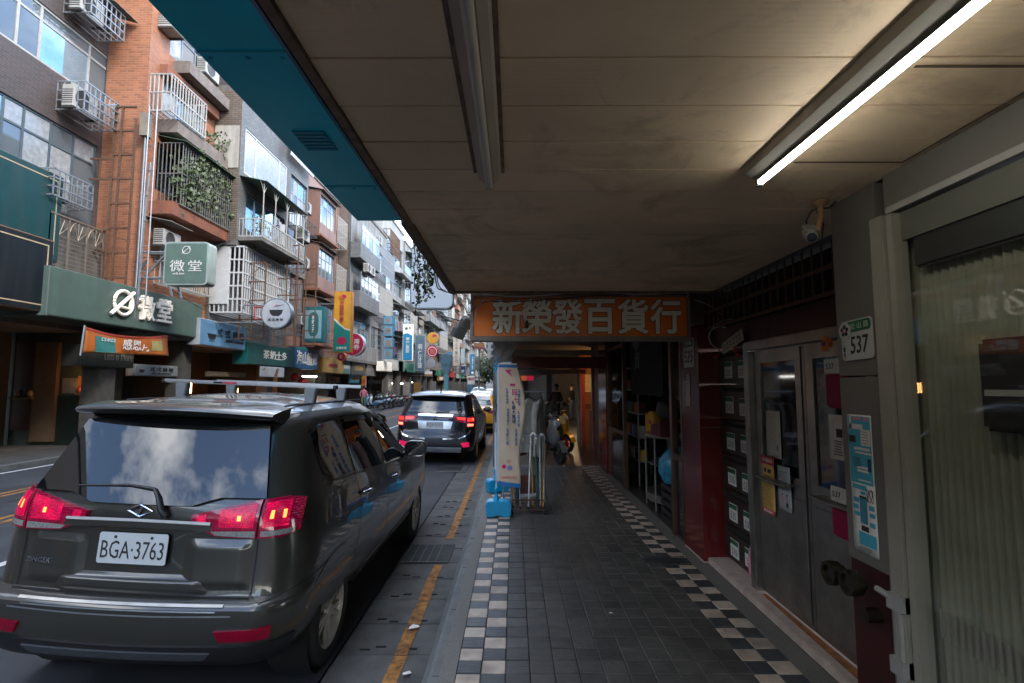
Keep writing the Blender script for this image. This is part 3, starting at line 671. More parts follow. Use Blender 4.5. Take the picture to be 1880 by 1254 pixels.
# small 537 tags with crimson mailbags on the door edge
for (zc, lab) in ((1.80, 'upper crimson pouch with white 537 tag beside the column'), (1.03, 'lower crimson pouch with white tag beside the column')):
    t = thing('mail_pouch', lab, 'pouch', (1.97, 3.14, zc))
    o = box('pouch', M('crimson_fabric', (.30, .0, .05), .6, var=.15), t, 1.945, 1.985, 3.04, 3.22, zc-.24, zc-.03, bevel=.012)
    o = box('tag', paper, t, 1.940, 1.95, 3.06, 3.21, zc-.03, zc+.06, bevel=.003); text('537', ink, t, (1.940, 3.15, zc+.015), -YA, ZA, w=.08, h=.035, th=.0008, off=.0005, bold=.008)
fl = thing('ribbon_flower', 'small orange ribbon bow hung at the top of the door', 'ornament', (1.95, 3.18, 1.95))
m = MB()
for k in range(6):
    an = k*1.05; m.prism(circ(.03*math.cos(an), .03*math.sin(an), .024, 8), (1.955-.004*k, 3.18, 1.955), -YA, ZA, .004)
m.build('petals', M('orange_ribbon', (.55, .16, .02), .5), fl); m = MB(); m.prism(circ(0, 0, .014, 8), (1.93, 3.18, 1.955), -YA, ZA, .003); m.build('knot', M('purple_ribbon', (.12, .02, .15), .5), fl)
t = thing('notice', 'printed delivery slip hung under the crimson pouch at the door edge', 'paper', (1.97, 3.15, 1.35))
c = Vector((1.965, 3.15, 1.38)); box('sheet', paper, t, 1.965, 1.967, 3.08, 3.23, 1.25, 1.52); blocks(t, c, -YA, ZA, ink, [(0.02, .03, .06, .05)] + lines(.01, -.02, .09, 6, .016, .005), .001)
# lucky charms and slanted notice above the letter boxes
t = thing('notice_board', 'cream slanted notice strip wired above the letter boxes', 'notice', (1.95, 4.8, 2.0))
c = P(1345, 628, X=1.93); m = MB(); a = (-YA*.97 + ZA*.22).normalized(); b = (ZA*.97+YA*.22).normalized(); m.prism([(-.22, -.05), (.22, -.05), (.22, .05), (-.22, .05)], c, a, b, .006); m.build('board', M('cream_card', (.40, .36, .26), .6), t)
blocks(t, c, a, b, inkgrey, [(-.16+.064*i, v, .04, .026) for i in range(6) for v in (.018, -.018)], .0065)
for (px, py, an, lab) in ((1315, 654, .15, 'red firecracker charm lying above the letter boxes'), (1352, 646, -.9, 'second red firecracker charm hung beside the door frame')):
    c = P(px, py, X=2.0); t = thing('charm', lab, 'ornament', c); m = MB(); d = -YA*math.cos(an) + ZA*math.sin(an)
    m.tube([c - d*.06, c + d*.06], .014, 8); m.build('cracker', M('charm_red', (.45, .03, .01), .5), t, smooth=40); m = MB()
    for s in (-.04, 0, .04): m.tube([c + d*(s-.005), c + d*(s+.005)], .0155, 8)
    m.build('gold_band', M('gold', (.6, .3, .05), .35, metal=.6), t)

# ---- ceiling lamps
def tube_lamp(label, x, y0, y1, lit):
    t = thing('fluorescent_lamp', label, 'lamp', (x, (y0+y1)/2, CZ))
    hm = M('lamp_housing' if lit else 'lamp_housing_old', (.30, .29, .25) if lit else (.35, .31, .25), .45, var=.1)
    m = MB(); m.prism([(-.05, 0), (.05, 0), (.042, -.028), (.018, -.045), (-.018, -.045), (-.042, -.028)], (x, y1, CZ-.001), XA, ZA, y1-y0); m.build('housing', hm, t)
    if not lit:
        b = MB(); b.box(x-.062, x+.062, y0, y1-.01, CZ-.006, CZ-.0012); b.build('rusty_backplate', trim, t)
    zt = CZ-.072 if lit else CZ-.062
    for yy in (y0+.01, y1-.03): MB().box(x-.011, x+.011, yy, yy+.02, zt-.014, CZ-.04).build('socket', hm, t)
    if not lit:
        m = MB(); m.tube([(x, y0+.02, zt), (x, y1-.02, zt)], .0155, 14); m.build('tube', M('dead_tube', (.55, .52, .46), .25, var=.08), t, smooth=50)
    else:          # tube that shines from its lower half only, opaque back above
        hc = lambda a0, a1: [[(x + .0125*math.cos(R(a)), y_, zt + .0125*math.sin(R(a))) for a in np.linspace(a0, a1, 13)] for y_ in (y0+.02, y1-.02)]
        m = MB(); m.grid(hc(-195, 15)); m.build('tube', M('lit_tube', (1, 1, 1), .4, var=0, emit=(1, .96, .87), est=5.2), t, smooth=180)
        m = MB(); m.grid(hc(15, 165)); m.build('tube_back', M('tube_back', (.4, .4, .38), .5), t, smooth=180)
        for yy in (y0+.02, y1-.034): m = MB(); m.lathe([(.0135, 0), (.0135, .014)], (x, yy, zt), 'y', 14); m.build('end_cap', offwhite, t)
tube_lamp('lit white fluorescent tube lamp on the soffit near the shop window', .955, .72, 1.955, True)
tube_lamp('unlit rusty fluorescent tube lamp along the middle of the soffit', -.098, .75, 2.005, False)
# ---- security camera
p = P(1505, 368, Z=CZ); t = thing('security_camera', 'small bullet security camera on a tan swivel arm under the soffit', 'camera', p)
tanm = M('tan_plastic', (.42, .25, .13), .5, var=.1)
m = MB(); m.lathe([(.032, -.004), (.034, -.014), (.022, -.024), (.016, -.03)], p, 'z', 18); q1 = p + Vector((-.012, -.02, -.09)); q2 = p + Vector((-.05, -.05, -.165)); m.tube([p - ZA*.02, q1, q2], .013, 10); m.build('arm', tanm, t, smooth=50)
m = MB(); d = Vector((-.35, -.8, -.42)).normalized(); c = q2 + Vector((-.035, 0, -.01)); m.tube([c - d*.06, c - d*.055, c + d*.055, c + d*.07], [.022, .028, .028, .024], 14); m.build('camera_body', offwhite, t, smooth=40)
m = MB(); m.tube([c + d*.0705, c + d*.078], .02, 14); m.build('lens', carglass, t)
m = MB(); m.obox(c + ZA*.031, (.05, .15, .004), d.to_track_quat('Y', 'Z').to_matrix()); m.build('sun_shield', offwhite, t)
m = MB(); m.tube([c - d*.06, c - d*.09 + ZA*.05, p + Vector((-.04, .0, -.05)), p + Vector((0, .03, -.03)), p + Vector((.06, .03, -.025)), p + Vector((.075, .0, -.004))], .004, 6); m.tube([p + Vector((.0, .03, -.04)), p + Vector((.03, .03, -.10)), p + Vector((.022, .04, -.2))], .004, 6); m.build('cable', blackplastic, t)

# ---- blue light box sign on the canopy edge
t = thing('blue_lightbox_sign', 'long glossy blue box sign hung along the outer edge of the soffit', 'sign', (-.69, .8, 2.6))
box('panel', bluebox, t, -.825, -.572, -1.6, 2.63, CZ+.004, 3.5, bevel=.006)
m = MB()
vc = P(580, 260, Z=CZ)
for i in range(6): m.box(vc.x-.055, vc.x+.055, vc.y-.07+.025*i, vc.y-.055+.025*i, CZ-.001, CZ+.0035)
m.build('vent_grille', M('vent_dark', (.0, .30, .46), .5), t)
for yy in (.35, 1.25, 2.15):
    m = MB(); m.box(-.823, -.588, yy, yy+.005, CZ+.001, CZ+.0036)
    for xx in (-.80, -.70, -.61): m.lathe([(.006, -.002), (.006, .003)], (xx, yy+.03, CZ+.003), 'z', 8)
    m.build('panel_joint', M('joint_blue', (.0, .42, .62), .5), t)
m = MB(); m.box(-.585, -.574, -1.6, 2.62, CZ-.006, CZ+.003); m.build('edge_strip', M('blue_strip', (.03, .16, .26), .2), t)

# ---- orange hanging sign
SY = 4.80
a, b = P(870, 545, Y=SY), P(1262, 617, Y=SY)
t = thing('hanging_shop_sign', 'orange shop sign with six large white characters across the walkway', 'sign', ((a.x+b.x)/2, SY, b.z))
om = M('orange_acrylic', (.86, .19, .008), .35, var=.12, scale=3, streak=.12)
box('panel', om, t, a.x, b.x, SY, SY+.13, b.z, a.z, bevel=.004)
fm = MB(); fm.box(a.x-.03, b.x+.03, SY-.015, SY+.15, b.z-.045, b.z-.002); fm.box(a.x-.03, b.x+.03, SY-.01, SY+.15, a.z+.002, a.z+.02)
fm.box(a.x-.03, a.x-.002, SY-.012, SY+.15, b.z-.001, a.z+.0015); fm.box(b.x+.002, b.x+.03, SY-.012, SY+.15, b.z-.001, a.z+.0015); fm.build('frame', M('tarnished_frame', (.22, .17, .14), .5, metal=.3, var=.25, streak=.3), t)
wl = M('sign_white', (.86, .80, .70), .5, var=.1, scale=12); chs = '新榮發百貨行'; pxs = (932, 986, 1042, 1101, 1162, 1222)
shd = M('sign_shadow_line', (.10, .06, .04), .5, var=0)
for ch, px in zip(chs, pxs):
    c = P(px, 581, Y=SY)
    for q, (dx, dz) in enumerate(((-.008, 0), (.008, 0), (0, -.008), (0, .008), (.006, .006), (-.006, -.006))):
        text(ch, shd, t, c + Vector((dx*1.9, 0, dz*1.9)), XA, ZA, w=.275, h=.318, th=.001, off=.001+.0002*q); text(ch, wl, t, c + Vector((dx, 0, dz)), XA, ZA, w=.275, h=.318, th=.003, off=.0035+.0003*q)
m = MB()
def cable(m, pts, r=.004, n=5):
    P_ = [Vector(p) for p in pts]; out_ = []
    for i in range(len(P_)-1):
        p0 = P_[max(i-1, 0)]; p1 = P_[i]; p2 = P_[i+1]; p3 = P_[min(i+2, len(P_)-1)]
        for k in range(6):
            s = k/6; out_.append(.5*((2*p1) + (p2-p0)*s + (2*p0-5*p1+4*p2-p3)*s*s + (3*p1-p0-3*p2+p3)*s**3))
    out_.append(P_[-1]); m.tube(out_, r, n)
cable(m, [P(872, 552, Y=4.77), P(960, 553, Y=4.76), P(1060, 545, Y=4.77), P(1180, 540, Y=4.77), P(1262, 541, Y=4.77)], .005)
cable(m, [P(860, 575, Y=4.72), P(900, 552, Y=4.74), P(1000, 548, Y=4.75), P(1100, 548, Y=4.75)], .004)
tag(m.build('cable', blackplastic, None, smooth=60), 'black cables draped along the top of the orange sign', 'cable')
m = MB(); cable(m, [P(885, 541, Y=4.73), P(960, 545, Y=4.74), P(1080, 536, Y=4.73), P(1170, 541, Y=4.74), P(1255, 538, Y=4.74), P(1262, 545, Y=4.74)], .005); cable(m, [P(1300, 620, Y=4.9), P(1310, 600, Y=4.8), P(1325, 590, Y=4.75), P(1345, 585, Y=4.7)], .004); cable(m, [P(1330, 650, Y=4.7), P(1305, 630, Y=4.72), P(1303, 610, Y=4.75), P(1322, 600, Y=4.75), P(1345, 605, Y=4.7)], .005)
cable(m, [P(1275, 551, Y=4.9), P(1300, 560, Y=4.85), P(1325, 578, Y=4.8), P(1328, 588, Y=4.8)], .003); cable(m, [P(868, 600, Y=4.74), P(876, 570, Y=4.73), P(890, 548, Y=4.74), P(895, 538, Y=4.74)], .004)
tag(m.build('cable', offwhite, None, smooth=60), 'pale wires looped from the orange sign to the letter boxes', 'cable')
bl = P(967, 598, Y=4.77); t = thing('sign_bulb', 'small bulb hanging in front of the second character of the orange sign', 'lamp', bl)
m = MB(); m.lathe([(.004, .05), (.012, .045), (.012, .015), (.02, -.005), (.014, -.022), (0, -.028)], bl, 'z', 14); m.build('bulb', darkmetal, t, smooth=50)
# wall cam / floodlight cluster on the left end of the sign
t = thing('floodlight', 'pair of grey floodlights clamped to the left end of the orange sign', 'lamp', P(850, 600, Y=5.0))
for (px, py, s) in ((843, 608, .11), (856, 592, .09)):
    c = P(px, py, Y=5.0); m = MB(); m.obox(c, (s, s*1.2, s*1.1), (.5, .3, .5)); o = m.build('lamp_head', greymetal, t, bevel=.01); m = MB(); m.obox(c + Vector((-.03, -.05, -.01)), (s*.8, .012, s*.8), (.5, .3, .5)); m.build('lens', offwhite, t)
m = MB(); m.tube([P(870, 575, Y=5.0), P(850, 600, Y=5.0), P(838, 615, Y=5.0)], .012, 6); m.build('bracket', darkmetal, t)

# ------------------------------------------------------------------ second building on the right: general store 535
SB = thing('store_building', 'general store behind the orange sign with dark glass front and red pillars', 'building', (1.84, 8, 0))
upper(SB, -.42, 4.96, 10.9, 2.75, 12.2, whitetile, (3.9, 6.8, 9.6), 2.9)
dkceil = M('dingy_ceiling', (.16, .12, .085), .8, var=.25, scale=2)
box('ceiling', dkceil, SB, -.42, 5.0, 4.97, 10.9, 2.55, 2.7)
box('ceiling_beam', M('sooty_beam', (.10, .08, .065), .85, var=.3), SB, -.42, 1.86, 4.975, 5.3, 2.3, 2.548)
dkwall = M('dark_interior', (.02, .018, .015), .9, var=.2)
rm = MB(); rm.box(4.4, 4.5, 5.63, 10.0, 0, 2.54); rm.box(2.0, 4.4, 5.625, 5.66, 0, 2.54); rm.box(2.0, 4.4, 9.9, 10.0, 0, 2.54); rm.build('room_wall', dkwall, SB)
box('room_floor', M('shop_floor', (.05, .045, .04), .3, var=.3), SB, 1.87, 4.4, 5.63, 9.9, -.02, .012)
for yy, w_ in ((5.98, .09), (8.62, .06), (9.98, .06), (5.63, .05)): box('shopfront_post', brownpost, SB, 1.83, 1.90, yy, yy+w_, .0, 2.545)
for a_, b_, z_ in ((8.685, 9.978, 2.35), (8.685, 9.978, .86), (5.685, 5.978, .86)): box('shopfront_rail', brownpost, SB, 1.835, 1.895, a_, b_, z_, z_+.06)
for a, b in ((5.682, 5.978), (8.684, 9.978)):
    box('shopfront_glass', shopglass, SB, 1.862, 1.868, a, b, .92, 2.348); box('shopfront_panel', glassmat('lower_glass', (.012, .014, .013), .1, .6), SB, 1.862, 1.868, a, b, .02, .858)
rp_ = MB(); rp_.box(1.80, 2.05, 10.06, 10.9, 0, 2.545); rp_.build('red_pillar', redgranite, SB, bevel=.004, seg=1)
# character board inside the entrance and heart emblem
t = thing('hanging_board', 'black board with one pale character and round emblem in the store doorway', 'sign', (2.2, 8.5, 1.9))
box('board', black, t, 1.95, 1.97, 6.72, 8.55, 1.55, 2.52)
gm = M('grey_letter', (.16, .155, .15), .6, var=.1)
c = P(1170, 662, X=1.95); text('資', gm, t, c, -YA, ZA, w=.34, h=.27, th=.003, off=.002, bold=.0)
c = P(1168, 630, X=1.95); m = MB()
for k in range(3): m.prism(circ(-.13+.13*k, .03*(k % 2 == 0), .10, 18), c, -YA, ZA, .003, .002 + .0004*k)
m.prism([(-.2, .0), (.2, .0), (.0, -.16)], c, -YA, ZA, .002, .0005); m.build('emblem', M('grey_emblem', (.09, .09, .085), .6, var=.1), t)
# goods
gl = shopglass
t = thing('display_cabinet', 'curved glass display cabinet standing in the store doorway', 'cabinet', (2.25, 7.3, 0))
m = MB(); arc = [(2.35 - .48*math.sin(a), 7.3 - .55*math.cos(a)) for a in [R(180*i/14) for i in range(15)]]
m.grid([[(x, y, z) for x, y in arc] for z in (.22, .98)]); m.build('curved_glass', shopglass, t, smooth=60)
for z0, z1 in ((.12, .22), (.98, 1.02)):
    m = MB(); m.prism([(x, y) for x, y in arc], (0, 0, z0), XA, YA, z1-z0); m.build('band', steel, t)
m = MB()
for i in (0, 5, 9, 14): MB().tube([(arc[i][0], arc[i][1], 0), (arc[i][0], arc[i][1], .98)], .014, 6).build('post', steel, t)
m = MB(); m.prism([(x+.04, y) for x, y in arc], (0, 0, .6), XA, YA, .01); m.build('shelf', galv, t)
cols = [('yellow_carton', (.60, .33, .03)), ('maroon_cloth', (.10, .012, .02)), ('pink_cloth', (.35, .06, .12)), ('white_carton', (.42, .42, .40)), ('blue_pack', (.02, .12, .25)), ('orange_pack', (.45, .12, .02)), ('green_pack', (.05, .14, .06)), ('black_bag', (.01, .01, .01))]
def good(kind, label, cat, x, y, z, sx, sy, sz, col):
    return tag(MB().obox((x, y, z+sz/2), (sx, sy, sz), (0, 0, random.uniform(-.3, .3))).build(kind, M(kind, col, .6, var=.15), None, bevel=.012), label, cat)
o = good('snack_carton', 'tall yellow carton standing on the curved display cabinet', 'carton', 2.05, 7.45, 1.02, .16, .20, .30, (.62, .34, .03)); o2 = MB().obox((1.965, 7.45, 1.17), (.004, .14, .06), (0, 0, 0)).build('print', redprint, o); o2.parent = None; o2.parent = o
o = good('snack_carton', 'white and silver carton beside the tall yellow carton', 'carton', 2.05, 7.72, 1.02, .16, .16, .26, (.45, .45, .44))
o = good('cloth_bundle', 'folded maroon cloth heaped on the display cabinet', 'cloth', 2.05, 7.05, 1.02, .25, .32, .14, (.10, .012, .02))
o = good('cloth_bundle', 'bright pink folded cloth at the end of the display cabinet', 'cloth', 2.0, 6.82, 1.02, .18, .14, .22, (.35, .04, .12))
o = good('snack_carton', 'orange packet on the shelf behind the cabinet', 'carton', 2.6, 8.3, 1.1, .3, .3, .18, (.45, .14, .02))
o = good('snack_carton', 'green packet at the back of the store counter', 'carton', 2.7, 7.5, 1.02, .25, .3, .2, (.05, .15, .07))
wb = M('mesh_bag', (.03, .03, .03), .5)
m = MB(); m.lathe([(.0, 0), (.15, .03), (.2, .12), (.17, .24), (.08, .30), (.02, .31)], (2.05, 6.72, 1.24), 'z', 14); tag(m.build('black_bag', wb, None, smooth=60), 'lumpy black plastic bag lying on top of the pink cloth', 'bag')
m = MB(); m.lathe([(.0, 0), (.16, .02), (.22, .14), (.20, .30), (.10, .42), (.035, .48), (.06, .56)], (2.02, 6.45, .48), 'z', 16)
m.v = [(x+random.uniform(-.015, .015), y+random.uniform(-.015, .015), z) for x, y, z in m.v]
tag(m.build('plastic_bag', M('blue_plastic_bag', (.03, .22, .36), .25, var=.4, scale=14), None, smooth=60), 'crumpled blue plastic bag standing on the black crate at the store', 'bag')
cr = thing('crate', 'black slatted crate under the blue plastic bag at the store entrance', 'crate', (2.05, 6.45, .012)); m = MB()
for z in (.012, .11, .21, .31, .41):
    m.box(1.88, 1.90, 6.22, 6.68, z, z+.06); m.box(2.22, 2.24, 6.22, 6.68, z, z+.06); m.box(1.9, 2.22, 6.22, 6.24, z, z+.06); m.box(1.9, 2.22, 6.66, 6.68, z, z+.06)
m.build('slats', blackplastic, cr); m = MB(); m.box(1.9, 2.22, 6.24, 6.66, .015, .05)
for x_, y_ in ((1.9, 6.24), (2.19, 6.24), (1.9, 6.63), (2.19, 6.63)): m.box(x_, x_+.03, y_, y_+.03, .05, .47)
m.build('frame', blackplastic, cr)
# shelving behind the left glass
sh = thing('shelf_rack', 'metal shelves stocked with small goods behind the store glass', 'shelf', (2.4, 9.3, 0)); m = MB()
for z in (.4, .8, 1.2, 1.6, 2.0): m.box(2.1, 2.6, 8.75, 9.85, z, z+.02)
for x_, y_ in ((2.1, 8.75), (2.1, 9.83), (2.58, 8.75), (2.58, 9.83)): m.box(x_, x_+.02, y_, y_+.02, 0, 2.2)
m.build('frame', galv, sh)
for z in (.42, .82, 1.22, 1.62):
    for j in range(5):
        k, cc = random.choice(cols); o = MB().obox((2.2, 8.88+.21*j, z+.09), (.12, .15, .18)).build('goods', M(k, cc, .6, var=.15), sh)

# ------------------------------------------------------------------ more arcade buildings down the right side
def arcade_block(label, y0, y1, h, wallm, ceil_z, beams, colx=-.44, matpil=sootgrey, xin=1.86):
    b = thing('arcade_building', label, 'building', (2, (y0+y1)/2, 0), group=None)
    fl_ = [f for f in (3.9, 6.8, 9.6) if f+1.6 < h]
    upper(b, colx, y0, y1, ceil_z+.16, h, wallm, fl_, 3.4)
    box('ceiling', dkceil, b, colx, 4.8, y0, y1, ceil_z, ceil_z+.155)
    for (yy, z0, z1, mt) in beams: box('beam', mt, b, colx+.02, xin-.002, yy, yy+.22, z0, min(z1, ceil_z-.002))
    m = MB(); m.box(colx, colx+.42, y0, y0+.5, 0, ceil_z-.003); m.build('pillar', matpil, b)
    return b
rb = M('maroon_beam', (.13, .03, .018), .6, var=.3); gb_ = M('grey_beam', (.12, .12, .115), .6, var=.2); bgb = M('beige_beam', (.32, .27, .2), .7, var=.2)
b3 = arcade_block('third arcade building with maroon signboard beam across the walkway', 10.93, 17.3, 12.8, beige, 2.6, ((11.0, 2.06, 2.30, rb), (10.96, 2.35, 2.45, bgb), (13.2, 1.99, 2.10, gb_), (15.3, 2.1, 2.3, gb_)))
b4 = arcade_block('fourth arcade building with grey beams beyond the maroon one', 17.35, 26, 13.6, palegrey, 2.7, ((18, 2.15, 2.4, gb_), (22, 2.2, 2.45, M('black_beam', (.03, .03, .03), .6))))
b5 = arcade_block('fifth arcade building with tan tiled upper floors down the walkway', 26.1, 42, 12.5, tantile, 2.9, ((30, 2.3, 2.6, gb_), (36, 2.3, 2.6, bgb)))
b6 = arcade_block('far right-hand block closing the covered walkway', 42.1, 70, 14, whitetile, 3.0, ((46, 2.4, 2.7, gb_), (56, 2.4, 2.7, gb_)))
b7 = thing('street_block', 'distant terraced block along the right side of the street', 'building', (2, 120, 0)); upper(b7, -.5, 70.1, 200, 0, 13, beige, (3.9, 6.8, 9.6), 4.2)
# right-hand fronts: shutters, lit shop, glazed fronts
shut = M('roller_shutter', (.10, .10, .10), .5, metal=.3, var=.2)
fr_ = [(b3, 10.93, 12.0, darkwood, 1.87), (b3, 14.9, 15.3, M('panel_cream', (.28, .25, .2), .6), 1.87), (b3, 15.3, 17.3, darkwood, 3.3), (b4, 17.35, 22.6, darkwood, 3.3), (b5, 26.1, 29.3, M('dim_panel', (.10, .085, .07), .6), 2.15), (b5, 29.3, 42, shut, 1.87), (b6, 42.1, 70, shut, 1.87)]
for b_, y0, y1, mt, xw in fr_: box('front_wall', mt, b_, xw, 3.6, y0+.003, y1-.003, 0, 2.595)
# warm lit eatery
ey0, ey1 = 12.02, 14.88
wm = M('warm_wall', (.17, .065, .02), .7, var=.15)
m = MB(); m.box(4.3, 4.4, ey0, ey1, 0, 2.59); m.box(1.9, 4.3, ey0, ey0+.06, 0, 2.59); m.box(1.9, 4.3, ey1-.06, ey1, 0, 2.59); m.build('eatery_wall', wm, b3)
box('eatery_floor', far_floor, b3, 1.87, 4.3, ey0+.06, ey1-.06, .0, .012)
for ya_, yb_ in ((12.02, 12.14), (13.9, 14.05)): box('red_post', M('red_lacquer', (.18, .015, .012), .35, var=.2), b3, 1.83, 1.93, ya_, yb_, 0, 2.59)
ct = thing('counter', 'eatery counter with dark front in the warm lit shop', 'counter', (2.2, 13, 0)); box('front', M('counter_front', (.09, .07, .05), .5), ct, 2.0, 2.4, 12.2, 13.6, .012, 1.0); box('top', darkwood, ct, 1.97, 2.45, 12.18, 13.62, 1.0, 1.05)
for i, yy in enumerate((12.5, 12.8, 13.2)):
    o = good('counter_jar', ['tall pale jar at the near end of the eatery counter', 'short red pot in the middle of the eatery counter', 'white bowl stack at the far end of the eatery counter'][i], 'jar', 2.2, yy, 1.05, .14, .14, (.26, .16, .2)[i], ((.5, .45, .35), (.3, .03, .02), (.5, .5, .48))[i])
for i, (x_, z_, w_, h_, cc) in enumerate(((2.25, 1.75, .4, .5, (.42, .36, .22)), (2.75, 1.7, .35, .6, (.25, .04, .03)), (2.3, 1.1, .5, .12, (.06, .03, .02)))):
    box('wall_board', M('wall_board_%d' % i, cc, .6, var=.25, scale=9), b3, x_-w_/2, x_+w_/2, ey1-.09, ey1-.062, z_-h_/2, z_+h_/2)
lamp = bpy.data.lights.new('eatery_lamp_light', 'POINT'); lamp.energy = 8; lamp.color = (1, .55, .2); lamp.shadow_soft_size = .12
ln = thing('pendant_lamp', 'round warm pendant lamp inside the eatery', 'lamp', (2.6, 13.3, 2.2)); m = MB(); m.lathe([(0, -.1), (.08, -.07), (.1, 0), (.08, .07), (0.02, .1)], (2.6, 13.3, 2.2), 'z', 16); m.build('globe', M('warm_globe', (1, .7, .4), .4, var=0, emit=(1, .55, .22), est=6), ln, smooth=60)
m = MB(); m.tube([(2.6, 13.3, 2.3), (2.6, 13.3, 2.6)], .006, 5); m.build('cord', blackplastic, ln)
lo = bpy.data.objects.new('eatery_lamp_light', lamp); COL.objects.link(lo); lo.location = (2.6, 13.3, 2.05)
# second glow farther along
box('lit_wall', wm, b4, 3.3, 3.4, 22.65, 25.95, 0, 2.69)
lamp2 = bpy.data.lights.new('doorway_lamp_light', 'POINT'); lamp2.energy = 4; lamp2.color = (1, .75, .45); lamp2.shadow_soft_size = .1
ln2 = thing('doorway_lamp', 'small lamp glowing in the doorway past the eatery', 'lamp', (2.7, 23.6, 2.3)); m = MB(); m.lathe([(0, -.06), (.07, -.03), (.07, .03), (0, .06)], (2.7, 23.6, 2.35), 'z', 12); m.build('globe', MATS['warm_globe'], ln2, smooth=60)
m = MB(); m.tube([(2.7, 23.6, 2.4), (2.7, 23.6, 2.7)], .006, 5); m.build('cord', blackplastic, ln2)
lo = bpy.data.objects.new('doorway_lamp_light', lamp2); COL.objects.link(lo); lo.location = (2.7, 23.6, 2.2)
for i, (y_, z_) in enumerate(((28.5, 2.80), (34.0, 2.80), (40.0, 2.80))):
    t = thing('ceiling_tube', ['lit strip lamp deep in the covered walkway, nearest the eatery', 'lit strip lamp in the middle of the far walkway ceiling', 'lit strip lamp at the far end of the walkway ceiling'][i], 'lamp', (.6, y_, z_)); box('housing', offwhite, t, .3, 1.1, y_-.08, y_+.08, z_+.03, z_+.09); m = MB(); m.tube([(.32, y_, z_), (1.08, y_, z_)], .022, 8); m.build('tube', M('walk_tube_lit', (1, 1, 1), .4, var=0, emit=(1, .93, .8), est=2.0), t)
for i, (x_, cc) in enumerate(((.15, (.02, .35, .33)), (.62, (.5, .1, .04)), (1.05, (.45, .02, .06)))):
    t = thing('walkway_banner', ['turquoise hanging banner at the end of the walkway', 'orange hanging banner at the end of the walkway', 'crimson hanging banner at the end of the walkway'][i], 'banner', (x_, 32, 2.2)); box('cloth', M('walk_banner_glow_%d' % i, cc, .6, emit=cc, est=.12), t, x_-.2, x_+.2, 32, 32.02, 1.98, 2.28); box('batten', offwhite, t, x_-.21, x_+.21, 31.99, 32.03, 2.281, 2.31)  # cloth is given a faint glow in its own colour
# small ceiling lamps under the store ceiling
for i, (x_, y_) in enumerate(((.35, 7.2), (1.25, 6.2))):
    t = thing('ceiling_lamp', ['unlit square ceiling lamp in the middle of the store walkway', 'unlit strip ceiling lamp close to the store front'][i], 'lamp', (x_, y_, 2.5)); box('housing', offwhite, t, x_-.1, x_+.1, y_-.3, y_+.3, 2.50, 2.549); box('diffuser', M('dead_tube'), t, x_-.07, x_+.07, y_-.27, y_+.27, 2.49, 2.4995)

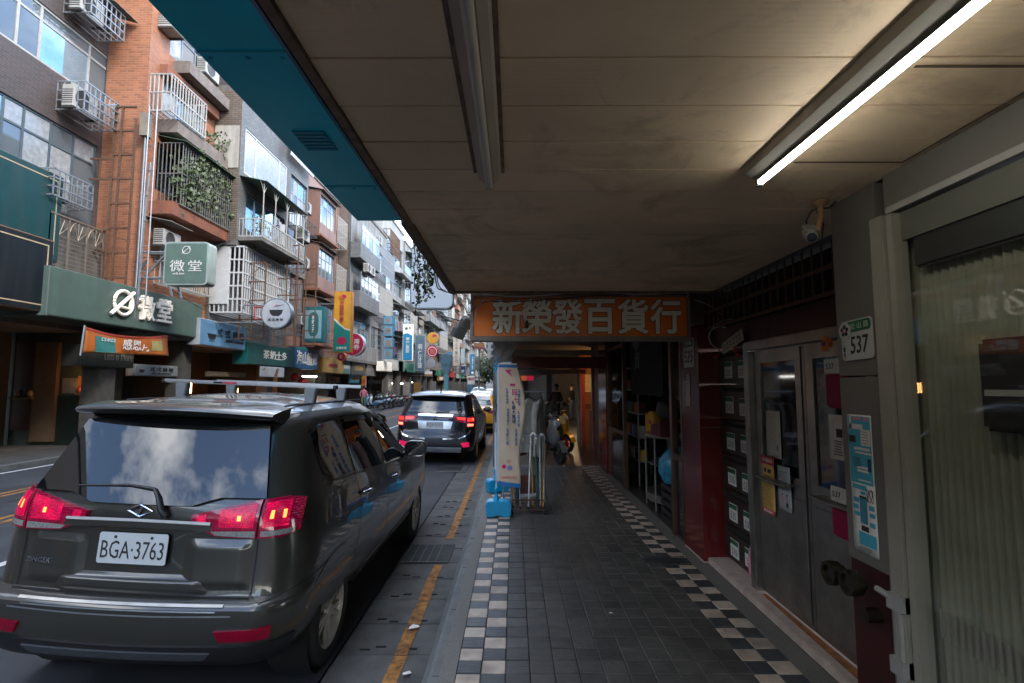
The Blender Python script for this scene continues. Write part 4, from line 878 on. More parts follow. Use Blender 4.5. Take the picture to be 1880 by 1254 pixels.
# ------------------------------------------------------------------ pavement things
cyanpl = M('cyan_plastic', (.0, .30, .52), .35, var=.06)
flagm = M('banner_cloth', (.58, .45, .31), .75, var=.08, scale=5); bluem = M('banner_blue', (.02, .14, .34), .7, var=.1); pinkm = M('banner_pink', (.50, .01, .16), .7, var=.05)
def flag(label, cx, cy, rotz, main):
    t = thing('banner_flag', label, 'banner', (cx, cy, 0), (0, 0, rotz))
    m = MB(); hw = .165
    prof = [(-hw, .02), (-hw, .17), (-hw+.03, .20), (hw-.03, .20), (hw, .17), (hw, .02), (hw-.02, .0), (.05, 0), (.03, .02), (-.03, .02), (-.05, 0), (-hw+.02, 0)]
    m.prism(prof, (0, .11, 0), XA, ZA, .22); m.build('water_base', cyanpl, t, local=True, bevel=.012)
    m = MB(); m.lathe([(.04, .2), (.035, .23), (.02, .25), (.02, .30), (.028, .31), (.028, .35), (.014, .36)], (-.03, 0, 0), 'z', 16); m.build('socket', cyanpl, t, local=True, smooth=40)
    m = MB(); m.tube([(-.03, 0, .3), (-.035, 0, 1.2), (-.03, 0, 2.02)], .011, 8); m.tube([(-.03, 0, 1.99), (.17, -.01, 2.0)], .008, 6); m.build('pole', M('white_pole', (.55, .58, .6), .35, var=.05), t, local=True, smooth=60)
    m = MB(); m.tube([(-.033, 0, 1.90), (-.03, 0, 2.06)], .017, 8); m.tube([(.16, -.01, 2.0), (.178, -.01, 2.0)], .012, 8); m.build('cap', cyanpl, t, local=True)
    def wid(v): return float(np.interp(v, [0, .06, .12, .2, .28, .38, .48, .58, .68, .78, .88, .95, 1], [.31, .305, .295, .285, .292, .318, .352, .372, .368, .345, .305, .272, .25]))
    def S(u, v):       # cloth surface, u 0..1 across, v 0..1 up
        z = .40 + 1.59*v
        return Vector((-.02 + u*wid(v) + .012*math.sin(v*9)*u, -.03*math.sin(u*3+v*7)*u - .012*math.sin(v*13+u*5) - .02, z - .05*u*(1-v)))
    def cloth(u0, u1, v0, v1, off, nu=8, nv=24):
        return [[S(u0+(u1-u0)*i/nu, v0+(v1-v0)*j/nv) + Vector((0, -off, 0)) for i in range(nu+1)] for j in range(nv+1)]
    m = MB(); m.grid(cloth(0, 1, 0, 1, 0, 12, 60)); o = m.build('cloth', flagm, t, local=True, smooth=180); o.modifiers.new('t', 'SOLIDIFY').thickness = .002
    m = MB(); m.grid(cloth(0, 1, .965, .99, .003)); m.grid(cloth(0, 1, .0, .035, .003, 12, 3)); m.build('blue_hem', bluem, t, local=True)
    m = MB(); m.grid(cloth(0, .07, 0, 1, .003, 2, 60)); m.build('sleeve', M('banner_white', (.55, .58, .62), .7, var=.05), t, local=True)
    if main:
        def mark(u, v, poly, mat, nm='print'):
            mm = MB(); c = S(u, v); mm.prism(poly, (c.x, c.y-.006, c.z), XA, ZA, .001); return mm.build(nm, mat, t, local=True)
        mark(.48, .92, [(-.045, .035), (.05, .045), (.018, .012), (.06, -.05), (.045, -.045), (.0, -.005)], pinkm)
        for k, ch in enumerate('一日七'):
            c = S(.60+.05*k, .825-.062*k); text(ch, pinkm, t, (c.x, c.y-.012, c.z), XA, ZA, w=.068, h=.078 if k else .026, th=.001, off=0, bold=.06, local=True)
        for (u, v, s, n) in ((.36, .73, '超清晰視野\n', 1), (.40, .56, '專業驗配\n鏡片', 1), (.42, .40, '全館優惠', 1), (.80, .72, '兒童近視\n', 1), (.80, .55, '漸進多焦', 1), (.78, .40, '免費檢查', 1)):
            s2 = '\n'.join(s.replace('\n', '')); c = S(u, v); text(s2, bluem, t, (c.x, c.y-.012, c.z), XA, ZA, w=.034, h=.22, th=.001, off=0, bold=.02, local=True)
        c = S(.60, .60); text('\n'.join('眼鏡大賣場'), M('banner_navy', (.005, .03, .13), .7, var=0), t, (c.x, c.y-.014, c.z), XA, ZA, w=.048, h=.30, th=.001, off=0, bold=.05, local=True)
        for (u, v, r_, mt) in ((.30, .155, .028, pinkm), (.52, .20, .03, M('banner_skin', (.55, .3, .2), .7)), (.55, .15, .035, M('banner_violet', (.2, .2, .38), .7))): mark(u, v, circ(0, 0, r_, 14), mt)
        c = S(.52, .075); text('HHITUXA', M('banner_red', (.55, .08, .03), .7, var=0), t, (c.x, c.y-.014, c.z), XA, ZA, w=.20, h=.035, th=.001, off=0, bold=.02, local=True)
    return t
c = P(915, 950, Z=0); flag('cream banner flag with pink and blue print on a cyan water base', c.x, c.y+.1, 0, True)
c = P(912, 905, Z=0); flag('second banner flag on a cyan base behind the printed one', c.x, c.y+.1, .35, False)
# wire cart with poles, crutches and canes
c0 = P(940, 945, Z=0); c1 = P(1000, 945, Z=0)
CX0, CX1, CY0 = c0.x, c1.x, c0.y
ct = thing('wire_cart', 'rusty wire basket cart on castors beside the banner flag', 'cart', ((CX0+CX1)/2, CY0, 0))
m = MB(); CY1 = CY0 + .38
for z in (.06, .19): 
    for p, q in (((CX0, CY0), (CX1, CY0)), ((CX1, CY0), (CX1, CY1)), ((CX1, CY1), (CX0, CY1)), ((CX0, CY1), (CX0, CY0))): m.tube([(p[0], p[1], z), (q[0], q[1], z)], .008, 6)
for i in range(10):
    x_ = CX0 + (CX1-CX0)*i/9; m.tube([(x_, CY0, .06), (x_, CY0, .19)], .003, 4); m.tube([(x_, CY1, .06), (x_, CY1, .19)], .003, 4); m.tube([(x_, CY0, .06), (x_, CY1, .06)], .003, 4)
for i in range(5):
    m.tube([(CX0, CY0, .06+.03*i), (CX1, CY0, .06+.03*i)], .0025, 4); y_ = CY0+.38*i/4
    m.tube([(CX0, y_, .06), (CX0, y_, .19)], .003, 4); m.tube([(CX1, y_, .06), (CX1, y_, .19)], .003, 4)
m.build('basket', rustmetal, ct)
m = MB()
for x_, y_ in ((CX0, CY0), (CX1, CY0), (CX0, CY1), (CX1, CY1)): m.tube([(x_, y_, .19), (x_, y_, 1.02)], .009, 6)
m.tube([(CX0, CY0, 1.02), (CX1, CY0, 1.02)], .009, 6); m.tube([(CX0, CY1, 1.02), (CX1, CY1, 1.02)], .009, 6); m.tube([(CX0, CY0, .92), (CX1, CY0, .92)], .006, 6); m.build('upright_frame', galv, ct)
m = MB()
for x_, y_ in ((CX0, CY0), (CX1, CY0), (CX0, CY1), (CX1, CY1)): m.lathe([(.006, -.012), (.028, -.012), (.028, .012), (.006, .012)], (x_, y_, .029), 'x', 14)
m.build('castor', rubber, ct)
canes = [(.02, 'yellow_pole', (.68, .32, .02), 1.0, 'mustard yellow wooden pole leaning at the left side of the cart', .012),
         (.10, 'grey_cane', (.50, .49, .47), .98, 'grey walking cane with hooked handle in the cart', .010),
         (.20, 'white_crutch', (.68, .68, .68), 1.0, 'pale aluminium crutch in the middle of the cart', .013),
         (.26, 'gold_pole', (.5, .32, .08), .86, 'dull gold pole behind the crutch in the cart', .011),
         (.32, 'green_umbrella', (.02, .07, .065), .82, 'dark green furled umbrella at the right of the cart', .02),
         (.35, 'spotted_cane', (.40, .40, .38), .98, 'speckled curved walking stick at the right end of the cart', .010),
         (.385, 'green_yellow_pole', (.66, .33, .03), .95, 'orange and green pole leaning outside the cart', .014),
         (.06, 'teal_umbrella', (.01, .05, .09), .52, 'navy furled umbrella standing low at the left of the cart', .024)]
for (dx, nm, cc, hh, lab, r_) in canes:
    x_ = CX0 + dx*(CX1-CX0)/.40; y_ = CY0 + random.uniform(.02, .1); t = thing(nm, lab, 'umbrella' if 'umbrella' in nm else 'walking stick' if 'cane' in nm or 'crutch' in nm else 'pole', (x_, y_, .07)); mt = M(nm, cc, .45, var=.3, scale=20)
    lean = random.uniform(-.03, .05)
    if 'umbrella' in nm:
        m = MB(); m.tube([(x_, y_, .07), (x_+lean*.3, y_, .16), (x_+lean*.6, y_, hh*.7), (x_+lean, y_, hh)], [.006, r_, r_*1.2, .008], 10); m.build('canopy', mt, t, smooth=60)
        m = MB(); m.tube([(x_+lean, y_, hh), (x_+lean, y_, hh+.08)], .008, 6); m.build('handle', blackplastic, t)
    else:
        pts = [(x_, y_, .075), (x_+lean, y_, hh-.03)]; m = MB()
        m.tube(pts, [r_*.8, r_], 8); m.build('shaft', mt, t, smooth=60); m = MB()
        if 'cane' in nm or 'crutch' in nm:
            cable(m, [(x_+lean, y_, hh-.03), (x_+lean, y_-.01, hh+.03), (x_+lean+.03, y_-.02, hh+.06), (x_+lean+.065, y_-.02, hh+.03), (x_+lean+.07, y_-.02, hh-.02)], r_*1.1, 8); m.build('handle', mt, t, smooth=60)
        else: m.tube([(x_+lean, y_, hh-.03), (x_+lean*1.03, y_, hh+.02)], r_*1.15, 8); m.build('end_cap', M('cap_dark', (.05, .06, .04), .6), t)
        m = MB(); m.tube([(x_, y_, .066), (x_, y_, .10)], r_*1.2, 8); m.build('ferrule', rubber, t)
o = MB().obox(((CX0+CX1)/2, CY0+.25, .33), (.22, .14, .26)).build('maroon_box', M('maroon_card', (.13, .03, .025), .6, var=.2), None, bevel=.006); tag(o, 'maroon box standing inside the wire cart', 'box')
m = MB(); m.tube([(CX0+.10, CY0+.06, .22), (CX0+.32, CY0+.06, .235)], .035, 12); tag(m.build('towel_roll', M('mottled_towel', (.25, .23, .2), .9, var=.5, scale=40), None, smooth=40), 'mottled grey towel roll lying across the front of the wire cart', 'towel')
# garments on a rail
def garment(label, x, y, z, w, l, col, rz):
    t = thing('hanging_shirt', label, 'shirt', (x, y, z), (0, 0, rz)); nm = 'cloth_%d' % len(bpy.data.objects)
    mt = M(nm, col, .85, var=.15, scale=10); m = MB(); rows = []
    for j in range(15):
        v = j/14; zz = -.02 - l*v; ww = w*(.28 + .72*min(1, v*5.5)**.7)*(1 + .10*v)
        rows.append([Vector((ww*math.cos(a)*.5, .055*(.6+v)*math.sin(a) + .012*math.sin(a*7+v*4)*v, zz - .03*abs(math.cos(a))*(1-min(1, v*4)))) for a in [2*math.pi*i/36 for i in range(37)]])
    m.grid(rows); m.build('cloth', mt, t, local=True, smooth=180)
    m = MB()
    for s in (-1, 1): m.tube([(s*w*.40, 0, -.10), (s*w*.52, .02, -.26), (s*w*.55, .02, -.52)], [.06, .055, .045], 10)
    m.build('sleeve', mt, t, local=True, smooth=60)
    m = MB(); m.tube([(-w*.38, 0, -.06), (0, 0, -.005), (w*.38, 0, -.06)], .006, 6); cable(m, [(0, 0, -.005), (0, 0, .03), (.02, 0, .05), (.0, 0, .07), (-.015, 0, .055)], .003); m.build('hanger', blackplastic, t, local=True)
GY = 7.75
rk = thing('garment_rail', 'chrome garment rail behind the wire cart', 'clothes rail', (.3, GY, 0)); m = MB()
m.tube([(-.15, GY, 1.60), (.46, GY, 1.60)], .012, 8)
for x_ in (-.15, .46): m.tube([(x_, GY, .03), (x_, GY, 1.60)], .012, 8); m.tube([(x_, GY-.22, .03), (x_, GY+.22, .03)], .012, 8)
m.build('rail', galv, rk, smooth=60)
garment('grey white shirt hanging in the middle of the garment rail', .22, GY, 1.53, .36, .80, (.33, .32, .29), .5)
garment('dusty rose shirt hanging behind the grey one', .06, GY, 1.53, .34, .85, (.17, .10, .085), .9)
garment('off white jacket hanging at the right end of the rail', .40, GY-.02, 1.53, .38, .85, (.38, .37, .34), 1.2)
garment('black top hanging at the left end of the rail', -.08, GY, 1.53, .34, .8, (.012, .012, .012), .7)
# clear plastic sheet bundled at the sign's corner
pm = bpy.data.materials.new('clear_plastic_sheet'); pm.use_nodes = True; _t = pm.node_tree; _t.nodes.clear()
_o = nn(_t, 'ShaderNodeOutputMaterial'); _a = nn(_t, 'ShaderNodeBsdfTransparent'); _d = nn(_t, 'ShaderNodeBsdfPrincipled'); _d.inputs['Base Color'].default_value = (.5, .5, .5, 1); _d.inputs['Roughness'].default_value = .3
_m = nn(_t, 'ShaderNodeMixShader'); _n = nn(_t, 'ShaderNodeTexNoise'); _n.inputs['Scale'].default_value = 9; _mr = nn(_t, 'ShaderNodeMapRange'); _mr.inputs['To Min'].default_value = .25; _mr.inputs['To Max'].default_value = .75
_t.links.new(_n.outputs['Fac'], _mr.inputs['Value']); _t.links.new(_mr.outputs[0], _m.inputs[0]); _t.links.new(_a.outputs[0], _m.inputs[1]); _t.links.new(_d.outputs[0], _m.inputs[2]); _t.links.new(_m.outputs[0], _o.inputs[0])
m = MB(); ps_ = [(893, 628), (905, 690), (935, 668), (958, 640)]
rows = []
for j in range(9):
    v = j/8; L_ = P(890+8*v, 627+55*v*(1-.2*v), Y=5.4+.15*v); R_ = P(955-50*v**1.5, 627+50*v, Y=5.3+.3*v); rows.append([L_.lerp(R_, i/8) + Vector((0, .05*math.sin(i*2.1+j*.7), 0)) for i in range(9)])
m.grid(rows); o = m.build('plastic_sheet', pm, None, smooth=180); tag(o, 'crumpled clear plastic sheet hanging under the left corner of the orange sign', 'plastic sheet')

# ---- hanging vines at the canopy edge + white blade sign behind them
leafm = M('vine_leaf', (.055, .075, .025), .6, var=.4, scale=30, world=True); stemm = M('vine_stem', (.07, .05, .03), .8)
def leaves(m, pts, n, size, spread=.02):
    for _ in range(n):
        p = Vector(random.choice(pts)) + Vector([random.gauss(0, spread) for _ in range(3)]); a = Vector([random.gauss(0, 1) for _ in range(3)]).normalized(); b = a.orthogonal().normalized(); s = size*random.uniform(.6, 1.3)
        m.add([p - a*s*.1, p + b*s*.45 + a*s*.5, p + a*s*1.1, p - b*s*.45 + a*s*.5], [(0, 1, 2, 3)])
vd = [('long tangled vine hanging farthest along the canopy edge', 763, 470, 592), ('double stranded vine hanging beside the longest vine', 778, 470, 572), ('short vine hanging closest to the canopy trim', 790, 490, 560)]
for k, (lab, px, py0, py1) in enumerate(vd):
    t = thing('hanging_vine', lab, 'plant', P(px, py0, X=-.66)); m = MB(); lm = MB(); allp = []
    for s in range(3 if k < 2 else 1):
        a = P(px + random.uniform(-4, 8), py0-25, X=-.63); pts = [a]; 
        b = P(px + random.uniform(-5, 5)+s*5, py1-random.uniform(0, 40), Y=a.y)
        for i in range(1, 15): pts.append(a.lerp(b, i/14) + Vector((random.gauss(0, .008), random.gauss(0, .008), 0)))
        m.tube(pts, .0035, 4); allp += pts
    m.build('stem', stemm, t); leaves(lm, allp, 130, .022, .008); lm.build('leaves', leafm, t)
t = thing('blank_blade_sign', 'blank white rounded sign projecting behind the hanging vines', 'sign', (-1.1, 7, 2.7))
a, b = P(757, 440, Y=7.2), P(831, 566, Y=7.2)
m = MB(); m.prism(rrect(a.x, b.z, b.x, a.z+.3, .09), (0, 7.4, 0), XA, ZA, .2); m.build('face', M('sign_white_acrylic', (.62, .64, .66), .35, var=.05), t, bevel=.01)
m = MB(); m.tube([(b.x, 7.3, a.z+.1), (-.42, 7.3, a.z+.1)], .025, 8); m.tube([(b.x, 7.3, b.z+.25), (-.42, 7.3, b.z+.25)], .025, 8); m.build('bracket', darkmetal, t)
m = MB(); cable(m, [P(795, 480, X=-.64), P(802, 525, X=-.68), P(812, 533, X=-.66), P(832, 540, X=-.60)], .006); cable(m, [P(800, 490, X=-.64), P(808, 528, X=-.66), P(835, 541, X=-.6)], .005); cable(m, [P(790, 565, Y=9), P(815, 580, Y=8), P(850, 590, Y=6)], .008)
tag(m.build('cable', blackplastic, None, smooth=60), 'black cables sagging from the outer canopy trim', 'cable')

# ------------------------------------------------------------------ scooters
def wheel(parent, y, rr, w, tyre, rim, nm='wheel'):
    t_ = MB(); t_.lathe([(rr*.72, -w*.45), (rr*.9, -w*.5), (rr, -w*.25), (rr, w*.25), (rr*.9, w*.5), (rr*.72, w*.45)], (0, y, rr), 'x', 24, close=True); o = t_.build(nm, tyre, parent, local=True, smooth=50)
    r_ = MB(); r_.lathe([(rr*.73, -w*.3), (rr*.73, w*.3), (rr*.64, w*.3), (rr*.64, -w*.3)], (0, y, rr), 'x', 24, close=True); r_.lathe([(rr*.18, -w*.45), (rr*.18, w*.45)], (0, y, rr), 'x', 12)
    for k in range(6):
        a = k*math.pi/3; r_.obox((0, y+math.cos(a)*rr*.42, rr+math.sin(a)*rr*.42), (w*.4, rr*.5, rr*.11), (a, 0, 0))
    r_.build('rim', rim, o, local=True); return o
scn = 0
def make_scooter(label, bodyc, accent, rimc, group=None):
    global scn; scn += 1
    t = thing('scooter', label, 'scooter', group=group); bm_ = M('scooter_paint_%d' % scn, bodyc, .22, var=.05, coat=.6); ac = M('scooter_accent_%d' % scn, accent, .3, var=.05); rm_ = M('scooter_rim_%d' % scn, rimc, .35, metal=.4)
    wheel(t, .62, .24, .11, rubber, rm_); wheel(t, -.62, .25, .12, rubber, rm_)
    m = MB()      # rear bodywork
    rows = []
    for y, hw, z0, z1 in ((-.95, .05, .72, .80), (-.85, .12, .58, .80), (-.5, .16, .42, .78), (-.15, .15, .36, .74), (.02, .12, .34, .60), (.06, .10, .34, .42)):
        rows.append([(hw*math.cos(a), y, (z0+z1)/2 + (z1-z0)/2*math.sin(a)) for a in [2*math.pi*i/16 for i in range(17)]])
    m.grid(rows); m.build('rear_body', bm_, t, local=True, smooth=60)
    m = MB(); rows = []
    for y, hw, z0, z1 in ((.42, .13, .32, .95), (.50, .17, .36, 1.0), (.58, .15, .42, 1.02), (.66, .09, .50, 1.0), (.70, .04, .6, .95)):
        rows.append([(hw*math.cos(a), y - (.06 if math.sin(a) > 0 else 0)*math.sin(a), (z0+z1)/2 + (z1-z0)/2*math.sin(a)) for a in [2*math.pi*i/16 for i in range(17)]])
    m.grid(rows); m.build('leg_shield', bm_, t, local=True, smooth=60)
    m = MB(); m.prism([(-.14, .0), (.14, .0), (.14, .5), (-.14, .5)], (0, .0, .30), XA, YA, .06); m.build('footboard', blackplastic, t, local=True, bevel=.015)
    m = MB(); m.obox((0, -.42, .82), (.26, .78, .10), (.06, 0, 0)); m.build('seat', M('scooter_seat', (.015, .015, .015), .6), t, local=True, bevel=.04, seg=3)
    m = MB(); m.obox((0, .60, .80), (.20, .03, .16), (.35, 0, 0)); m.build('front_panel', ac, t, local=True, bevel=.01); m = MB()
    for s in (-1, 1): m.obox((s*.158, -.5, .62), (.012, .5, .12), (.1, 0, 0))
    m.build('side_panel', ac, t, local=True, bevel=.004)
    m = MB(); m.tube([(-.34, .32, 1.06), (-.2, .42, 1.03), (0, .45, 1.0), (.2, .42, 1.03), (.34, .32, 1.06)], .014, 8); m.tube([(0, .45, 1.0), (0, .50, .6), (0, .62, .25)], .025, 8); m.build('handlebar', darkmetal, t, local=True, smooth=60)
    m = MB(); m.obox((0, .50, 1.03), (.22, .14, .13), (-.3, 0, 0)); m.build('handlebar_cowl', bm_, t, local=True, bevel=.03, seg=3)
    for s in (-1, 1):
        m = MB(); m.tube([(s*.24, .40, 1.05), (s*.30, .40, 1.22)], .006, 6); m.lathe([(0, -.008), (.05, -.008), (.055, 0), (.05, .008), (0, .008)], (s*.33, .40, 1.25), 'y', 14); m.build('mirror', blackplastic, t, local=True, smooth=40)
    m = MB(); m.lathe([(0, .03), (.06, .02), (.075, -.02)], (0, .655, .88), 'y', 16); m.build('headlight', M('headlight_lens', (.5, .5, .52), .08, var=0), t, local=True, smooth=60)
    m = MB(); m.obox((0, -.955, .74), (.15, .03, .06)); m.build('tail_light', M('scooter_tail', (.35, .01, .02), .15, var=0), t, local=True, bevel=.01)
    m = MB(); m.obox((0, -.99, .55), (.16, .01, .12), (.2, 0, 0)); m.build('number_plate', M('scooter_plate', (.5, .5, .5), .5), t, local=True); m = MB(); m.prism([(-.07, .0), (.07, 0), (.05, .22), (-.05, .22)], (0, -.93, .48), XA, ZA, .02); m.build('rear_fender', blackplastic, t, local=True)
    fm_ = MB(); fm_.grid([[(x_, .62+.275*math.cos(a), .24+.275*math.sin(a)) for x_ in (-.07, 0, .07)] for a in [R(10+15*i) for i in range(10)]]); fm_.build('front_fender', bm_, t, local=True, smooth=60)
    m = MB(); m.tube([(.13, -.3, .26), (.16, -.6, .30), (.165, -.85, .36)], [.03, .05, .055], 10); m.build('exhaust', darkmetal, t, local=True, smooth=50)
    return t
def place(t, x, y, z, rz, lean=0): t.location = (x, y, z); t.rotation_euler = (0, lean, rz); return t
sc1 = make_scooter('grey scooter parked in the covered walkway with its front wheel turned', (.14, .14, .14), (.05, .05, .05), (.06, .06, .06)); place(sc1, .80, 11.75, .0, R(200), .1)
sc2 = make_scooter('black and yellow scooter with red wheels parked in the covered walkway', (.02, .02, .02), (.55, .32, .02), (.5, .01, .04)); place(sc2, 1.0, 13.6, .0, R(215), .08)
for o_ in sc2.children:
    if o_.name.startswith(('leg_shield', 'front_fender')): o_.data.materials[0] = MATS['scooter_accent_2']
variants = [((.10, .13, .17), (.3, .3, .3)), ((.45, .45, .44), (.03, .03, .03)), ((.015, .015, .018), (.2, .2, .2)), ((.10, .25, .40), (.4, .4, .4)), ((.30, .03, .03), (.03, .03, .03)), ((.2, .28, .24), (.03, .03, .03))]
protos = [make_scooter('scooter', b_, a_, (.2, .2, .2)) for b_, a_ in variants]
ORD = 'first second third fourth fifth sixth seventh eighth ninth tenth eleventh twelfth thirteenth fourteenth fifteenth sixteenth seventeenth eighteenth nineteenth twentieth twenty-first twenty-second'.split()
names = ['slate blue', 'white', 'black', 'sky blue', 'red', 'pale green']
used = [False]*6
for i in range(22):
    k = [3, 2, 1, 0, 2, 5, 1, 2, 4, 0, 1, 2, 3, 2, 1, 5, 0, 2, 1, 4, 2, 1][i]
    t = protos[k] if not used[k] else copy_tree(protos[k]); used[k] = True
    yy = 36.2 + i*.95 + (4 if i > 10 else 0); place(t, -10.0 + random.uniform(-.15, .2), yy, road_z(-10), R(90 + random.uniform(-14, 10)), R(6))
    t['label'] = f'{names[k]} scooter, {ORD[i]} in the far kerb row counted from the person in pink'; t['group'] = 'scooters parked along the far kerb'

# ------------------------------------------------------------------ left side of the street
def wall_holes(m, xf, y0, y1, z0, z1, holes, depth=.14):
    ys = sorted(set([y0, y1] + [v for h in holes for v in (h[0], h[1])])); zs = sorted(set([z0, z1] + [v for h in holes for v in (h[2], h[3])]))
    for i in range(len(ys)-1):
        for j in range(len(zs)-1):
            cy, cz = (ys[i]+ys[i+1])/2, (zs[j]+zs[j+1])/2
            if any(h[0] < cy < h[1] and h[2] < cz < h[3] for h in holes): continue
            m.quad((xf, ys[i], zs[j]), (xf, ys[i+1], zs[j]), (xf, ys[i+1], zs[j+1]), (xf, ys[i], zs[j+1]))
    for a, b, c, d in holes:
        x1 = xf - depth
        m.quad((xf, a, c), (xf, b, c), (x1, b, c), (x1, a, c)); m.quad((xf, a, d), (x1, a, d), (x1, b, d), (xf, b, d))
        m.quad((xf, a, c), (x1, a, c), (x1, a, d), (xf, a, d)); m.quad((xf, b, c), (xf, b, d), (x1, b, d), (x1, b, c))
def window(root, xf, a, b, c, d, nx=3, fm=None, panes=None, tr=.0, ft=.05, rec=.08, name='window'):
    """framed window in the plane X = xf: a..b along Y, c..d in Z; tr = transom fraction from the top"""
    fm = fm or galv; x0, x1 = xf-rec-.05, xf-rec
    es = a if isinstance(a, list) else [a + (b-a)*i/nx for i in range(nx+1)]; a, b = es[0], es[-1]
    f = MB(); f.box(x0, x1, a, b, c, c+ft); f.box(x0, x1, a, b, d-ft, d)
    for i, e in enumerate(es):
        lo = a if i == 0 else e-ft/2; f.box(x0+.001, x1-.001, min(lo, b-ft), min(lo, b-ft)+ft, c+ft, d-ft)
    zt = d - tr*(d-c)
    if tr: f.box(x0+.002, x1-.002, a+ft, b-ft, zt-ft/2, zt+ft/2)
    fo = f.build(name, fm, root)
    for i in range(len(es)-1):
        rng = [(c+ft, zt-ft/2), (zt+ft/2, d-ft)] if tr else [(c+ft, d-ft)]
        for (p, q) in rng:
            pm_ = random.choice(panes) if panes else random.choice([winglass, winblue, wincurtain, windark, windark, winglass])
            box('pane', pm_, fo, xf-rec-.03, xf-rec-.022, es[i]+ft*.5, es[i+1]-ft*.5, p, q)
    return fo
def cage(root, xf, a, b, c, d, dep, mat=None, st=.14, r=.012, rails=2, name='window_cage'):
    """steel security cage standing off the wall"""
    m = MB(); x1 = xf+dep; mat = mat or offwhite
    n = max(2, int((b-a)/st))
    for i in range(n+1): y = a+(b-a)*i/n; m.box(x1-r, x1+r, y-r, y+r, c, d)
    ns = max(1, int(dep/st))
    for i in range(ns):
        x = xf + dep*i/ns
        for y in (a, b): m.box(x-r, x+r, y-r, y+r, c, d)
    for k in range(rails+1):
        z = c+(d-c)*k/rails; m.box(xf, x1+r*1.3, a-r*1.2, a+r*1.2, z-r*1.4, z+r*1.4); m.box(xf, x1+r*1.3, b-r*1.2, b+r*1.2, z-r*1.4, z+r*1.4); m.box(x1-r*1.3, x1+r*1.3, a, b, z-r*1.5, z+r*1.5)
    for k in range(4): x = xf+dep*k/4; m.box(x-r, x+r, a, b, c-r, c+r)
    return m.build(name, mat, root)
ACN = 0
def ac(label, x, y, z, w=.8, h=.55, d=.32, group=None):
    t = thing('air_conditioner', label, 'air conditioner', (x, y, z), group=group)
    box('casing', offwhite, t, x-d, x, y-w/2, y+w/2, z, z+h, bevel=.015)
    m = MB(); m.lathe([(.0, .004), (h*.36, .004), (h*.40, .012), (h*.42, 0)], (x+.003, y-w*.12, z+h/2), 'x', 20); m.build('fan_grille', darkmetal, t, smooth=40)
    m = MB()
    for k in range(7): m.box(x-d+.02, x-.02, y-w/2-.006, y-w/2-.001, z+.08+k*.06, z+.10+k*.06)
    m.box(x-d, x+.02, y-w/2, y-w/2+.04, z-.05, z-.002); m.box(x-d, x+.02, y+w/2-.04, y+w/2, z-.05, z-.002); m.build('louvre', darkmetal, t)
    return t
def shell(label, xf, y0, y1, h, mat, holes=(), z0=3.4, side=None, back=-22):
    b = thing('town_building', label, 'building', (xf, (y0+y1)/2, 0))
    m = MB(); wall_holes(m, xf, y0, y1, z0, h, list(holes)); m.build('street_wall', mat, b, fixn=False)
    MB().quad((back, y0, z0), (xf, y0, z0), (xf, y0, h), (back, y0, h)).build('side_wall', side or mat, b, fixn=False); MB().quad((xf, y1, z0), (back, y1, z0), (back, y1, h), (xf, y1, h)).build('side_wall', side or mat, b, fixn=False)
    r_ = MB(); r_.box(back, xf+.06, y0-.001, y1+.001, h+.001, h+.22); r_.build('roof_slab', sootgrey, b)
    box('floor_slab', sootgrey, b, back, xf-.002, y0+.002, y1-.002, z0-.18, z0-.001)
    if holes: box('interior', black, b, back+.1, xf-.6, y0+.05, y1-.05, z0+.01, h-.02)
    return b
def bay(b, xf, y0, y1, z0, z1, dep, mat, wz=None, nx=4, fm=None, panes=None, tr=0., under=None):
    """projecting bay or closed-in balcony"""
    x1 = xf+dep; m = MB(); h = []
    if wz: h = [(y0+.08, y1-.08, wz[0], wz[1])]
    wall_holes(m, x1, y0, y1, z0, z1, h)
    m.quad((xf, y0, z0), (x1, y0, z0), (x1, y0, z1), (xf, y0, z1)); m.quad((x1, y1, z0), (xf, y1, z0), (xf, y1, z1), (x1, y1, z1)); m.quad((xf, y0, z1), (x1, y0, z1), (x1, y1, z1), (xf, y1, z1)); m.quad((xf, y1, z0), (x1, y1, z0), (x1, y0, z0), (xf, y0, z0))
    o = m.build('bay', mat, b, fixn=False)
    if wz: window(b, x1, h[0][0], h[0][1], wz[0], wz[1], nx, fm, panes, tr)
    return o
def awning(b, xf, y0, y1, z, dep, drop, mat, nm='awning'):
    m = MB(); n = max(2, int((y1-y0)/.2)); rows = [[(xf + dep*k, y0+(y1-y0)*i/(2*n), z - drop*k + .012*(i % 2)) for i in range(2*n+1)] for k in (0, 1)]
    m.grid(rows); o = m.build(nm, mat, b); o.modifiers.new('t', 'SOLIDIFY').thickness = .012; return o
sheetm = M('corrugated_sheet', (.16, .18, .17), .5, var=.3, scale=4, streak=.4); greensheet = M('green_sheet', (.10, .15, .11), .45, var=.25)

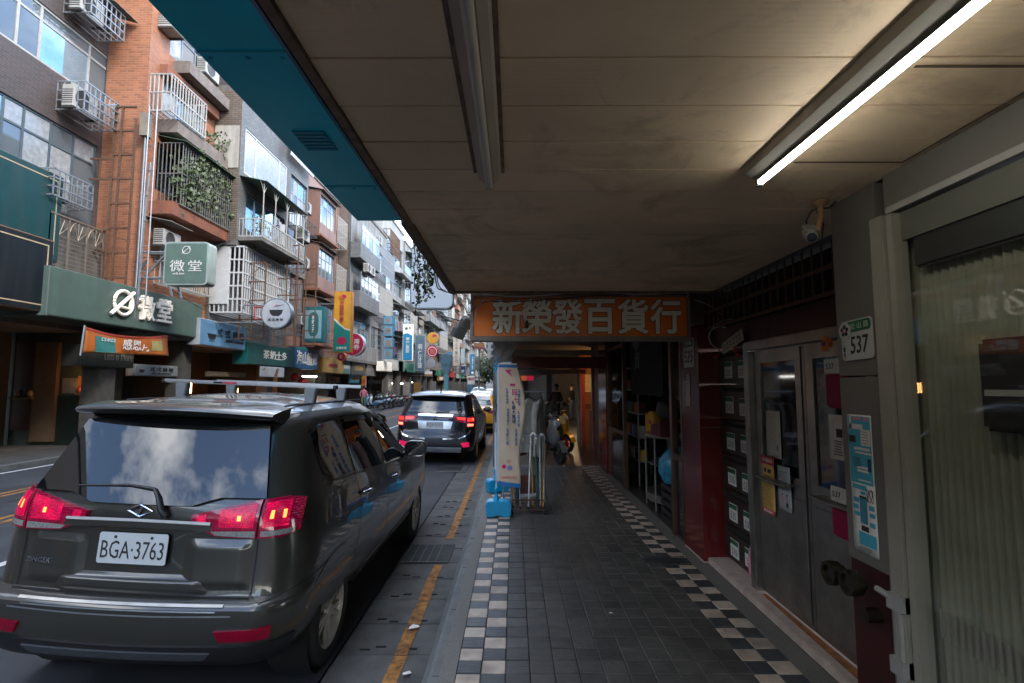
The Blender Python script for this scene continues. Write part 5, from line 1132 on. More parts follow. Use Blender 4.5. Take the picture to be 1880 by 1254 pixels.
# ---- A: dark brown tiled building
XA_ = -12.25; YB = 14.65
Ye = lambda px, X_: P(px, 300, X=X_).y
w4 = [Ye(px, XA_) for px in (-330, -200, -110, 12, 57, 152, 192)]; z4 = (P(190, 183, X=XA_).z, P(190, 97, X=XA_).z)
w3 = [Ye(px, XA_) for px in (-330, -200, -90, -30, 0, 40, 92, 135, 177)]; z3 = (P(178, 355, X=XA_).z, P(178, 268, X=XA_).z)
hA = [(w4[0], w4[-1], z4[0]-.15, z4[1]), (w3[0], w3[-1], z3[0]-1.0, z3[1])]
A = shell('dark brown tiled building with wide blue reflecting windows beside the orange brick wall', XA_, 3.0, YB-.01, 17, browntile, hA)
window(A, XA_, w4, None, z4[0]-.15, z4[1], fm=offwhite, panes=[winblue, winglass], tr=.26, ft=.07, rec=.03)
window(A, XA_, w3, None, z3[0]-1.0, z3[1], fm=M('blue_grey_frame', (.06, .085, .10), .4), panes=[winblue, wincurtain, winglass, wincurtain], tr=.25, ft=.06, rec=.04)
for (px0, px1, pyt, pyb, lab, dep) in ((150, 215, 190, 240, 'upper', .75), (150, 215, 18, 65, 'top', .75), (105, 178, 345, 390, 'lower', .7)):
    y0 = P(px0, 250, X=XA_+dep).y; y1 = P(px1, 250, X=XA_+dep).y; zc = P(px1, pyb, X=XA_+dep).z; zt = P(px1, pyt, X=XA_+dep).z
    y1 = min(y1, 14.55)
    cage(A, XA_, y0, y1, zc, zt, dep, galv, .16, .012, 3)
    ac(f'{lab} caged air conditioner on the dark brown building', XA_+dep-.2, (y0+y1)/2-.3, zc+.05, .8, min(.6, zt-zc-.1))
awning(A, XA_, P(150, 40, X=XA_).y, 14.6, P(215, -5, X=XA_+.9).z+.1, .9, .25, sheetm)
m = MB()                               # barred second-floor gallery with fan arches
ya, yb = P(92, 400, X=-11.7).y, P(190, 450, X=-11.7).y; za, zb = 4.55, 6.0
n = 3; st = (yb-ya)/n
for i in range(n):
    a0 = ya+st*i; m.box(-11.71, -11.69, a0-.02, a0+.02, za, zb+.1)
    for k in range(9): z = za + .1 + k*.11; m.box(-11.705, -11.695, a0, a0+st, z-.008, z+.008)
    c = Vector((-11.7, a0+st/2, zb-.45))
    for k in range(7):
        an = math.pi*k/6; m.tube([c, c + Vector((0, math.cos(an)*st*.48, math.sin(an)*.5))], .008, 4)
    m.tube([c + Vector((0, math.cos(math.pi*k/10)*st*.48, math.sin(math.pi*k/10)*.5)) for k in range(11)], .010, 4)
m.box(-11.71, -11.69, yb-.02, yb+.02, za, zb+.1); m.box(-11.72, -11.68, ya, yb, zb+.05, zb+.09)
m.build('window_grille', M('tarnished_bars', (.17, .14, .11), .5, metal=.3), A)
box('second_floor_wall', sootgrey, A, XA_, -11.95, 3.0, 14.6, 3.4, 6.1)
# ---- B: orange brick building, gable towards the camera
XB = -11.0; YC = 18.05
hB = [(15.5, 17.6, 12.25, 13.6), (15.3, 17.5, 10.2, 11.3), (15.2, 17.6, 7.7, 9.2), (15.6, 17.6, 4.9, 6.1)]
B = shell('orange brick building with plant-filled balcony and rusty frames on its gable', XB, YB, YC, 17, orangebrick, hB, side=orangebrick)
window(B, XB, 15.5, 17.6, 12.25, 13.6, 3, galv, [winglass, windark, wincurtain], .3)
window(B, XB, 15.3, 17.5, 10.2, 11.3, 3, galv, [winblue, wincurtain], .0)
window(B, XB, 15.2, 17.6, 7.7, 9.2, 3, galv, [windark, wincurtain]); window(B, XB, 15.6, 17.6, 4.9, 6.1, 3, galv, [windark, wincurtain])
bay(B, XB, 15.7, 18.0, 11.75, 12.15, .55, M('planter_concrete', (.17, .14, .12), .8, var=.25, streak=.4)); box('lintel', orangerender, B, XB, XB+.3, 15.3, 17.9, 13.65, 13.8)
bay(B, XB, 15.2, 18.0, 9.5, 9.92, .6, MATS['planter_concrete']); box('lintel', orangerender, B, XB, XB+.25, 15.1, 17.9, 11.35, 11.65)
bay(B, XB, 15.0, 18.0, 6.85, 7.25, .7, orangerender)
cage(B, XB, 14.75, 16.5, 9.95, 11.1, .65, offwhite, .13, .014, 2); cage(B, XB, 15.3, 18.0, 7.25, 9.2, .75, M('weathered_bars', (.13, .13, .12), .5, var=.2), .12, .011, 2, 'balcony_cage'); cage(B, XB, 15.4, 17.8, 4.8, 6.2, .35, offwhite, .12, .011, 2)
awning(B, XB, 15.2, 18.1, 9.42, .9, .2, greensheet); awning(B, XB, 15.3, 16.3, 13.9, .7, .2, sheetm)
ac('small window air conditioner high on the orange brick building', XB+.45, 15.2, 12.75, .6, .42, .45); ac('larger air conditioner unit under the eaves of the orange brick building', XB+.55, 16.9, 12.3, .8, .55); ac('air conditioner under a sheet hood low on the orange brick building', XB+.5, 15.4, 5.9, .8, .5)
awning(B, XB, 14.9, 16.0, 6.75, .75, .15, offwhite)
def plant_on(label, x, y0, y1, z0, z1, n, size, dens=.8, dx=.15):
    t = thing('balcony_plant', label, 'plant', (x, (y0+y1)/2, z0)); lm = MB(); sm_ = MB()
    cl = [Vector((x+random.uniform(-dx, dx), random.uniform(y0, y1), random.uniform(z0, z1)*.999)) for _ in range(max(6, n//30))]
    for c in cl:
        sm_.tube([(c.x, c.y, z0), c], .008, 4); leaves(lm, [c + Vector((random.gauss(0, .08), random.gauss(0, .14), random.gauss(0, .16))) for _ in range(8)], 30, size, .05)
    sm_.build('stem', stemm, t); lm.build('foliage', M('balcony_foliage', (.05, .075, .025), .55, var=.45, scale=9), t)
plant_on('leafy climbing plants filling the barred balcony of the orange brick building', XB+.6, 15.5, 17.9, 7.4, 9.1, 3200, .11)
plant_on('small potted shrubs in the upper planter of the orange brick building', XB+.4, 16.6, 17.9, 9.95, 10.4, 300, .08); plant_on('weeds sprouting under the planter of the orange brick building', XB+.3, 15.8, 17.2, 9.0, 9.5, 160, .06)
# rusty frames of removed signs on the gable
t = thing('rusty_sign_frame', 'tall rusty ladder-like steel frame standing against the orange gable', 'sign frame', (-11.5, 14.2, 3.4)); m = MB()
for x_ in (-11.55, -11.35): m.box(x_-.025, x_+.025, 14.2, 14.25, 3.4, 9.75)
for z in np.arange(4.0, 9.8, .72): m.box(-11.55, -10.95, 14.201, 14.249, z-.025, z+.025)
m.box(-10.98, -10.93, 14.2, 14.25, 3.4, 9.4); m.build('ladder', rustmetal, t); m = MB()
for z in (8.2, 7.6, 6.1, 5.5): m.box(-12.2, -11.575, 14.21, 14.24, z-.03, z+.03)
for x_, z0, z1 in ((-11.9, 7.6, 8.2), (-11.8, 5.5, 6.1)): m.box(x_-.02, x_+.02, 14.212, 14.238, z0+.03, z1-.03)
m.tube([(-11.55, 14.23, 6.0), (-11.0, 14.23, 5.8)], .012, 4); m.build('arms', rustmetal, t)
t = thing('cable_mast', 'white painted ladder mast with a meter box at the orange corner', 'mast', (-10.7, 14.5, 3.4)); m = MB()
for x_ in (-10.75, -10.52): m.tube([(x_, 14.45, 4.0), (x_, 14.45, 9.9)], .018, 6)
for z in np.arange(4.2, 9.9, .75): m.tube([(-10.75, 14.45, z), (-10.52, 14.45, z)], .012, 5)
m.build('ladder', galv, t); box('meter_box', beige, t, -10.98, -10.76, 14.4, 14.62, 9.0, 9.7); m = MB(); m.tube([(-10.86, 14.5, 9.0), (-10.86, 14.5, 3.6)], .03, 6); m.tube([(-10.65, 14.5, 8.2), (-10.72, 14.48, 6.5), (-10.75, 14.45, 4.0)], .035, 6); m.build('conduit', galv, t, smooth=60)
# ---- C: grey tiled building with projecting upper floors
XC = -10.0; YD = 24.2
hC = [(18.35, 21.9, 9.55, 11.3), (22.3, 24.1, 9.0, 11.2), (18.6, 21.8, 7.35, 8.9), (22.3, 24.1, 7.0, 8.4)]; XL = -10.9; hL = [(18.8, 21.7, 4.4, 6.5), (22.4, 24.0, 4.2, 6.4)]
C = shell('grey tiled building with white caged balcony and projecting upper floors', XC, YC, YD, 12.55, greytile, hC, z0=6.92, side=tantile)
m = MB(); wall_holes(m, XL, YC, YD, 3.4, 6.75, hL); m.build('lower_wall', greytile, C, fixn=False); MB().quad((-22, YC, 3.4), (XL, YC, 3.4), (XL, YC, 6.75), (-22, YC, 6.75)).build('side_wall', tantile, C, fixn=False); box('floor_slab', sootgrey, C, -22, XL-.002, YC+.003, YD-.003, 3.22, 3.399); window(C, XL, 18.8, 21.7, 4.4, 6.5, 4, galv, [windark, wincurtain]); box('interior', black, C, -21, -11.6, YC+.1, YD-.1, 3.5, 6.7)
window(C, XC, [18.35, 19.2, 21.2, 21.9], None, 9.55, 11.3, fm=white_paint, panes=[wincurtain], ft=.08, rec=.02); window(C, XC, 22.3, 24.1, 9.0, 11.2, 4, galv, [winblue, winglass, wincurtain], .35)
window(C, XC, 18.6, 21.8, 7.35, 8.9, 4, galv, [winglass, windark, winblue]); window(C, XC, 22.3, 24.1, 7.0, 8.4, 4, galv, [winblue, wincurtain, winglass], .35); window(C, XL, 22.4, 24.0, 4.2, 6.4, 3, galv, [windark, wincurtain])
box('side_panel', M('cream_panel', (.36, .34, .30), .5, var=.1, streak=.3), C, -10.95, -10.05, YC-.03, YC-.001, 9.6, 11.2)
box('roof_room', M('dark_corrugated', (.05, .05, .05), .6, var=.25), C, -11.2, XC-.3, YC+.01, YC+2.6, 12.78, 14.6); window(C, XC-.2, 20.7, 24.0, 12.79, 13.7, 6, galv, [winblue, wincurtain, winglass], rec=.0)
box('cage_wall', white_paint, C, XL, XC-.25, 18.1, 18.2, 4.6, 6.7); cage(C, XL, 18.15, 21.9, 4.3, 6.7, 1.15, white_paint, .16, .02, 5, 'balcony_cage'); cage(C, XL, 22.1, 24.1, 4.1, 6.5, .8, galv, .12, .01, 2, 'balcony_cage')
cage(C, XC, 18.2, 21.9, 7.1, 7.75, .85, offwhite, .14, .014, 1, 'balcony_rail'); box('balcony_slab', sootgrey, C, XC, XC+.88, 18.15, 21.95, 6.93, 7.05)
m = MB()
for yy in (18.25, 19.2, 20.2, 21.1, 21.85):
    m.tube([(XC+.83, yy, 7.75), (XC+.83, yy, 9.1)], .02, 5)
    for s in (-1, 1): m.tube([(XC+.83, yy, 8.7), (XC+.83, yy+s*.18, 9.0), (XC+.83, yy+s*.3, 9.1)], .012, 4)
m.build('balcony_post', offwhite, C); awning(C, XC, 18.1, 22.0, 9.35, 1.0, .22, greensheet); cage(C, XC, 22.2, 24.15, 8.75, 9.3, .5, darkmetal, .2, .01, 1, 'balcony_rail')
m = MB()
for i in range(30): yy = 21.6+i*.085; m.box(XC+.25, XC+.28, yy, yy+.05, 11.75, 12.7)
for z in (11.75, 12.2, 12.68): m.box(XC+.22, XC+.25, 21.6, 24.15, z, z+.04)
m.build('louvre_screen', white_paint, C)
for i, (y_, z_) in enumerate(((18.9, 7.15), (20.6, 7.15))): o = plant_on(['flower pots at the near end of the grey building balcony', 'flower pots in the middle of the grey building balcony'][i], XC+.5, y_-.4, y_+.6, z_, z_+.7, 240, .07)
for i, (y_, z_) in enumerate(((23.2, 8.35), (24.0, 5.7))): ac(['air conditioner beside the third floor window of the grey tiled building', 'air conditioner low at the end of the grey tiled building'][i], XC+.4 if i == 0 else XL+.5, y_ - .5*i, z_)
# rusty scaffold frames of signs hanging in front of C
for k, (x_, y_, z0, z1) in enumerate(((-9.6, 18.6, 3.4, 6.2), (-9.4, 20.9, 3.3, 7.6), (-9.3, 22.6, 3.4, 7.2))):
    t = thing('rusty_sign_frame', ['short empty rusty sign frame at the corner of the white caged balcony', 'tall empty rusty sign frame in front of the grey tiled building', 'empty rusty sign frame at the end of the grey tiled building'][k], 'sign frame', (x_, y_, z0)); m = MB()
    for dx in (-.45, .0, .45):
        m.box(x_+dx-.02, x_+dx+.02, y_-.02, y_+.02, z0, z1)
    for z in np.arange(z0, z1+.01, .7): m.box(x_-.6, x_+.47, y_-.021, y_+.021, z-.02, z+.02)
    for dx in (-.45, .45): m.box(x_+dx-.015, x_+dx+.015, y_+.02, y_+.4, z1-.03, z1)
    m.tube([(x_-.45, y_, z1-.7), (x_+.45, y_, z1)], .012, 4); m.build('frame', rustmetal, t)
# ---- D: pink tiled building with terracotta bays
XDD = -11.0; YE = 31.5
hD = [(24.8, 26.0, 9.9, 11.2)]
D = shell('pink tiled building with terracotta bay windows', XDD, YD+.01, YE, 13.1, pinktile, hD, side=pinktile)
for z0 in (4.3, 7.2, 10.1):
    bay(D, XDD, 26.4, 28.9, z0-.45, z0+2.0, .75, pinktile, (z0+.25, z0+1.75), 4, galv, [winglass, wincurtain, winblue], .3); box('bay_foot', orangerender, D, XDD, XDD+.9, 26.3, 29.0, z0-.55, z0-.452)
    awning(D, XDD, 26.3, 29.2, z0+2.15, .95, .2, sheetm); cage(D, XDD, 29.6, 31.3, z0, z0+1.6, .6, [galv, offwhite, rustmetal][int(z0) % 3], .14, .012, 2)
    ac({4: 'low', 7: 'middle', 10: 'high'}[int(z0)] + ' air conditioner between the pink building bays', XDD+.5, 25.5, z0+.4)
window(D, XDD, 24.8, 26.0, 9.9, 11.2, 2)
# ---- E: grey block with concrete balcony bands
XE = -10.35; YFb = 41.0
hE = [(32.2, 36.5, 4.4, 6.0), (37.0, 40.6, 4.4, 6.0), (36.6, 40.6, 7.3, 8.9), (36.6, 40.6, 10.3, 11.9)]
E_ = shell('grey concrete block with deep balcony bands and an orange recess', XE, YE+.01, YFb, 13.6, palegrey, hE, side=tantile)
for h in hE: window(E_, XE, h[0], h[1], h[2], h[3], 5, galv, None, .3)
for z0 in (6.6, 9.7):
    bay(E_, XE, YE+.02, 36.2, z0, z0+1.0, .75, greytile); window(E_, XE+.7, 32.0, 36.1, z0+1.01, z0+2.3, 5, galv, [winblue, winglass, wincurtain], .3, rec=.0)
box('recess', orangerender, E_, XE, XE+.12, 34.8, 36.4, 8.95, 9.68); cage(E_, XE, 36.8, 40.8, 9.9, 11.9, .7, galv, .15, .014, 3, 'balcony_cage'); cage(E_, XE, 36.8, 40.8, 7.0, 8.9, .6, offwhite, .15, .014, 2, 'balcony_cage')
for i, (y_, z_) in enumerate(((32.4, 8.9), (33.3, 8.9), (37.2, 12.1))): ac(['left of two air conditioners on the grey concrete block', 'right of two air conditioners on the grey concrete block', 'air conditioner near the roof of the grey concrete block'][i], XE+1.1 if i < 2 else XE+.5, y_, z_)
# ---- farther buildings
def far_building(label, xf, y0, y1, h, mat, nfl=7, sp=3.2, side=None, seed=0, plain=False):
    rs_ = random.Random(seed); holes = []; n = max(2, int((y1-y0)/sp)); st = (y1-y0)/n
    fl_ = [4.1+2.9*k for k in range(nfl) if 4.1+2.9*k+1.7 < h]
    for z in fl_:
        for i in range(n): holes.append((y0+st*i+.25, y0+st*(i+1)-.25, z, z+1.65))
    b = shell(label, xf, y0+.01, y1, h, mat, holes, side=side)
    y = y0+.02; i = 0
    while y < y1-.5:
        e_ = min(y1-.02, y + rs_.uniform(3, 4.5)); fc = rs_.choice([(.16, .13, .1), (.05, .05, .05), (.28, .27, .25), (.30, .14, .05), (.10, .05, .03), (.2, .22, .22)])
        box('shop_front', M('far_front_%d' % int(fc[0]*100), fc, .6, var=.3, scale=2), b, -14.5, -13.2 if rs_.random() < .6 else -12.2, y, e_, 0, 3.2); box('pillar', sootgrey, b, xf-.5, xf-.05, e_-.45, e_-.01, 0, 3.21); y = e_
        if rs_.random() < .75: box('shop_fascia', M('far_fascia_%d' % rs_.randrange(6), rs_.choice([(.45, .25, .06), (.05, .2, .3), (.4, .05, .05), (.4, .4, .38), (.05, .22, .15), (.1, .1, .11)]), .5, var=.15), b, xf+.002, xf+.35, y-2.6, y-.1, 3.0, 3.9)
    for (a, bb, c, d) in holes:
        window(b, xf, a, bb, c, d, 3, galv, None, rs_.choice((0, .3)), ft=.07)
        q = rs_.random() if not plain else .9
        if q < .45: cage(b, xf, a, bb, c-.1, d+.1, .6, rs_.choice([galv, offwhite, rustmetal]), .2, .018, 3)
        elif q < .68: bay(b, xf, a-.1, bb+.1, c-.5, c+.35, .8, rs_.choice([mat, palegrey, beige])); 
        if rs_.random() < .6: awning(b, xf, a-.1, bb+.1, d+.35, .8, .2, rs_.choice([sheetm, greensheet, offwhite]))
    return b
far_building('white tiled apartment block with many caged balconies', -10.75, 41.02, 49, 16.2, whitetile, 7, 2.7, seed=1)
F2 = far_building('pale weathered block with long balcony rows', -10.6, 49.02, 57, 15.6, palegrey, 7, 2.8, seed=2)
far_building('beige rendered block beyond the pale one', -10.8, 57.02, 69, 17, beige, 7, 3, seed=3)
far_building('white block with brown stripes farther down the street', -10.6, 69.02, 86, 18.5, whitetile, 7, 3.4, side=orangerender, seed=4)
far_building('terracotta block far down the street', -10.7, 86.02, 108, 23, orangerender, 7, 3.8, seed=5)
far_building('grey block far down the street', -10.7, 108.02, 140, 24, palegrey, 7, 4.2, seed=6)
far_building('last visible beige block of the left row', -10.7, 140.02, 200, 28, beige, 7, 6, seed=7)
bx_ = thing('end_building', 'pale high-rise closing the view at the end of the street', 'building', (-6, 260, 0)); box('tower', whitetile, bx_, -30, 2, 255, 275, 0, 60)
for k in range(17):
    for j in range(7): box('window', windark, bx_, -28+4.2*j, -25.6+4.2*j, 254.9, 254.99, 4+3.2*k, 5.8+3.2*k)
bx2 = thing('end_building', 'brick apartment tower beside the pale high-rise', 'building', (12, 240, 0)); box('tower', orangerender, bx2, 1, 22, 235, 250, 0, 40)
for k in range(11):
    for j in range(4): box('window', windark, bx2, 2+4.6*j, 4.4+4.6*j, 234.9, 234.99, 4+3.1*k, 5.7+3.1*k)
far_building('plain block behind the camera on the left', -11.5, -45, 2.95, 7.6, browntile, 2, 3.2, seed=9, plain=True)

# ---- ground floors on the left: pillars, shop fronts
def shopfront(root, y0, y1, mat, open_=True, lit=None):
    m = MB(); m.box(-14.6, -14.4, y0, y1, 0, 3.2)
    m.build('shop_wall', mat, root)
SHOPS = [(A, 2.0, 8, dkwall), (A, 8, 14.6, M('olive_front', (.05, .05, .04), .6)), (B, 14.7, 18, M('green_front', (.04, .055, .045), .6)), (C, 18.1, 24.2, M('brown_front', (.055, .035, .02), .6)), (D, 24.2, 31.5, dkwall), (E_, 31.5, 41, M('tan_front', (.16, .13, .1), .6))]
for root, y0, y1, mt in SHOPS:
    shopfront(root, y0+.002, y1-.002, mt); m = MB(); m.box(-11.9, -11.35, y1-.5, y1-.01, 0, 3.21); m.build('pillar', M('grimy_pillar', (.05, .048, .043), .8, var=.3), root)
    # partition walls, shutters and shelves so that each front reads as a shop
    m = MB(); m.box(-14.39, -12.2, y0+.05, y0+.2, 0, 3.2); m.build('partition', mt, root)
box('shop_interior_panel', M('maroon_interior', (.06, .012, .01), .6), A, -14.38, -14.3, 8.6, 10.6, .4, 2.6); box('shop_post', M('tan_post', (.12, .08, .05), .6), A, -12.6, -12.3, 10.9, 11.5, 0, 3.2); box('shop_counter', darkwood, A, -13.6, -13.2, 7.5, 10.5, .0, 1.15)
box('shop_sill', M('stone_sill', (.10, .10, .095), .6), A, -12.4, -11.9, 2, 11.4, .0, .35)
bx3 = box('roller_shutter', shut, C, -13.2, -13.1, 18.3, 20.6, 0, 2.5)
for k in range(20): box('shutter_slat', M('shutter_slat', (.02, .02, .02), .5), bx3, -13.099, -13.09, 18.3, 20.6, .02+k*.125, .10+k*.125)
warm = M('warm_lamp', (1, .6, .3), .4, var=0, emit=(1, .42, .14), est=7)
for i, (px, py, Xp, lab) in enumerate(((348, 712, -12.5, 'lantern lamp glowing at the shop with grey signboard'), (434, 712, -12.5, 'second lantern lamp glowing farther along the same shop'), (161, 694, -11.95, 'amber lamp glowing inside the shop under the sage fascia'))):
    c = P(px, py, X=Xp); t = thing('lantern_lamp', lab, 'lamp', c); m = MB(); m.lathe([(.07, -.2), (.08, 0), (.07, .2)], c, 'z', 10); m.build('glass', warm, t, smooth=60); m = MB(); m.lathe([(.10, .2), (.10, .23), (.02, .3)], c, 'z', 10); m.lathe([(.09, -.23), (.09, -.2)], c, 'z', 10)
    for k in range(6): a = k*math.pi/3; m.tube([c + Vector((.085*math.cos(a), .085*math.sin(a), -.2)), c + Vector((.085*math.cos(a), .085*math.sin(a), .2))], .008, 4)
    m.build('frame', darkmetal, t)
for i, (px, py) in enumerate(((541, 692), (555, 700))):
    c = P(px, py, X=-11.3); t = thing('red_lantern', ['round red lantern hanging under the blue gallery fascia', 'second red lantern hanging beside the first under the blue gallery fascia'][i], 'lantern', c); m = MB(); m.lathe([(.05, .2), (.15, .15), (.22, 0), (.15, -.15), (.05, -.2)], c, 'z', 16); m.build('shade', M('lantern_red', (.35, .012, .02), .5), t, smooth=60); m = MB(); m.tube([c + ZA*.2, c + ZA*.7], .01, 4); m.tube([c - ZA*.2, c - ZA*.4], .02, 5); m.build('tassel', M('lantern_gold', (.4, .25, .05), .5), t)
wt = M('shop_tube_lit', (1, 1, 1), .4, var=0, emit=(1, .96, .9), est=4)
for i, (px0, px1, py, Xp) in enumerate(((555, 575, 691, -12.2), (576, 590, 691, -12.2), (720, 742, 704, -12.3), (755, 770, 702, -12.3))):
    a = P(px0, py, X=Xp); b = P(px1, py, X=Xp); t = thing('shop_tube_lamp', ['lit tube lamp under the arcade behind the red lanterns', 'second lit tube lamp just past the first one', 'lit tube lamp over the scooter row', 'lit tube lamp at the far end of the scooter row'][i], 'lamp', a); m = MB(); m.tube([a, (b.x, b.y, a.z)], .03, 8); m.build('tube', wt, t); box('housing', offwhite, t, Xp-.06, Xp+.06, a.y, b.y, a.z+.032, a.z+.1)
# warm shop interiors seen between the pillars
for i, (root, y0, y1, cc) in enumerate(((D, 25.5, 27.6, (.30, .11, .03)), (D, 28.3, 30.2, (.36, .14, .03)), (E_, 36.5, 38.5, (.26, .16, .07)))):
    box('shop_display', M('display_%d' % i, cc, .6, var=.3, scale=3), root, -14.39, -13.9, y0, y1, .3, 2.4)

# things inside the dark near shops on the left
for i, (y0, y1, x_, z0, z1, cc, lab) in enumerate(((4.5, 6.4, -12.9, .35, 1.3, (.10, .03, .02), 'maroon counter in the dark shop under the black board'), (6.8, 7.9, -13.4, .35, 1.9, (.09, .055, .025), 'brown cupboard in the dark shop under the black board'), (12.0, 13.2, -13.3, 0, 2.1, (.035, .05, .04), 'dark green cabinet in the shop under the sage fascia'), (15.3, 16.9, -12.9, 0, 2.3, (.045, .05, .042), 'olive shutter cabinet beside the grey hanging sign'))):
    t = thing('shop_cabinet', lab, 'cabinet', (x_, (y0+y1)/2, z0)); box('carcass', M('cabinet_%d' % i, cc, .6, var=.3), t, x_-.4, x_, y0, y1, z0, z1, bevel=.02)
    for k in range(3): box('door', M('cabinet_door_%d' % i, tuple(v*1.4 for v in cc), .5, var=.25), t, x_+.001, x_+.02, y0+.05+(y1-y0)*k/3, y0-.03+(y1-y0)*(k+1)/3, z0+.06, z1-.08)
for i, (y_, z_) in enumerate(((4.9, 1.3), (5.4, 1.3), (5.9, 1.3), (7.2, 1.9))):
    t = thing('jar', ['amber jar at the near end of the maroon counter', 'dark jar in the middle of the maroon counter', 'red tin at the far end of the maroon counter', 'brass pot on top of the brown cupboard'][i], 'jar', (-13.1, y_, z_)); m = MB(); m.lathe([(.09, 0), (.11, .04), (.11, .2), (.07, .26), (.07, .30)], (-13.1, y_, z_), 'z', 14); m.build('jar', M('jar_%d' % i, [(.3, .12, .02), (.03, .03, .03), (.3, .02, .02), (.3, .2, .06)][i], .3, var=.1), t, smooth=50); m = MB(); m.lathe([(.075, .301), (.075, .33), (0, .335)], (-13.1, y_, z_), 'z', 14); m.build('lid', darkmetal, t)
glow = bpy.data.lights.new('shop_lamp_light', 'POINT'); glow.energy = 5; glow.color = (1, .45, .15); glow.shadow_soft_size = .1; go_ = bpy.data.objects.new('shop_lamp_light', glow); COL.objects.link(go_); go_.location = P(160, 700, Y=14.2)
# wires looping along the left fronts
def wire(label, pts, r=.012):
    m = MB()
    for a, b in zip(pts[:-1], pts[1:]):
        a, b = Vector(a), Vector(b); sag = .05*(b-a).length; m.tube([a.lerp(b, i/8) - ZA*sag*4*(i/8)*(1-i/8) for i in range(9)], r, 5)
    tag(m.build('wire', blackplastic, None, smooth=60), label, 'wire')
wire('black wires sagging along the orange brick and grey tiled fronts', [(-10.8, 14.6, 5.4), (-10.2, 18.2, 7.0), (-9.9, 22, 6.8), (-10.0, 24.2, 7.2)]); wire('black wires crossing under the white caged balcony', [(-10.6, 15.5, 4.7), (-10.3, 18.5, 4.1), (-10.5, 22, 3.9), (-10.6, 26, 4.1)]); wire('wire strung along the pink building', [(-10.1, 24.2, 9.0), (-10.6, 26.2, 9.3), (-10.4, 31.5, 9.1), (-10.0, 36, 9.4)]); wire('thin wires running past the white apartment block', [(-10.0, 36, 6.5), (-10.4, 42, 6.9), (-10.3, 50, 6.6), (-10.5, 60, 7.0)])
wire('drain pipes and conduit rising beside the pink building', [(-10.9, 26.15, 3.5), (-10.9, 26.16, 8), (-10.9, 26.15, 13)], .035); wire('conduit rising at the corner of the grey concrete block', [(-10.25, 31.45, 3.5), (-10.25, 31.46, 8), (-10.25, 31.45, 13.4)], .04)
# laundry on balconies
for i, (x_, y_, z_, cc, lab) in enumerate(((-9.95, 42.6, 7.2, (.02, .3, .42), 'turquoise towel drying on the white apartment block'), (-9.95, 43.5, 7.2, (.35, .12, .18), 'pink shirt drying beside the turquoise towel'), (-9.2, 19.6, 8.1, (.35, .36, .38), 'white cloth drying on the grey tiled balcony'), (-9.2, 20.4, 8.1, (.12, .16, .25), 'blue cloth drying on the grey tiled balcony'))):
    m = MB(); m.grid([[(x_+.04*math.sin(k*1.7+j*.5), y_+.1*k, z_-.17*j) for k in range(7)] for j in range(6)]); tag(m.build('laundry', M('laundry_%d' % i, cc, .8, var=.1), None, smooth=180), lab, 'laundry')

# what shows on the cross wall of the near left shop: panel, post, shelf, notice, lit niche
def wallbox(nm, mt, px0, px1, py0, py1, th, Y=14.745):
    a, b = P(px0, py0, Y=Y), P(px1, py1, Y=Y); return box(nm, mt, B, a.x, b.x, Y-th, Y, max(0, b.z), a.z)
wallbox('maroon_panel', M('maroon_panel', (.05, .008, .006), .5, var=.3), 28, 70, 625, 790, .03); wallbox('tan_post', M('tan_post'), 74, 101, 628, 810, .12); wallbox('shelf_board', M('pale_shelf', (.16, .12, .07), .5), 28, 70, 729, 733, .22); wallbox('wall_notice', M('grey_notice', (.16, .17, .165), .6, var=.2), 116, 140, 694, 722, .02); wallbox('door_leaf', M('dark_green_door', (.014, .024, .02), .45, var=.2), 103, 141, 726, 815, .025); wallbox('niche_wall', M('amber_niche', (.30, .13, .03), .6, var=.3, scale=6), 144, 162, 690, 745, .02); wallbox('niche_shelf', M('pale_shelf'), 143, 164, 722, 725, .14)
for i, (px, cc, lab) in enumerate(((34, (.12, .05, .02), 'brown pot at the left of the maroon panel shelf'), (44, (.02, .02, .02), 'black tin in the middle of the maroon panel shelf'), (56, (.34, .2, .05), 'brass bowl at the right of the maroon panel shelf'), (148, (.32, .06, .02), 'red jar on the amber niche shelf'), (156, (.3, .16, .04), 'amber jar on the amber niche shelf'))):
    p = P(px, 729 if px < 100 else 722, Y=14.64); t = thing('shelf_jar', lab, 'jar', p); m = MB(); m.lathe([(.05, .0), (.085, .03), (.09, .12), (.05, .17)], p, 'z', 12); m.build('jar', M('shelf_jar_%d' % i, cc, .35, var=.1), t, smooth=50); m = MB(); m.lathe([(.055, .171), (.055, .195), (.01, .20)], p, 'z', 12); m.build('lid', darkmetal, t)

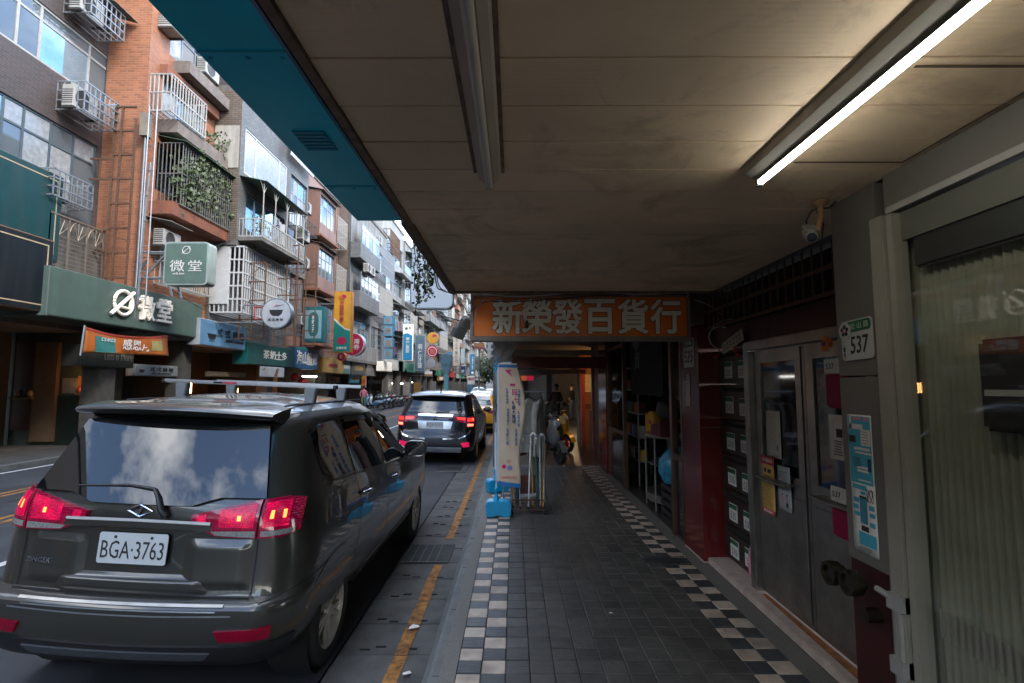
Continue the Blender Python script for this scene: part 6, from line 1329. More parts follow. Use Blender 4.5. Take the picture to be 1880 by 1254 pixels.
# ------------------------------------------------------------------ signs on the left side
def sm(name, col, rough=.4, est=0): return M('sign_' + name, tuple(c*.74 for c in col), rough, var=.12, scale=2.5, streak=.22)
tw = M('sign_text_white', (.55, .55, .53), .5, var=0); tk = M('sign_text_black', (.015, .015, .018), .5, var=0); tg = M('sign_text_gold', (.42, .27, .08), .5, var=0)
def blade(label, px0, py0, px1, py1, Xin, face, texts=(), th=.22, frame=None, decos=(), rr=.0, wallx=-11.2, side=None, disc=False, arms=True):
    """projecting sign facing the traffic: pixel box, inner edge at X = Xin"""
    Y = P(px0, (py0+py1)/2, X=Xin).y; a = P(px0, py0, Y=Y); b = P(px1, py1, Y=Y); w, h = b.x-a.x, a.z-b.z; c = Vector(((a.x+b.x)/2, Y, (a.z+b.z)/2))
    t = thing('blade_sign', label, 'sign', (c.x, Y, b.z))
    poly = circ(0, 0, w/2, 36) if disc else rrect(-w/2, -h/2, w/2, h/2, rr) if rr else [(-w/2, -h/2), (w/2, -h/2), (w/2, h/2), (-w/2, h/2)]
    m = MB(); m.prism(poly, c + YA*th, XA, ZA, th-.004); m.build('case', frame or side or galv, t, smooth=35 if (disc or rr) else None)
    k = .93 if disc else 1; ins = min(.05, w*.04)
    fp = circ(0, 0, w/2*k, 36) if disc else rrect(-w/2+ins, -h/2+ins, w/2-ins, h/2-ins, max(.01, rr-ins)) if rr else [(-w/2+ins, -h/2+ins), (w/2-ins, -h/2+ins), (w/2-ins, h/2-ins), (-w/2+ins, h/2-ins)]
    m = MB(); m.prism(fp, c, XA, ZA, .01, -.003); m.build('face', face, t)
    for i, (mat, poly) in enumerate(decos):
        m = MB(); m.prism([(p[0]*w/2, p[1]*h/2) for p in poly], c, XA, ZA, .004, .008 + .0045*i); m.build('panel', mat, t)
    for (s, mat, u, v, tw_, th_, bold) in texts:
        text(s, mat, t, c + XA*(u*w/2) + ZA*(v*h/2), XA, ZA, w=tw_*w, h=(th_*h if th_ else None), th=.01, off=.010 + .0045*len(decos), bold=bold)
    if arms:
        m = MB()
        for f in (.3, -.3): m.tube([(a.x, Y+th/2, c.z+f*h), (wallx, Y+th/2, c.z+f*h)], .03, 6)
        m.build('bracket', galv, t)
    return t, c, w, h
def ell(cx, cy, rx, ry, n=20): return [(cx+rx*math.cos(2*math.pi*i/n), cy+ry*math.sin(2*math.pi*i/n)) for i in range(n)]
def fascia(label, px0, px1, pyt0, pyb0, X, face, texts=(), th=.35, frame=None, decos=(), pyt1=None, name='fascia_sign', border=0.):
    """board parallel to the street: pixel top/bottom at its near edge px0; far edge px1"""
    a = P(px0, pyt0, X=X); b = P(px0, pyb0, X=X); y1 = P(px1, 600, X=X).y; w = y1-a.y; h = a.z-b.z; c = Vector((X, (a.y+y1)/2, (a.z+b.z)/2))
    t = thing(name, label, 'sign', (X, c.y, b.z))
    m = MB(); m.box(X-th, X-.004, a.y, y1, b.z, a.z); m.build('case', frame or face, t, bevel=.01, seg=1)
    m = MB(); m.box(X-.0035, X+.01, a.y+.03, y1-.03, b.z+.03, a.z-.03); m.build('face', face, t)
    if border:
        m = MB(); bw = .03
        for (p, q, r_, s) in ((a.y+border, y1-border, b.z+border, b.z+border+bw), (a.y+border, y1-border, a.z-border-bw, a.z-border), (a.y+border, a.y+border+bw, b.z+border+bw, a.z-border-bw), (y1-border-bw, y1-border, b.z+border+bw, a.z-border-bw)): m.box(X+.0105, X+.016, p, q, r_, s)
        m.build('border', M('gilt_line', (.35, .28, .18), .5), t)
    for i, (mat, poly) in enumerate(decos):
        m = MB(); m.prism([(p[0]*w/2, p[1]*h/2) for p in poly], c, YA, ZA, .004, .011 + .0045*i); m.build('panel', mat, t)
    for (s, mat, u, v, tw_, th_, bold, *ex) in texts:
        text(s, mat, t, c + YA*(u*w/2) + ZA*(v*h/2), YA, ZA, w=tw_*w, h=th_*h, th=ex[0] if ex else .012, off=.013 + .0045*len(decos), bold=bold)
    return t, c, w, h
sage = sm('sage', (.085, .135, .115)); white_s = sm('white', (.58, .60, .62))
# sage green fascia with raised letters and logo
t, c, w, h = fascia('sage green fascia with raised white ring logo and two characters', 92, 370, 487, 580, -10.85, sage, th=1.2, frame=sm('sage_edge', (.11, .16, .14)))
for ch, px, py in (('微', 266, 566), ('堂', 299, 571)):
    p = P(px, py, X=-10.85); text(ch, white_s, t, p, YA, ZA, w=.62, h=.72, th=.09, off=.01, bold=.013)
m = MB(); cc = P(222, 556, X=-10.85)
m.tube([cc + Vector((.08, math.cos(a)*.33, math.sin(a)*.33)) for a in [2*math.pi*i/28 for i in range(29)]], .045, 6); m.tube([cc + Vector((.08, -.42, -.36)), cc + Vector((.08, .36, .34))], .05, 6); m.tube([cc + Vector((.08, -.1, -.12)), cc + Vector((.08, .22, -.14)), cc + Vector((.08, .27, .1))], .04, 6); m.build('logo', white_s, t)
# sage blade sign
t, c, w, h = blade('square sage blade sign with white logo and two characters', 303, 444, 380, 523, -9.95, sm('sage_light', (.12, .19, .16)), [('微', tw, -.38, -.12, .33, .27, 0), ('堂', tw, .42, -.12, .30, .25, 0), ('welli done', tw, -.3, -.48, .26, .05, 0)], th=.4, rr=.12, frame=sm('sage_rim', (.36, .44, .41)), wallx=-10.9)
m = MB(); m.tube([c + Vector((math.cos(a)*.11, -.012, .38+math.sin(a)*.11)) for a in [2*math.pi*i/20 for i in range(21)]], .012, 5); m.tube([c + Vector((-.12, -.012, .27)), c + Vector((.11, -.012, .49))], .012, 5); m.build('logo', tw, t)
t = thing('sign_bracket', 'white tubular stay frame holding the sage blade sign', 'bracket', (-10.6, 14.9, 5)); m = MB()
for (p, q) in (((272, 466), (305, 466)), ((272, 512), (303, 510)), ((240, 520), (270, 478)), ((250, 525), (303, 468)), ((310, 523), (316, 545)), ((327, 526), (333, 548))): m.tube([P(p[0], p[1], Y=14.75), P(q[0], q[1], Y=14.75)], .035, 7)
m.build('stay', galv, t, smooth=60)
# dark boards on the brown building
fascia('large dark teal board with thin pale border on the brown building', -200, 97, 180, 400, -11.7, sm('teal_board', (.006, .055, .06), .3), th=.2, border=.16, frame=sm('board_edge', (.10, .14, .15)))
fascia('black board in an orange brown frame above the shop', -260, 88, 330, 520, -11.0, sm('black_board', (.006, .012, .018), .3), th=.6, border=.14, frame=sm('brown_frame', (.20, .11, .06)))
# orange cloth banner under the fascia
a = P(152, 600, X=-10.75); y1 = P(308, 630, X=-10.75).y; t = thing('cloth_banner', 'sagging orange cloth banner with white characters under the sage fascia', 'banner', (-10.75, (a.y+y1)/2, 2.7)); rows = []
zt, zb = P(152, 600, X=-10.75).z, P(152, 648, X=-10.75).z
def BS(u, v): return Vector((-10.72 + .05*math.sin(u*9+v*2), a.y + (y1-a.y)*u, zb + (zt-zb)*v - .14*math.sin(u*math.pi)*(v) + .10*u))
m = MB(); m.grid([[BS(i/24, j/8) for i in range(25)] for j in range(9)]); o = m.build('cloth', sm('orange_cloth', (.50, .13, .012), .7), t, smooth=180); o.modifiers.new('t', 'SOLIDIFY').thickness = .006
for (u0, u1, v0, v1, mt) in ((.10, .34, .05, .75, M('banner_teal', (.02, .14, .13), .7)), (.74, .90, .25, .75, M('banner_olive', (.25, .22, .08), .7)), (.0, 1, .9, .99, M('banner_brick', (.25, .02, .015), .7))):
    m = MB(); m.grid([[BS(u0+(u1-u0)*i/10, v0+(v1-v0)*j/4 + .0) + XA*.012 for i in range(11)] for j in range(5)]); m.build('print', mt, t)
p = BS(.56, .52); text('感恩月', tw, t, p + XA*.04, YA, ZA, w=(y1-a.y)*.32, h=(zt-zb)*.46, th=.004, off=0, bold=.05); p = BS(.24, .66); text('口木口', tw, t, p + XA*.05, YA, ZA, w=(y1-a.y)*.14, h=(zt-zb)*.16, th=.004, off=0, bold=.02)
m = MB(); m.tube([BS(-.01, 1.05), BS(-.01, -.1)], .025, 6); m.build('pole', galv, t)
fascia('dark olive board reading Less is More under the orange banner', 150, 250, 632, 672, -11.3, sm('olive_board', (.02, .025, .02)), [('Less is More', M('dim_letter', (.10, .10, .09), .6, var=0), .35, .1, .55, .42, 0)], th=.5)
fascia('grey hanging sign with bowl logo and four black characters', 249, 331, 668, 690, -11.5, sm('grey_blue', (.26, .30, .32)), [('弍 弍 麻 辣', tk, .18, .2, .55, .38, .01), ('02-8646952', tk, .18, -.5, .45, .16, 0)], th=.3, decos=[(tk, [(-.86, .1), (-.6, .1), (-.64, -.3), (-.7, -.45), (-.77, -.45), (-.82, -.3)])])
blue_s = sm('sky_blue', (.13, .30, .50))
fascia('sky blue fascia with black bowl logo and four characters', 368, 452, 583, 633, -10.72, blue_s, [('弍', tk, -.22, .12, .11, .34, .01), ('弍', tk, .13, .12, .11, .34, .01), ('麻', tk, .46, .12, .11, .34, .01), ('辣', tk, .77, .12, .11, .34, .01), ('重慶特色麻辣鍋', tk, .45, -.42, .42, .10, .0)], th=.45, frame=sm('pale_edge', (.4, .45, .5)),
       decos=[(tk, [(-.72, -.05), (-.34, -.05), (-.39, -.4), (-.46, -.5), (-.60, -.5), (-.67, -.4)]), (tk, [(-.66, -.56), (-.42, -.56), (-.42, -.62), (-.66, -.62)]), (tk, [(.2, -.28), (.7, -.28), (.7, -.30), (.2, -.30)])])
# round sign
blade('round white sign with a black bowl and red chilli', 480, 549, 534, 602, -9.0, sm('round_white', (.55, .58, .62)), [('弍 弍 麻 辣', tk, 0, -.42, .5, .09, .01)], th=.28, disc=True, frame=sm('round_rim', (.16, .20, .24)), decos=[(tk, [(-.45, .25), (.45, .25), (.38, -.02), (.2, -.18), (-.2, -.18), (-.38, -.02)]), (redprint, [(-.25, .38), (.0, .5), (.02, .66), (-.08, .5)]), (tk, [(-.02, .48), (.5, .6), (.5, .62), (-.02, .52)])])
t = thing('empty_sign_box', 'small empty red sign frame beside the round sign', 'sign frame', P(470, 575, Y=18.5)); m = MB(); a, b = P(468, 564, Y=18.5), P(483, 586, Y=18.5)
for (p, q) in (((a.x, a.z), (b.x, a.z)), ((b.x, a.z), (b.x, b.z)), ((b.x, b.z), (a.x, b.z)), ((a.x, b.z), (a.x, a.z))): m.tube([(p[0], 18.5, p[1]), (q[0], 18.5, q[1])], .03, 4)
m.build('frame', M('red_steel', (.35, .06, .06), .6), t)
teal = sm('teal', (.01, .14, .15)); teald = sm('teal_dark', (.006, .085, .085))
fascia('teal fascia with arched border and four white characters', 455, 541, 627, 668, -10.7, teald, [('茶', tw, -.28, .05, .13, .42, .03), ('奶', tw, 0, .05, .13, .42, .03), ('士', tw, .26, .05, .13, .42, .03), ('多', tw, .52, .05, .13, .42, .03)], th=.6, frame=teal, decos=[(teald, [(-.85, -.75), (.85, -.75), (.85, .4), (.6, .78), (-.6, .78), (-.85, .4)])])
blade('teal blade sign with pale ornamental frame and vertical characters', 558, 563, 593, 628, -9.55, teal, [('茶\n奶\n士\n多', tw, 0, .02, .17, .48, .03)], th=.5, decos=[(sm('pale_teal', (.25, .40, .45)), [(-.8, -.8), (.8, -.8), (.8, .8), (-.8, .8)]), (teal, rrect(-.5, -.68, .5, .68, .4))], frame=teal)
fascia('blue gallery fascia with four tall white characters', 541, 587, 634, 676, -10.7, sm('gallery_blue', (.012, .10, .24)), [('海', tw, -.65, 0, .2, .62, .02), ('山', tw, -.2, 0, .2, .58, .02), ('畫', tw, .22, 0, .2, .62, .02), ('廊', tw, .64, 0, .2, .62, .02)], th=.4, decos=[(sm('gallery_top', (.01, .17, .18)), [(-.95, .72), (.95, .72), (.95, .95), (-.95, .95)])])
yel = sm('lotto_yellow', (.62, .30, .02)); gre = sm('lotto_green', (.01, .20, .17)); crim = sm('crimson', (.45, .008, .07))
blade('tall yellow and green lottery blade sign with red vertical characters', 614, 535, 643, 647, -9.3, yel, [('公\n益\n彩\n券', crim, -.05, .38, .26, .40, .01), ('台灣彩券', tw, 0, -.86, .6, .045, .02)], th=.4, frame=sm('lotto_edge', (.50, .20, .01)),
      decos=[(gre, [(-.94, -.97), (.94, -.97), (.94, -.32), (.4, -.24), (-.2, -.10), (-.94, .12)]), (sm('lotto_white', (.7, .68, .6)), [(-.94, .06), (-.3, -.12), (.3, -.25), (.94, -.30), (.94, -.26), (.3, -.20), (-.3, -.06), (-.94, .13)]), (crim, ell(0, -.62, .5, .13)), (crim, ell(.12, .83, .3, .06)), (sm('lotto_orange', (.6, .16, .01)), ell(-.25, .79, .28, .05))])
blade('round crimson lottery sign half hidden behind the tall yellow sign', 626, 612, 668, 652, -9.9, crim, [('台灣\n彩券', tw, .1, 0, .52, .50, .05)], th=.5, disc=True, frame=sm('pale_rim', (.55, .57, .58)))
fascia('yellow and teal lottery shop fascia', 592, 645, 655, 684, -10.6, sm('mustard', (.42, .26, .07)), [('台灣彩券', crim, -.3, .05, .3, .25, .02), ('彩券行', tw, .72, 0, .26, .25, .02)], th=.5, frame=yel, decos=[(sm('grey_teal', (.08, .20, .20)), [(.42, -.94), (.96, -.94), (.96, .94), (.62, .94)])])
blade('small round crimson and orange lottery disc under the tall sign', 619, 646, 634, 664, -9.5, crim, [('彩', tw, 0, 0, .4, .4, .04)], th=.3, disc=True, frame=sm('orange_rim', (.6, .22, .02)), arms=False)
fascia('dark grey fascia with gold lettering', 646, 672, 662, 688, -10.6, sm('charcoal', (.07, .08, .08)), [('LOGIN', tg, 0, 0, .6, .35, .05)], th=.4)
fascia('pale gridded fascia beyond the charcoal one', 673, 692, 667, 690, -10.6, sm('grid_grey', (.22, .20, .19)), th=.4)
# column of four blue cubes with tan figures
tanp = sm('tan_print', (.35, .20, .09)); lbl = sm('light_blue', (.12, .33, .50))
for i, (py0, py1) in enumerate(((580, 596), (598, 617), (620, 638), (641, 659))):
    blade(['topmost', 'second', 'third', 'lowest'][i] + ' of four stacked light blue sign cubes with tan characters', 704, py0, 721, py1, -9.9, lbl, [('米詩童房'[i], tanp, 0, 0, .6, .7, .06)], th=.5, decos=[], frame=sm('blue_edge', (.05, .15, .28)))
fascia('white paned light box under the blue cubes', 703, 721, 663, 681, -9.9, white_s, th=.5)
blade('tall cyan and white blade sign with vertical white characters', 740, 595, 757, 662, -9.9, sm('cyan_sign', (.0, .25, .50)), [('馨\n麗\n髮\n型', tw, 0, -.15, .4, .42, .04)], th=.35, frame=white_s, decos=[(white_s, [(-.94, .45), (0, .5), (.94, .36), (.94, .97), (-.94, .97)]), (gre, ell(-.3, .75, .3, .08)), (crim, ell(.4, .78, .2, .06))])
blade('slate blue blade sign with four spaced white characters', 762, 615, 780, 681, -9.7, sm('slate_blue', (.10, .16, .22)), [('明\n仁\n牙\n醫', tw, 0, -.18, .42, .66, .02)], th=.5, frame=sm('slate_edge', (.40, .44, .48)), decos=[(sm('leaf_green', (.06, .22, .13)), [(-.3, .70), (.3, .70), (.3, .86), (-.3, .86)])])
blade('round yellow lottery sign with a red mark', 784, 610, 805, 631, -9.3, yel, [], th=.3, disc=True, frame=yel, decos=[(crim, [(-.1, .25), (.0, .6), (.5, .6), (.6, .35), (.2, .1)])])
blade('round red sign with an orange middle under the yellow one', 783, 634, 804, 656, -9.3, crim, [], th=.3, disc=True, frame=crim, decos=[(white_s, ell(0, 0, .78, .78)), (crim, ell(0, 0, .70, .70)), (sm('salmon', (.55, .16, .08)), [(-.35, -.4), (.4, -.4), (.4, .4), (-.35, .4)])])
blade('round pale grey sign below the red one', 783, 659, 799, 676, -9.3, sm('pale_grey', (.38, .40, .42)), th=.25, disc=True)
blade('small orange and white sign below the round pale sign', 780, 682, 794, 691, -9.4, sm('small_orange', (.55, .25, .06)), decos=[(white_s, [(-.95, -.1), (.95, -.1), (.95, .95), (-.95, .95)])])
blade('cream blade sign with a column of black characters', 832, 616, 844, 672, -9.2, sm('cream_sign', (.50, .45, .38)), [('天\n心\n中\n醫\n診\n所', tk, 0, 0, .4, .8, 0)], th=.3)
blade('blue blade sign with white print beyond the cream one', 863, 650, 872, 688, -9.0, sm('strong_blue', (.01, .16, .32)), [('中\n國\n信\n託\n銀\n行', tw, 0, .1, .3, .65, .03)], th=.3, decos=[(white_s, ell(0, -.8, .5, .1))])
blade('bright blue small sign between the round signs and the post', 821, 646, 830, 664, -9.3, sm('bright_blue', (.01, .18, .42)), [('Y', tw, 0, .3, .5, .3, .05)], th=.3)
blade('pale striped blade sign beside the cream one', 846, 640, 853, 668, -9.1, sm('pale_cyan', (.35, .45, .48)), th=.3)
blade('navy square sign with white mark over the road', 845, 672, 855, 687, -8.8, sm('navy', (.01, .035, .12)), [('時', tw, 0, -.3, .6, .4, .04)], th=.3)
blade('white sign with red print low over the road', 858, 690, 872, 706, -8.8, white_s, [('電話', crim, 0, .3, .8, .4, .03)], th=.3)
blade('orange and crimson fuel sign far down on the right', 870, 630, 889, 641, -4.0, sm('shell_orange', (.6, .25, .02)), th=.4, decos=[(crim, [(-.95, -.5), (.95, -.9), (.95, -.5), (-.95, 0)])], arms=False, frame=crim)
t2 = [o for o in COL.objects if o.get('label', '').startswith('orange and crimson fuel')][0]
m = MB(); m.tube([(t2.location.x, t2.location.y+.2, -.1), (t2.location.x, t2.location.y+.2, t2.location.z)], .08, 8); m.build('post', galv, t2)
fascia('orange and white banner board above the far shops', 806, 822, 690, 699, -10.2, sm('peach', (.50, .22, .06)), th=.3, decos=[(white_s, [(-.9, -.6), (-.3, -.6), (.1, .6), (-.9, .6)])])
fascia('cyan hanging board above the scooters', 643, 662, 687, 703, -10.9, sm('cyan_board', (.02, .27, .42)), [('安全帽', yel, .1, 0, .5, .5, .05)], th=.1)
fascia('white printed cloth banner under the teal fascia', 478, 525, 672, 692, -10.6, sm('milk_cloth', (.42, .46, .52), .8), th=.03, decos=[(sm('cloth_brown', (.18, .10, .06), .8), [(.1, -.8), (.35, -.8), (.5, .7), (.3, .8)]), (sm('cloth_olive', (.2, .17, .06), .8), [(-.9, .3), (-.6, .9), (-.7, .3)])], name='cloth_banner')
blade('orange notice board standing by the far pillar', 664, 690, 672, 712, -10.9, sm('notice_orange', (.55, .22, .03)), [('停車', crim, 0, 0, .5, .5, .03)], th=.1)
fascia('black strip sign over the dark shop behind the scooters', 675, 706, 697, 704, -11.3, sm('navy_strip', (.008, .012, .025)), th=.2)
fascia('cream menu board on the brown shop front', 381, 455, 681, 691, -11.6, sm('menu_cream', (.34, .27, .19)), th=.1, name='menu_board')
fascia('peach hanging cloth sign in the lit shop', 598, 626, 691, 703, -12.2, sm('peach_cloth', (.46, .22, .08)), [('燒臘', crim, 0, 0, .4, .5, .03)], th=.05)
for i, (px0, px1, py0, py1, cc, lab) in enumerate(((790, 800, 700, 740, (.30, .27, .24), 'cream pillar poster far along the left arcade'), (812, 824, 702, 740, (.33, .2, .08), 'tan shop panel far along the left arcade'), (858, 866, 700, 735, (.06, .28, .42), 'blue standing banner far along the left kerb'), (740, 752, 702, 738, (.36, .33, .28), 'pale shutter panel behind the scooter row'), (760, 772, 702, 738, (.45, .23, .05), 'orange lit panel behind the scooter row'))):
    blade(lab, px0, py0, px1, py1, -10.6, sm('panel_%d' % i, cc), th=.1, arms=False)
# turquoise post with control box at the far kerb
c = P(819, 755, Z=0); t = thing('control_post', 'turquoise roadside post with a slatted box and striped foot', 'post', (c.x, c.y, -.1)); s = c.y/940.
box('shaft', M('turquoise_paint', (.09, .27, .30), .5), t, c.x-4*s, c.x+4*s, c.y-4*s, c.y+4*s, -.1, CAM_H+20*s); box('box', M('turquoise_dark', (.07, .16, .18), .5), t, c.x-10*s, c.x+9*s, c.y-6*s, c.y+6*s, CAM_H+36*s, CAM_H+56*s, bevel=.05)
m = MB(); m.prism([(-10*s, 36*s), (9*s, 36*s), (4*s, 20*s), (-4*s, 20*s)], (c.x, c.y+5*s, CAM_H), XA, ZA, 10*s); m.build('neck', MATS['turquoise_dark'], t); m = MB()
for k in range(3): m.box(c.x-4.2*s, c.x+4.2*s, c.y-4.2*s, c.y+4.2*s, -.1+k*.5, .1+k*.5)
m.build('stripe', yellowline, t)

# ------------------------------------------------------------------ vehicles
def pchip(xk, yk, x):
    xk = np.array(xk, float); yk = np.array(yk, float); h = np.diff(xk); d = np.diff(yk)/h; n = len(xk); m = np.zeros(n)
    for i in range(1, n-1):
        if d[i-1]*d[i] > 0: w1, w2 = 2*h[i]+h[i-1], h[i]+2*h[i-1]; m[i] = (w1+w2)/(w1/d[i-1]+w2/d[i])
    m[0], m[-1] = d[0], d[-1]
    x = min(max(x, xk[0]), xk[-1]); i = min(int(np.searchsorted(xk, x, side='right'))-1, n-2); i = max(i, 0)
    t = (x-xk[i])/h[i]
    return float((2*t**3-3*t**2+1)*yk[i] + (t**3-2*t**2+t)*h[i]*m[i] + (-2*t**3+3*t**2)*yk[i+1] + (t**3-t**2)*h[i]*m[i+1])
class Body:
    def __init__(s, prof, ze, dz, rc=.2, rf=.35, bow=.07):
        s.z = [p[0] for p in prof]; s.R = [p[1] for p in prof]; s.F = [p[2] for p in prof]; s.W = [p[3] for p in prof]; s.ze, s.dz, s.rc, s.rf, s.bow = ze, dz, rc, rf, bow; s.cache = {}
    def half(s, z):
        k = round(z, 4)
        if k in s.cache: return s.cache[k]
        R_, F_, W_ = (pchip(s.z, a, z) for a in (s.R, s.F, s.W)); rc = s.rc; p = []
        for i in range(10): x = i/10*(W_-rc); p.append((x, R_ + s.bow*(x/W_)**2))
        x0 = W_-rc; y0 = R_ + s.bow*(x0/W_)**2; ry = rc*1.35
        for i in range(13):
            t = i/12*math.pi/2; p.append((x0 + rc*math.sin(t)**.92, y0 + ry*(1-math.cos(t))**1.08))
        ys, ye = y0+ry, F_-s.rf*1.2; ym = (ys+ye)/2
        for i in range(1, 45):
            y = ys + (ye-ys)*i/45; p.append((W_ - .022*max(0, (y-ym)/(ye-ym))**2*0 - .03*abs((y-ym)/(ye-ym))**3*(1 if y > ym else .0), y))
        xe = W_-.03; rf = s.rf
        for i in range(12):
            t = i/11*math.pi/2; p.append((xe-rf + rf*math.cos(t), ye + rf*1.2*math.sin(t)**1.0 - .0))
        xf = xe-rf
        for i in range(1, 6): p.append((xf*(1-i/5.), ye + rf*1.2 + .05*(i/5.)))
        a = np.array(p); s.cache[k] = a; return a
    def mesh(s, zs):
        m = MB(); rings = []
        def ring(h, z): return [(x, y, z) for x, y in h] + [(-x, y, z) for x, y in h[-2:0:-1]]
        for z in zs: rings.append(ring(s.half(z), z))
        e = s.half(s.ze); yc = (e[0, 1] + e[-1, 1])/2
        for t in (.04, .09, .16, .25, .36, .48, .6, .72, .84, .94, .99):
            z = s.ze + s.dz*(1-(1-t)**2.4); h = e.copy(); h[:, 0] *= (1-t); h[:, 1] = yc + (h[:, 1]-yc)*(1-t); rings.append(ring(h, z))
        n = len(rings[0]); vs = [v for r_ in rings for v in r_]; fs = []
        for i in range(len(rings)-1):
            for k in range(n): fs.append((i*n+k, i*n+(k+1) % n, (i+1)*n+(k+1) % n, (i+1)*n+k))
        fs.append(tuple(range(n-1, -1, -1))); fs.append(tuple(range((len(rings)-1)*n, len(rings)*n))); m.add(vs, fs); return m
    def rear(s, q, z):
        h = s.half(z); L = np.concatenate([[0], np.cumsum(np.hypot(*np.diff(h, axis=0).T))]); a = abs(q)
        return Vector((math.copysign(np.interp(a, L, h[:, 0]), q) if q else 0., float(np.interp(a, L, h[:, 1])), z))
    def side(s, y, z, sg=1):
        h = s.half(z)[14:70]; return Vector((sg*float(np.interp(y, h[:, 1], h[:, 0])), y, z))
    def roofz(s, x, y):
        e = s.half(s.ze); yc = (e[0, 1]+e[-1, 1])/2; hw = e[:, 0].max(); hl = (e[-1, 1]-e[0, 1])/2
        q = max(abs(x)/hw, abs(y-yc)/hl); q = min(1, q); return s.ze + s.dz*(1-q**2.4)
    def nrm(s, f, a, z):
        e = .004; d1 = f(a+e, z)-f(a-e, z); d2 = f(a, z+e)-f(a, z-e); n = d1.cross(d2).normalized(); c = f(a, z)
        if n.dot(Vector((c.x, c.y-2.0, 0.001))) < 0: n = -n
        return n
    def relief(s, f, us, zs, amp, nu=40, nz=20):
        rows = []
        for j in range(nz+1):
            z = zs[0][0] + (zs[-1][0]-zs[0][0])*j/nz; oz = pchip([q[0] for q in zs], [q[1] for q in zs], z); r_ = []
            for i in range(nu+1):
                u = us[0][0] + (us[-1][0]-us[0][0])*i/nu; ou = pchip([q[0] for q in us], [q[1] for q in us], u); r_.append(f(u, z) + s.nrm(f, u, z)*(amp*ou*oz + .0006))
            rows.append(r_)
        m = MB(); m.grid(rows); return m
    def patch(s, f, top, bot, off=.004, nu=16, nv=6, skirt=0.):
        def samp(pl, t):
            L = np.concatenate([[0], np.cumsum([math.dist(pl[i], pl[i+1]) for i in range(len(pl)-1)])]); q = t*L[-1]
            return np.interp(q, L, [p[0] for p in pl]), np.interp(q, L, [p[1] for p in pl])
        rows = []; low = []
        for j in range(nv+1):
            r_ = []
            for i in range(nu+1):
                a, b = samp(bot, i/nu), samp(top, i/nu); v = j/nv; u, z = a[0]+(b[0]-a[0])*v, a[1]+(b[1]-a[1])*v
                r_.append((f(float(u), float(z)), s.nrm(f, float(u), float(z))))
            rows.append(r_)
        m = MB(); m.grid([[p+n*off for p, n in r_] for r_ in rows])
        if skirt:
            for edge in (rows[0], rows[-1], [r_[0] for r_ in rows], [r_[-1] for r_ in rows]): m.grid([[p+n*(off-skirt) for p, n in edge], [p+n*off for p, n in edge]])
        return m
def strip(b, f, pts, w=.006, off=.0018):
    """thin line following the surface"""
    m = MB(); out_ = []
    for i in range(len(pts)-1):
        for k in range(8): t = k/8; out_.append((pts[i][0]+(pts[i+1][0]-pts[i][0])*t, pts[i][1]+(pts[i+1][1]-pts[i][1])*t))
    out_.append(pts[-1]); P3 = [f(*q) + b.nrm(f, *q)*off for q in out_]; N3 = [b.nrm(f, *q) for q in out_]; A_ = []; B_ = []
    for i in range(len(P3)):
        d = (P3[min(i+1, len(P3)-1)] - P3[max(i-1, 0)]).normalized(); sd = d.cross(N3[i]).normalized()*w/2; A_.append(P3[i]+sd); B_.append(P3[i]-sd)
    m.grid([A_, B_]); return m
def carwheel(parent, x, y, r_, w, rimm, sg):
    t_ = MB(); t_.lathe([(r_*.68, -w*.5), (r_*.9, -w*.52), (r_*.985, -w*.4), (r_, -w*.2), (r_, w*.2), (r_*.985, w*.4), (r_*.9, w*.52), (r_*.68, w*.5)], (x, y, r_), 'x', 40, close=True)
    o = t_.build('wheel', rubber, parent, local=True, smooth=50); xo = x + sg*w*.47
    r2 = MB(); r2.lathe([(r_*.69, 0), (r_*.67, sg*.006), (r_*.62, -sg*.02), (r_*.62, -sg*.12), (r_*.69, -sg*.12)], (xo, y, r_), 'x', 40, close=True)
    for k in range(10):
        a = k*math.pi/5 + (.16 if k % 2 else -.16)*0.9; r2.obox((xo-sg*.022, y+math.cos(a)*r_*.38, r_+math.sin(a)*r_*.38), (.018, r_*.52, r_*.085), (a, 0, 0))
    r2.lathe([(0, sg*.0), (r_*.13, -sg*.004), (r_*.17, -sg*.03)], (xo, y, r_), 'x', 20); r2.build('rim', rimm, o, local=True, smooth=35)
    d_ = MB(); d_.lathe([(0, 0), (r_*.5, 0), (r_*.5, .01)], (xo-sg*.075, y, r_), 'x', 24); d_.build('brake_disc', darkmetal, o, local=True)
    return o
def make_body(root, b, paint, zs, axles, rw, hw):
    me = b.mesh(zs).mesh('body', paint, fixn=True); ob = link('body', me, None, root)
    cut = MB()
    for y in axles:
        for sg in (-1, 1): cut.lathe([(rw*1.13, -.16), (rw*1.13, .30)] if sg > 0 else [(rw*1.13, -.30), (rw*1.13, .16)], (sg*(hw-.12), y, rw*1.02), 'x', 40)
    cm_ = cut.mesh('cut', None); co = bpy.data.objects.new('cut', cm_); COL.objects.link(co)
    md = ob.modifiers.new('arches', 'BOOLEAN'); md.operation = 'DIFFERENCE'; md.object = co; md.solver = 'EXACT'
    bpy.context.view_layer.update(); dg = bpy.context.evaluated_depsgraph_get(); nm = bpy.data.meshes.new_from_object(ob.evaluated_get(dg)); ob.modifiers.clear(); ob.data = nm; nm.name = 'body'
    bpy.data.objects.remove(co); nm.polygons.foreach_set('use_smooth', [True]*len(nm.polygons)); nm.set_sharp_from_angle(angle=R(28))
    for y in axles:
        for sg in (-1, 1):
            c = (sg*(hw-.12), y, rw*1.02); MB().lathe([(0, -.15), (rw*1.115, -.15), (rw*1.115, .10)] if sg > 0 else [(rw*1.115, -.10), (rw*1.115, .15), (0, .15)], c, 'x', 36, caps=False).build('wheel_well', black, root, local=True, fixn=False)
    return ob
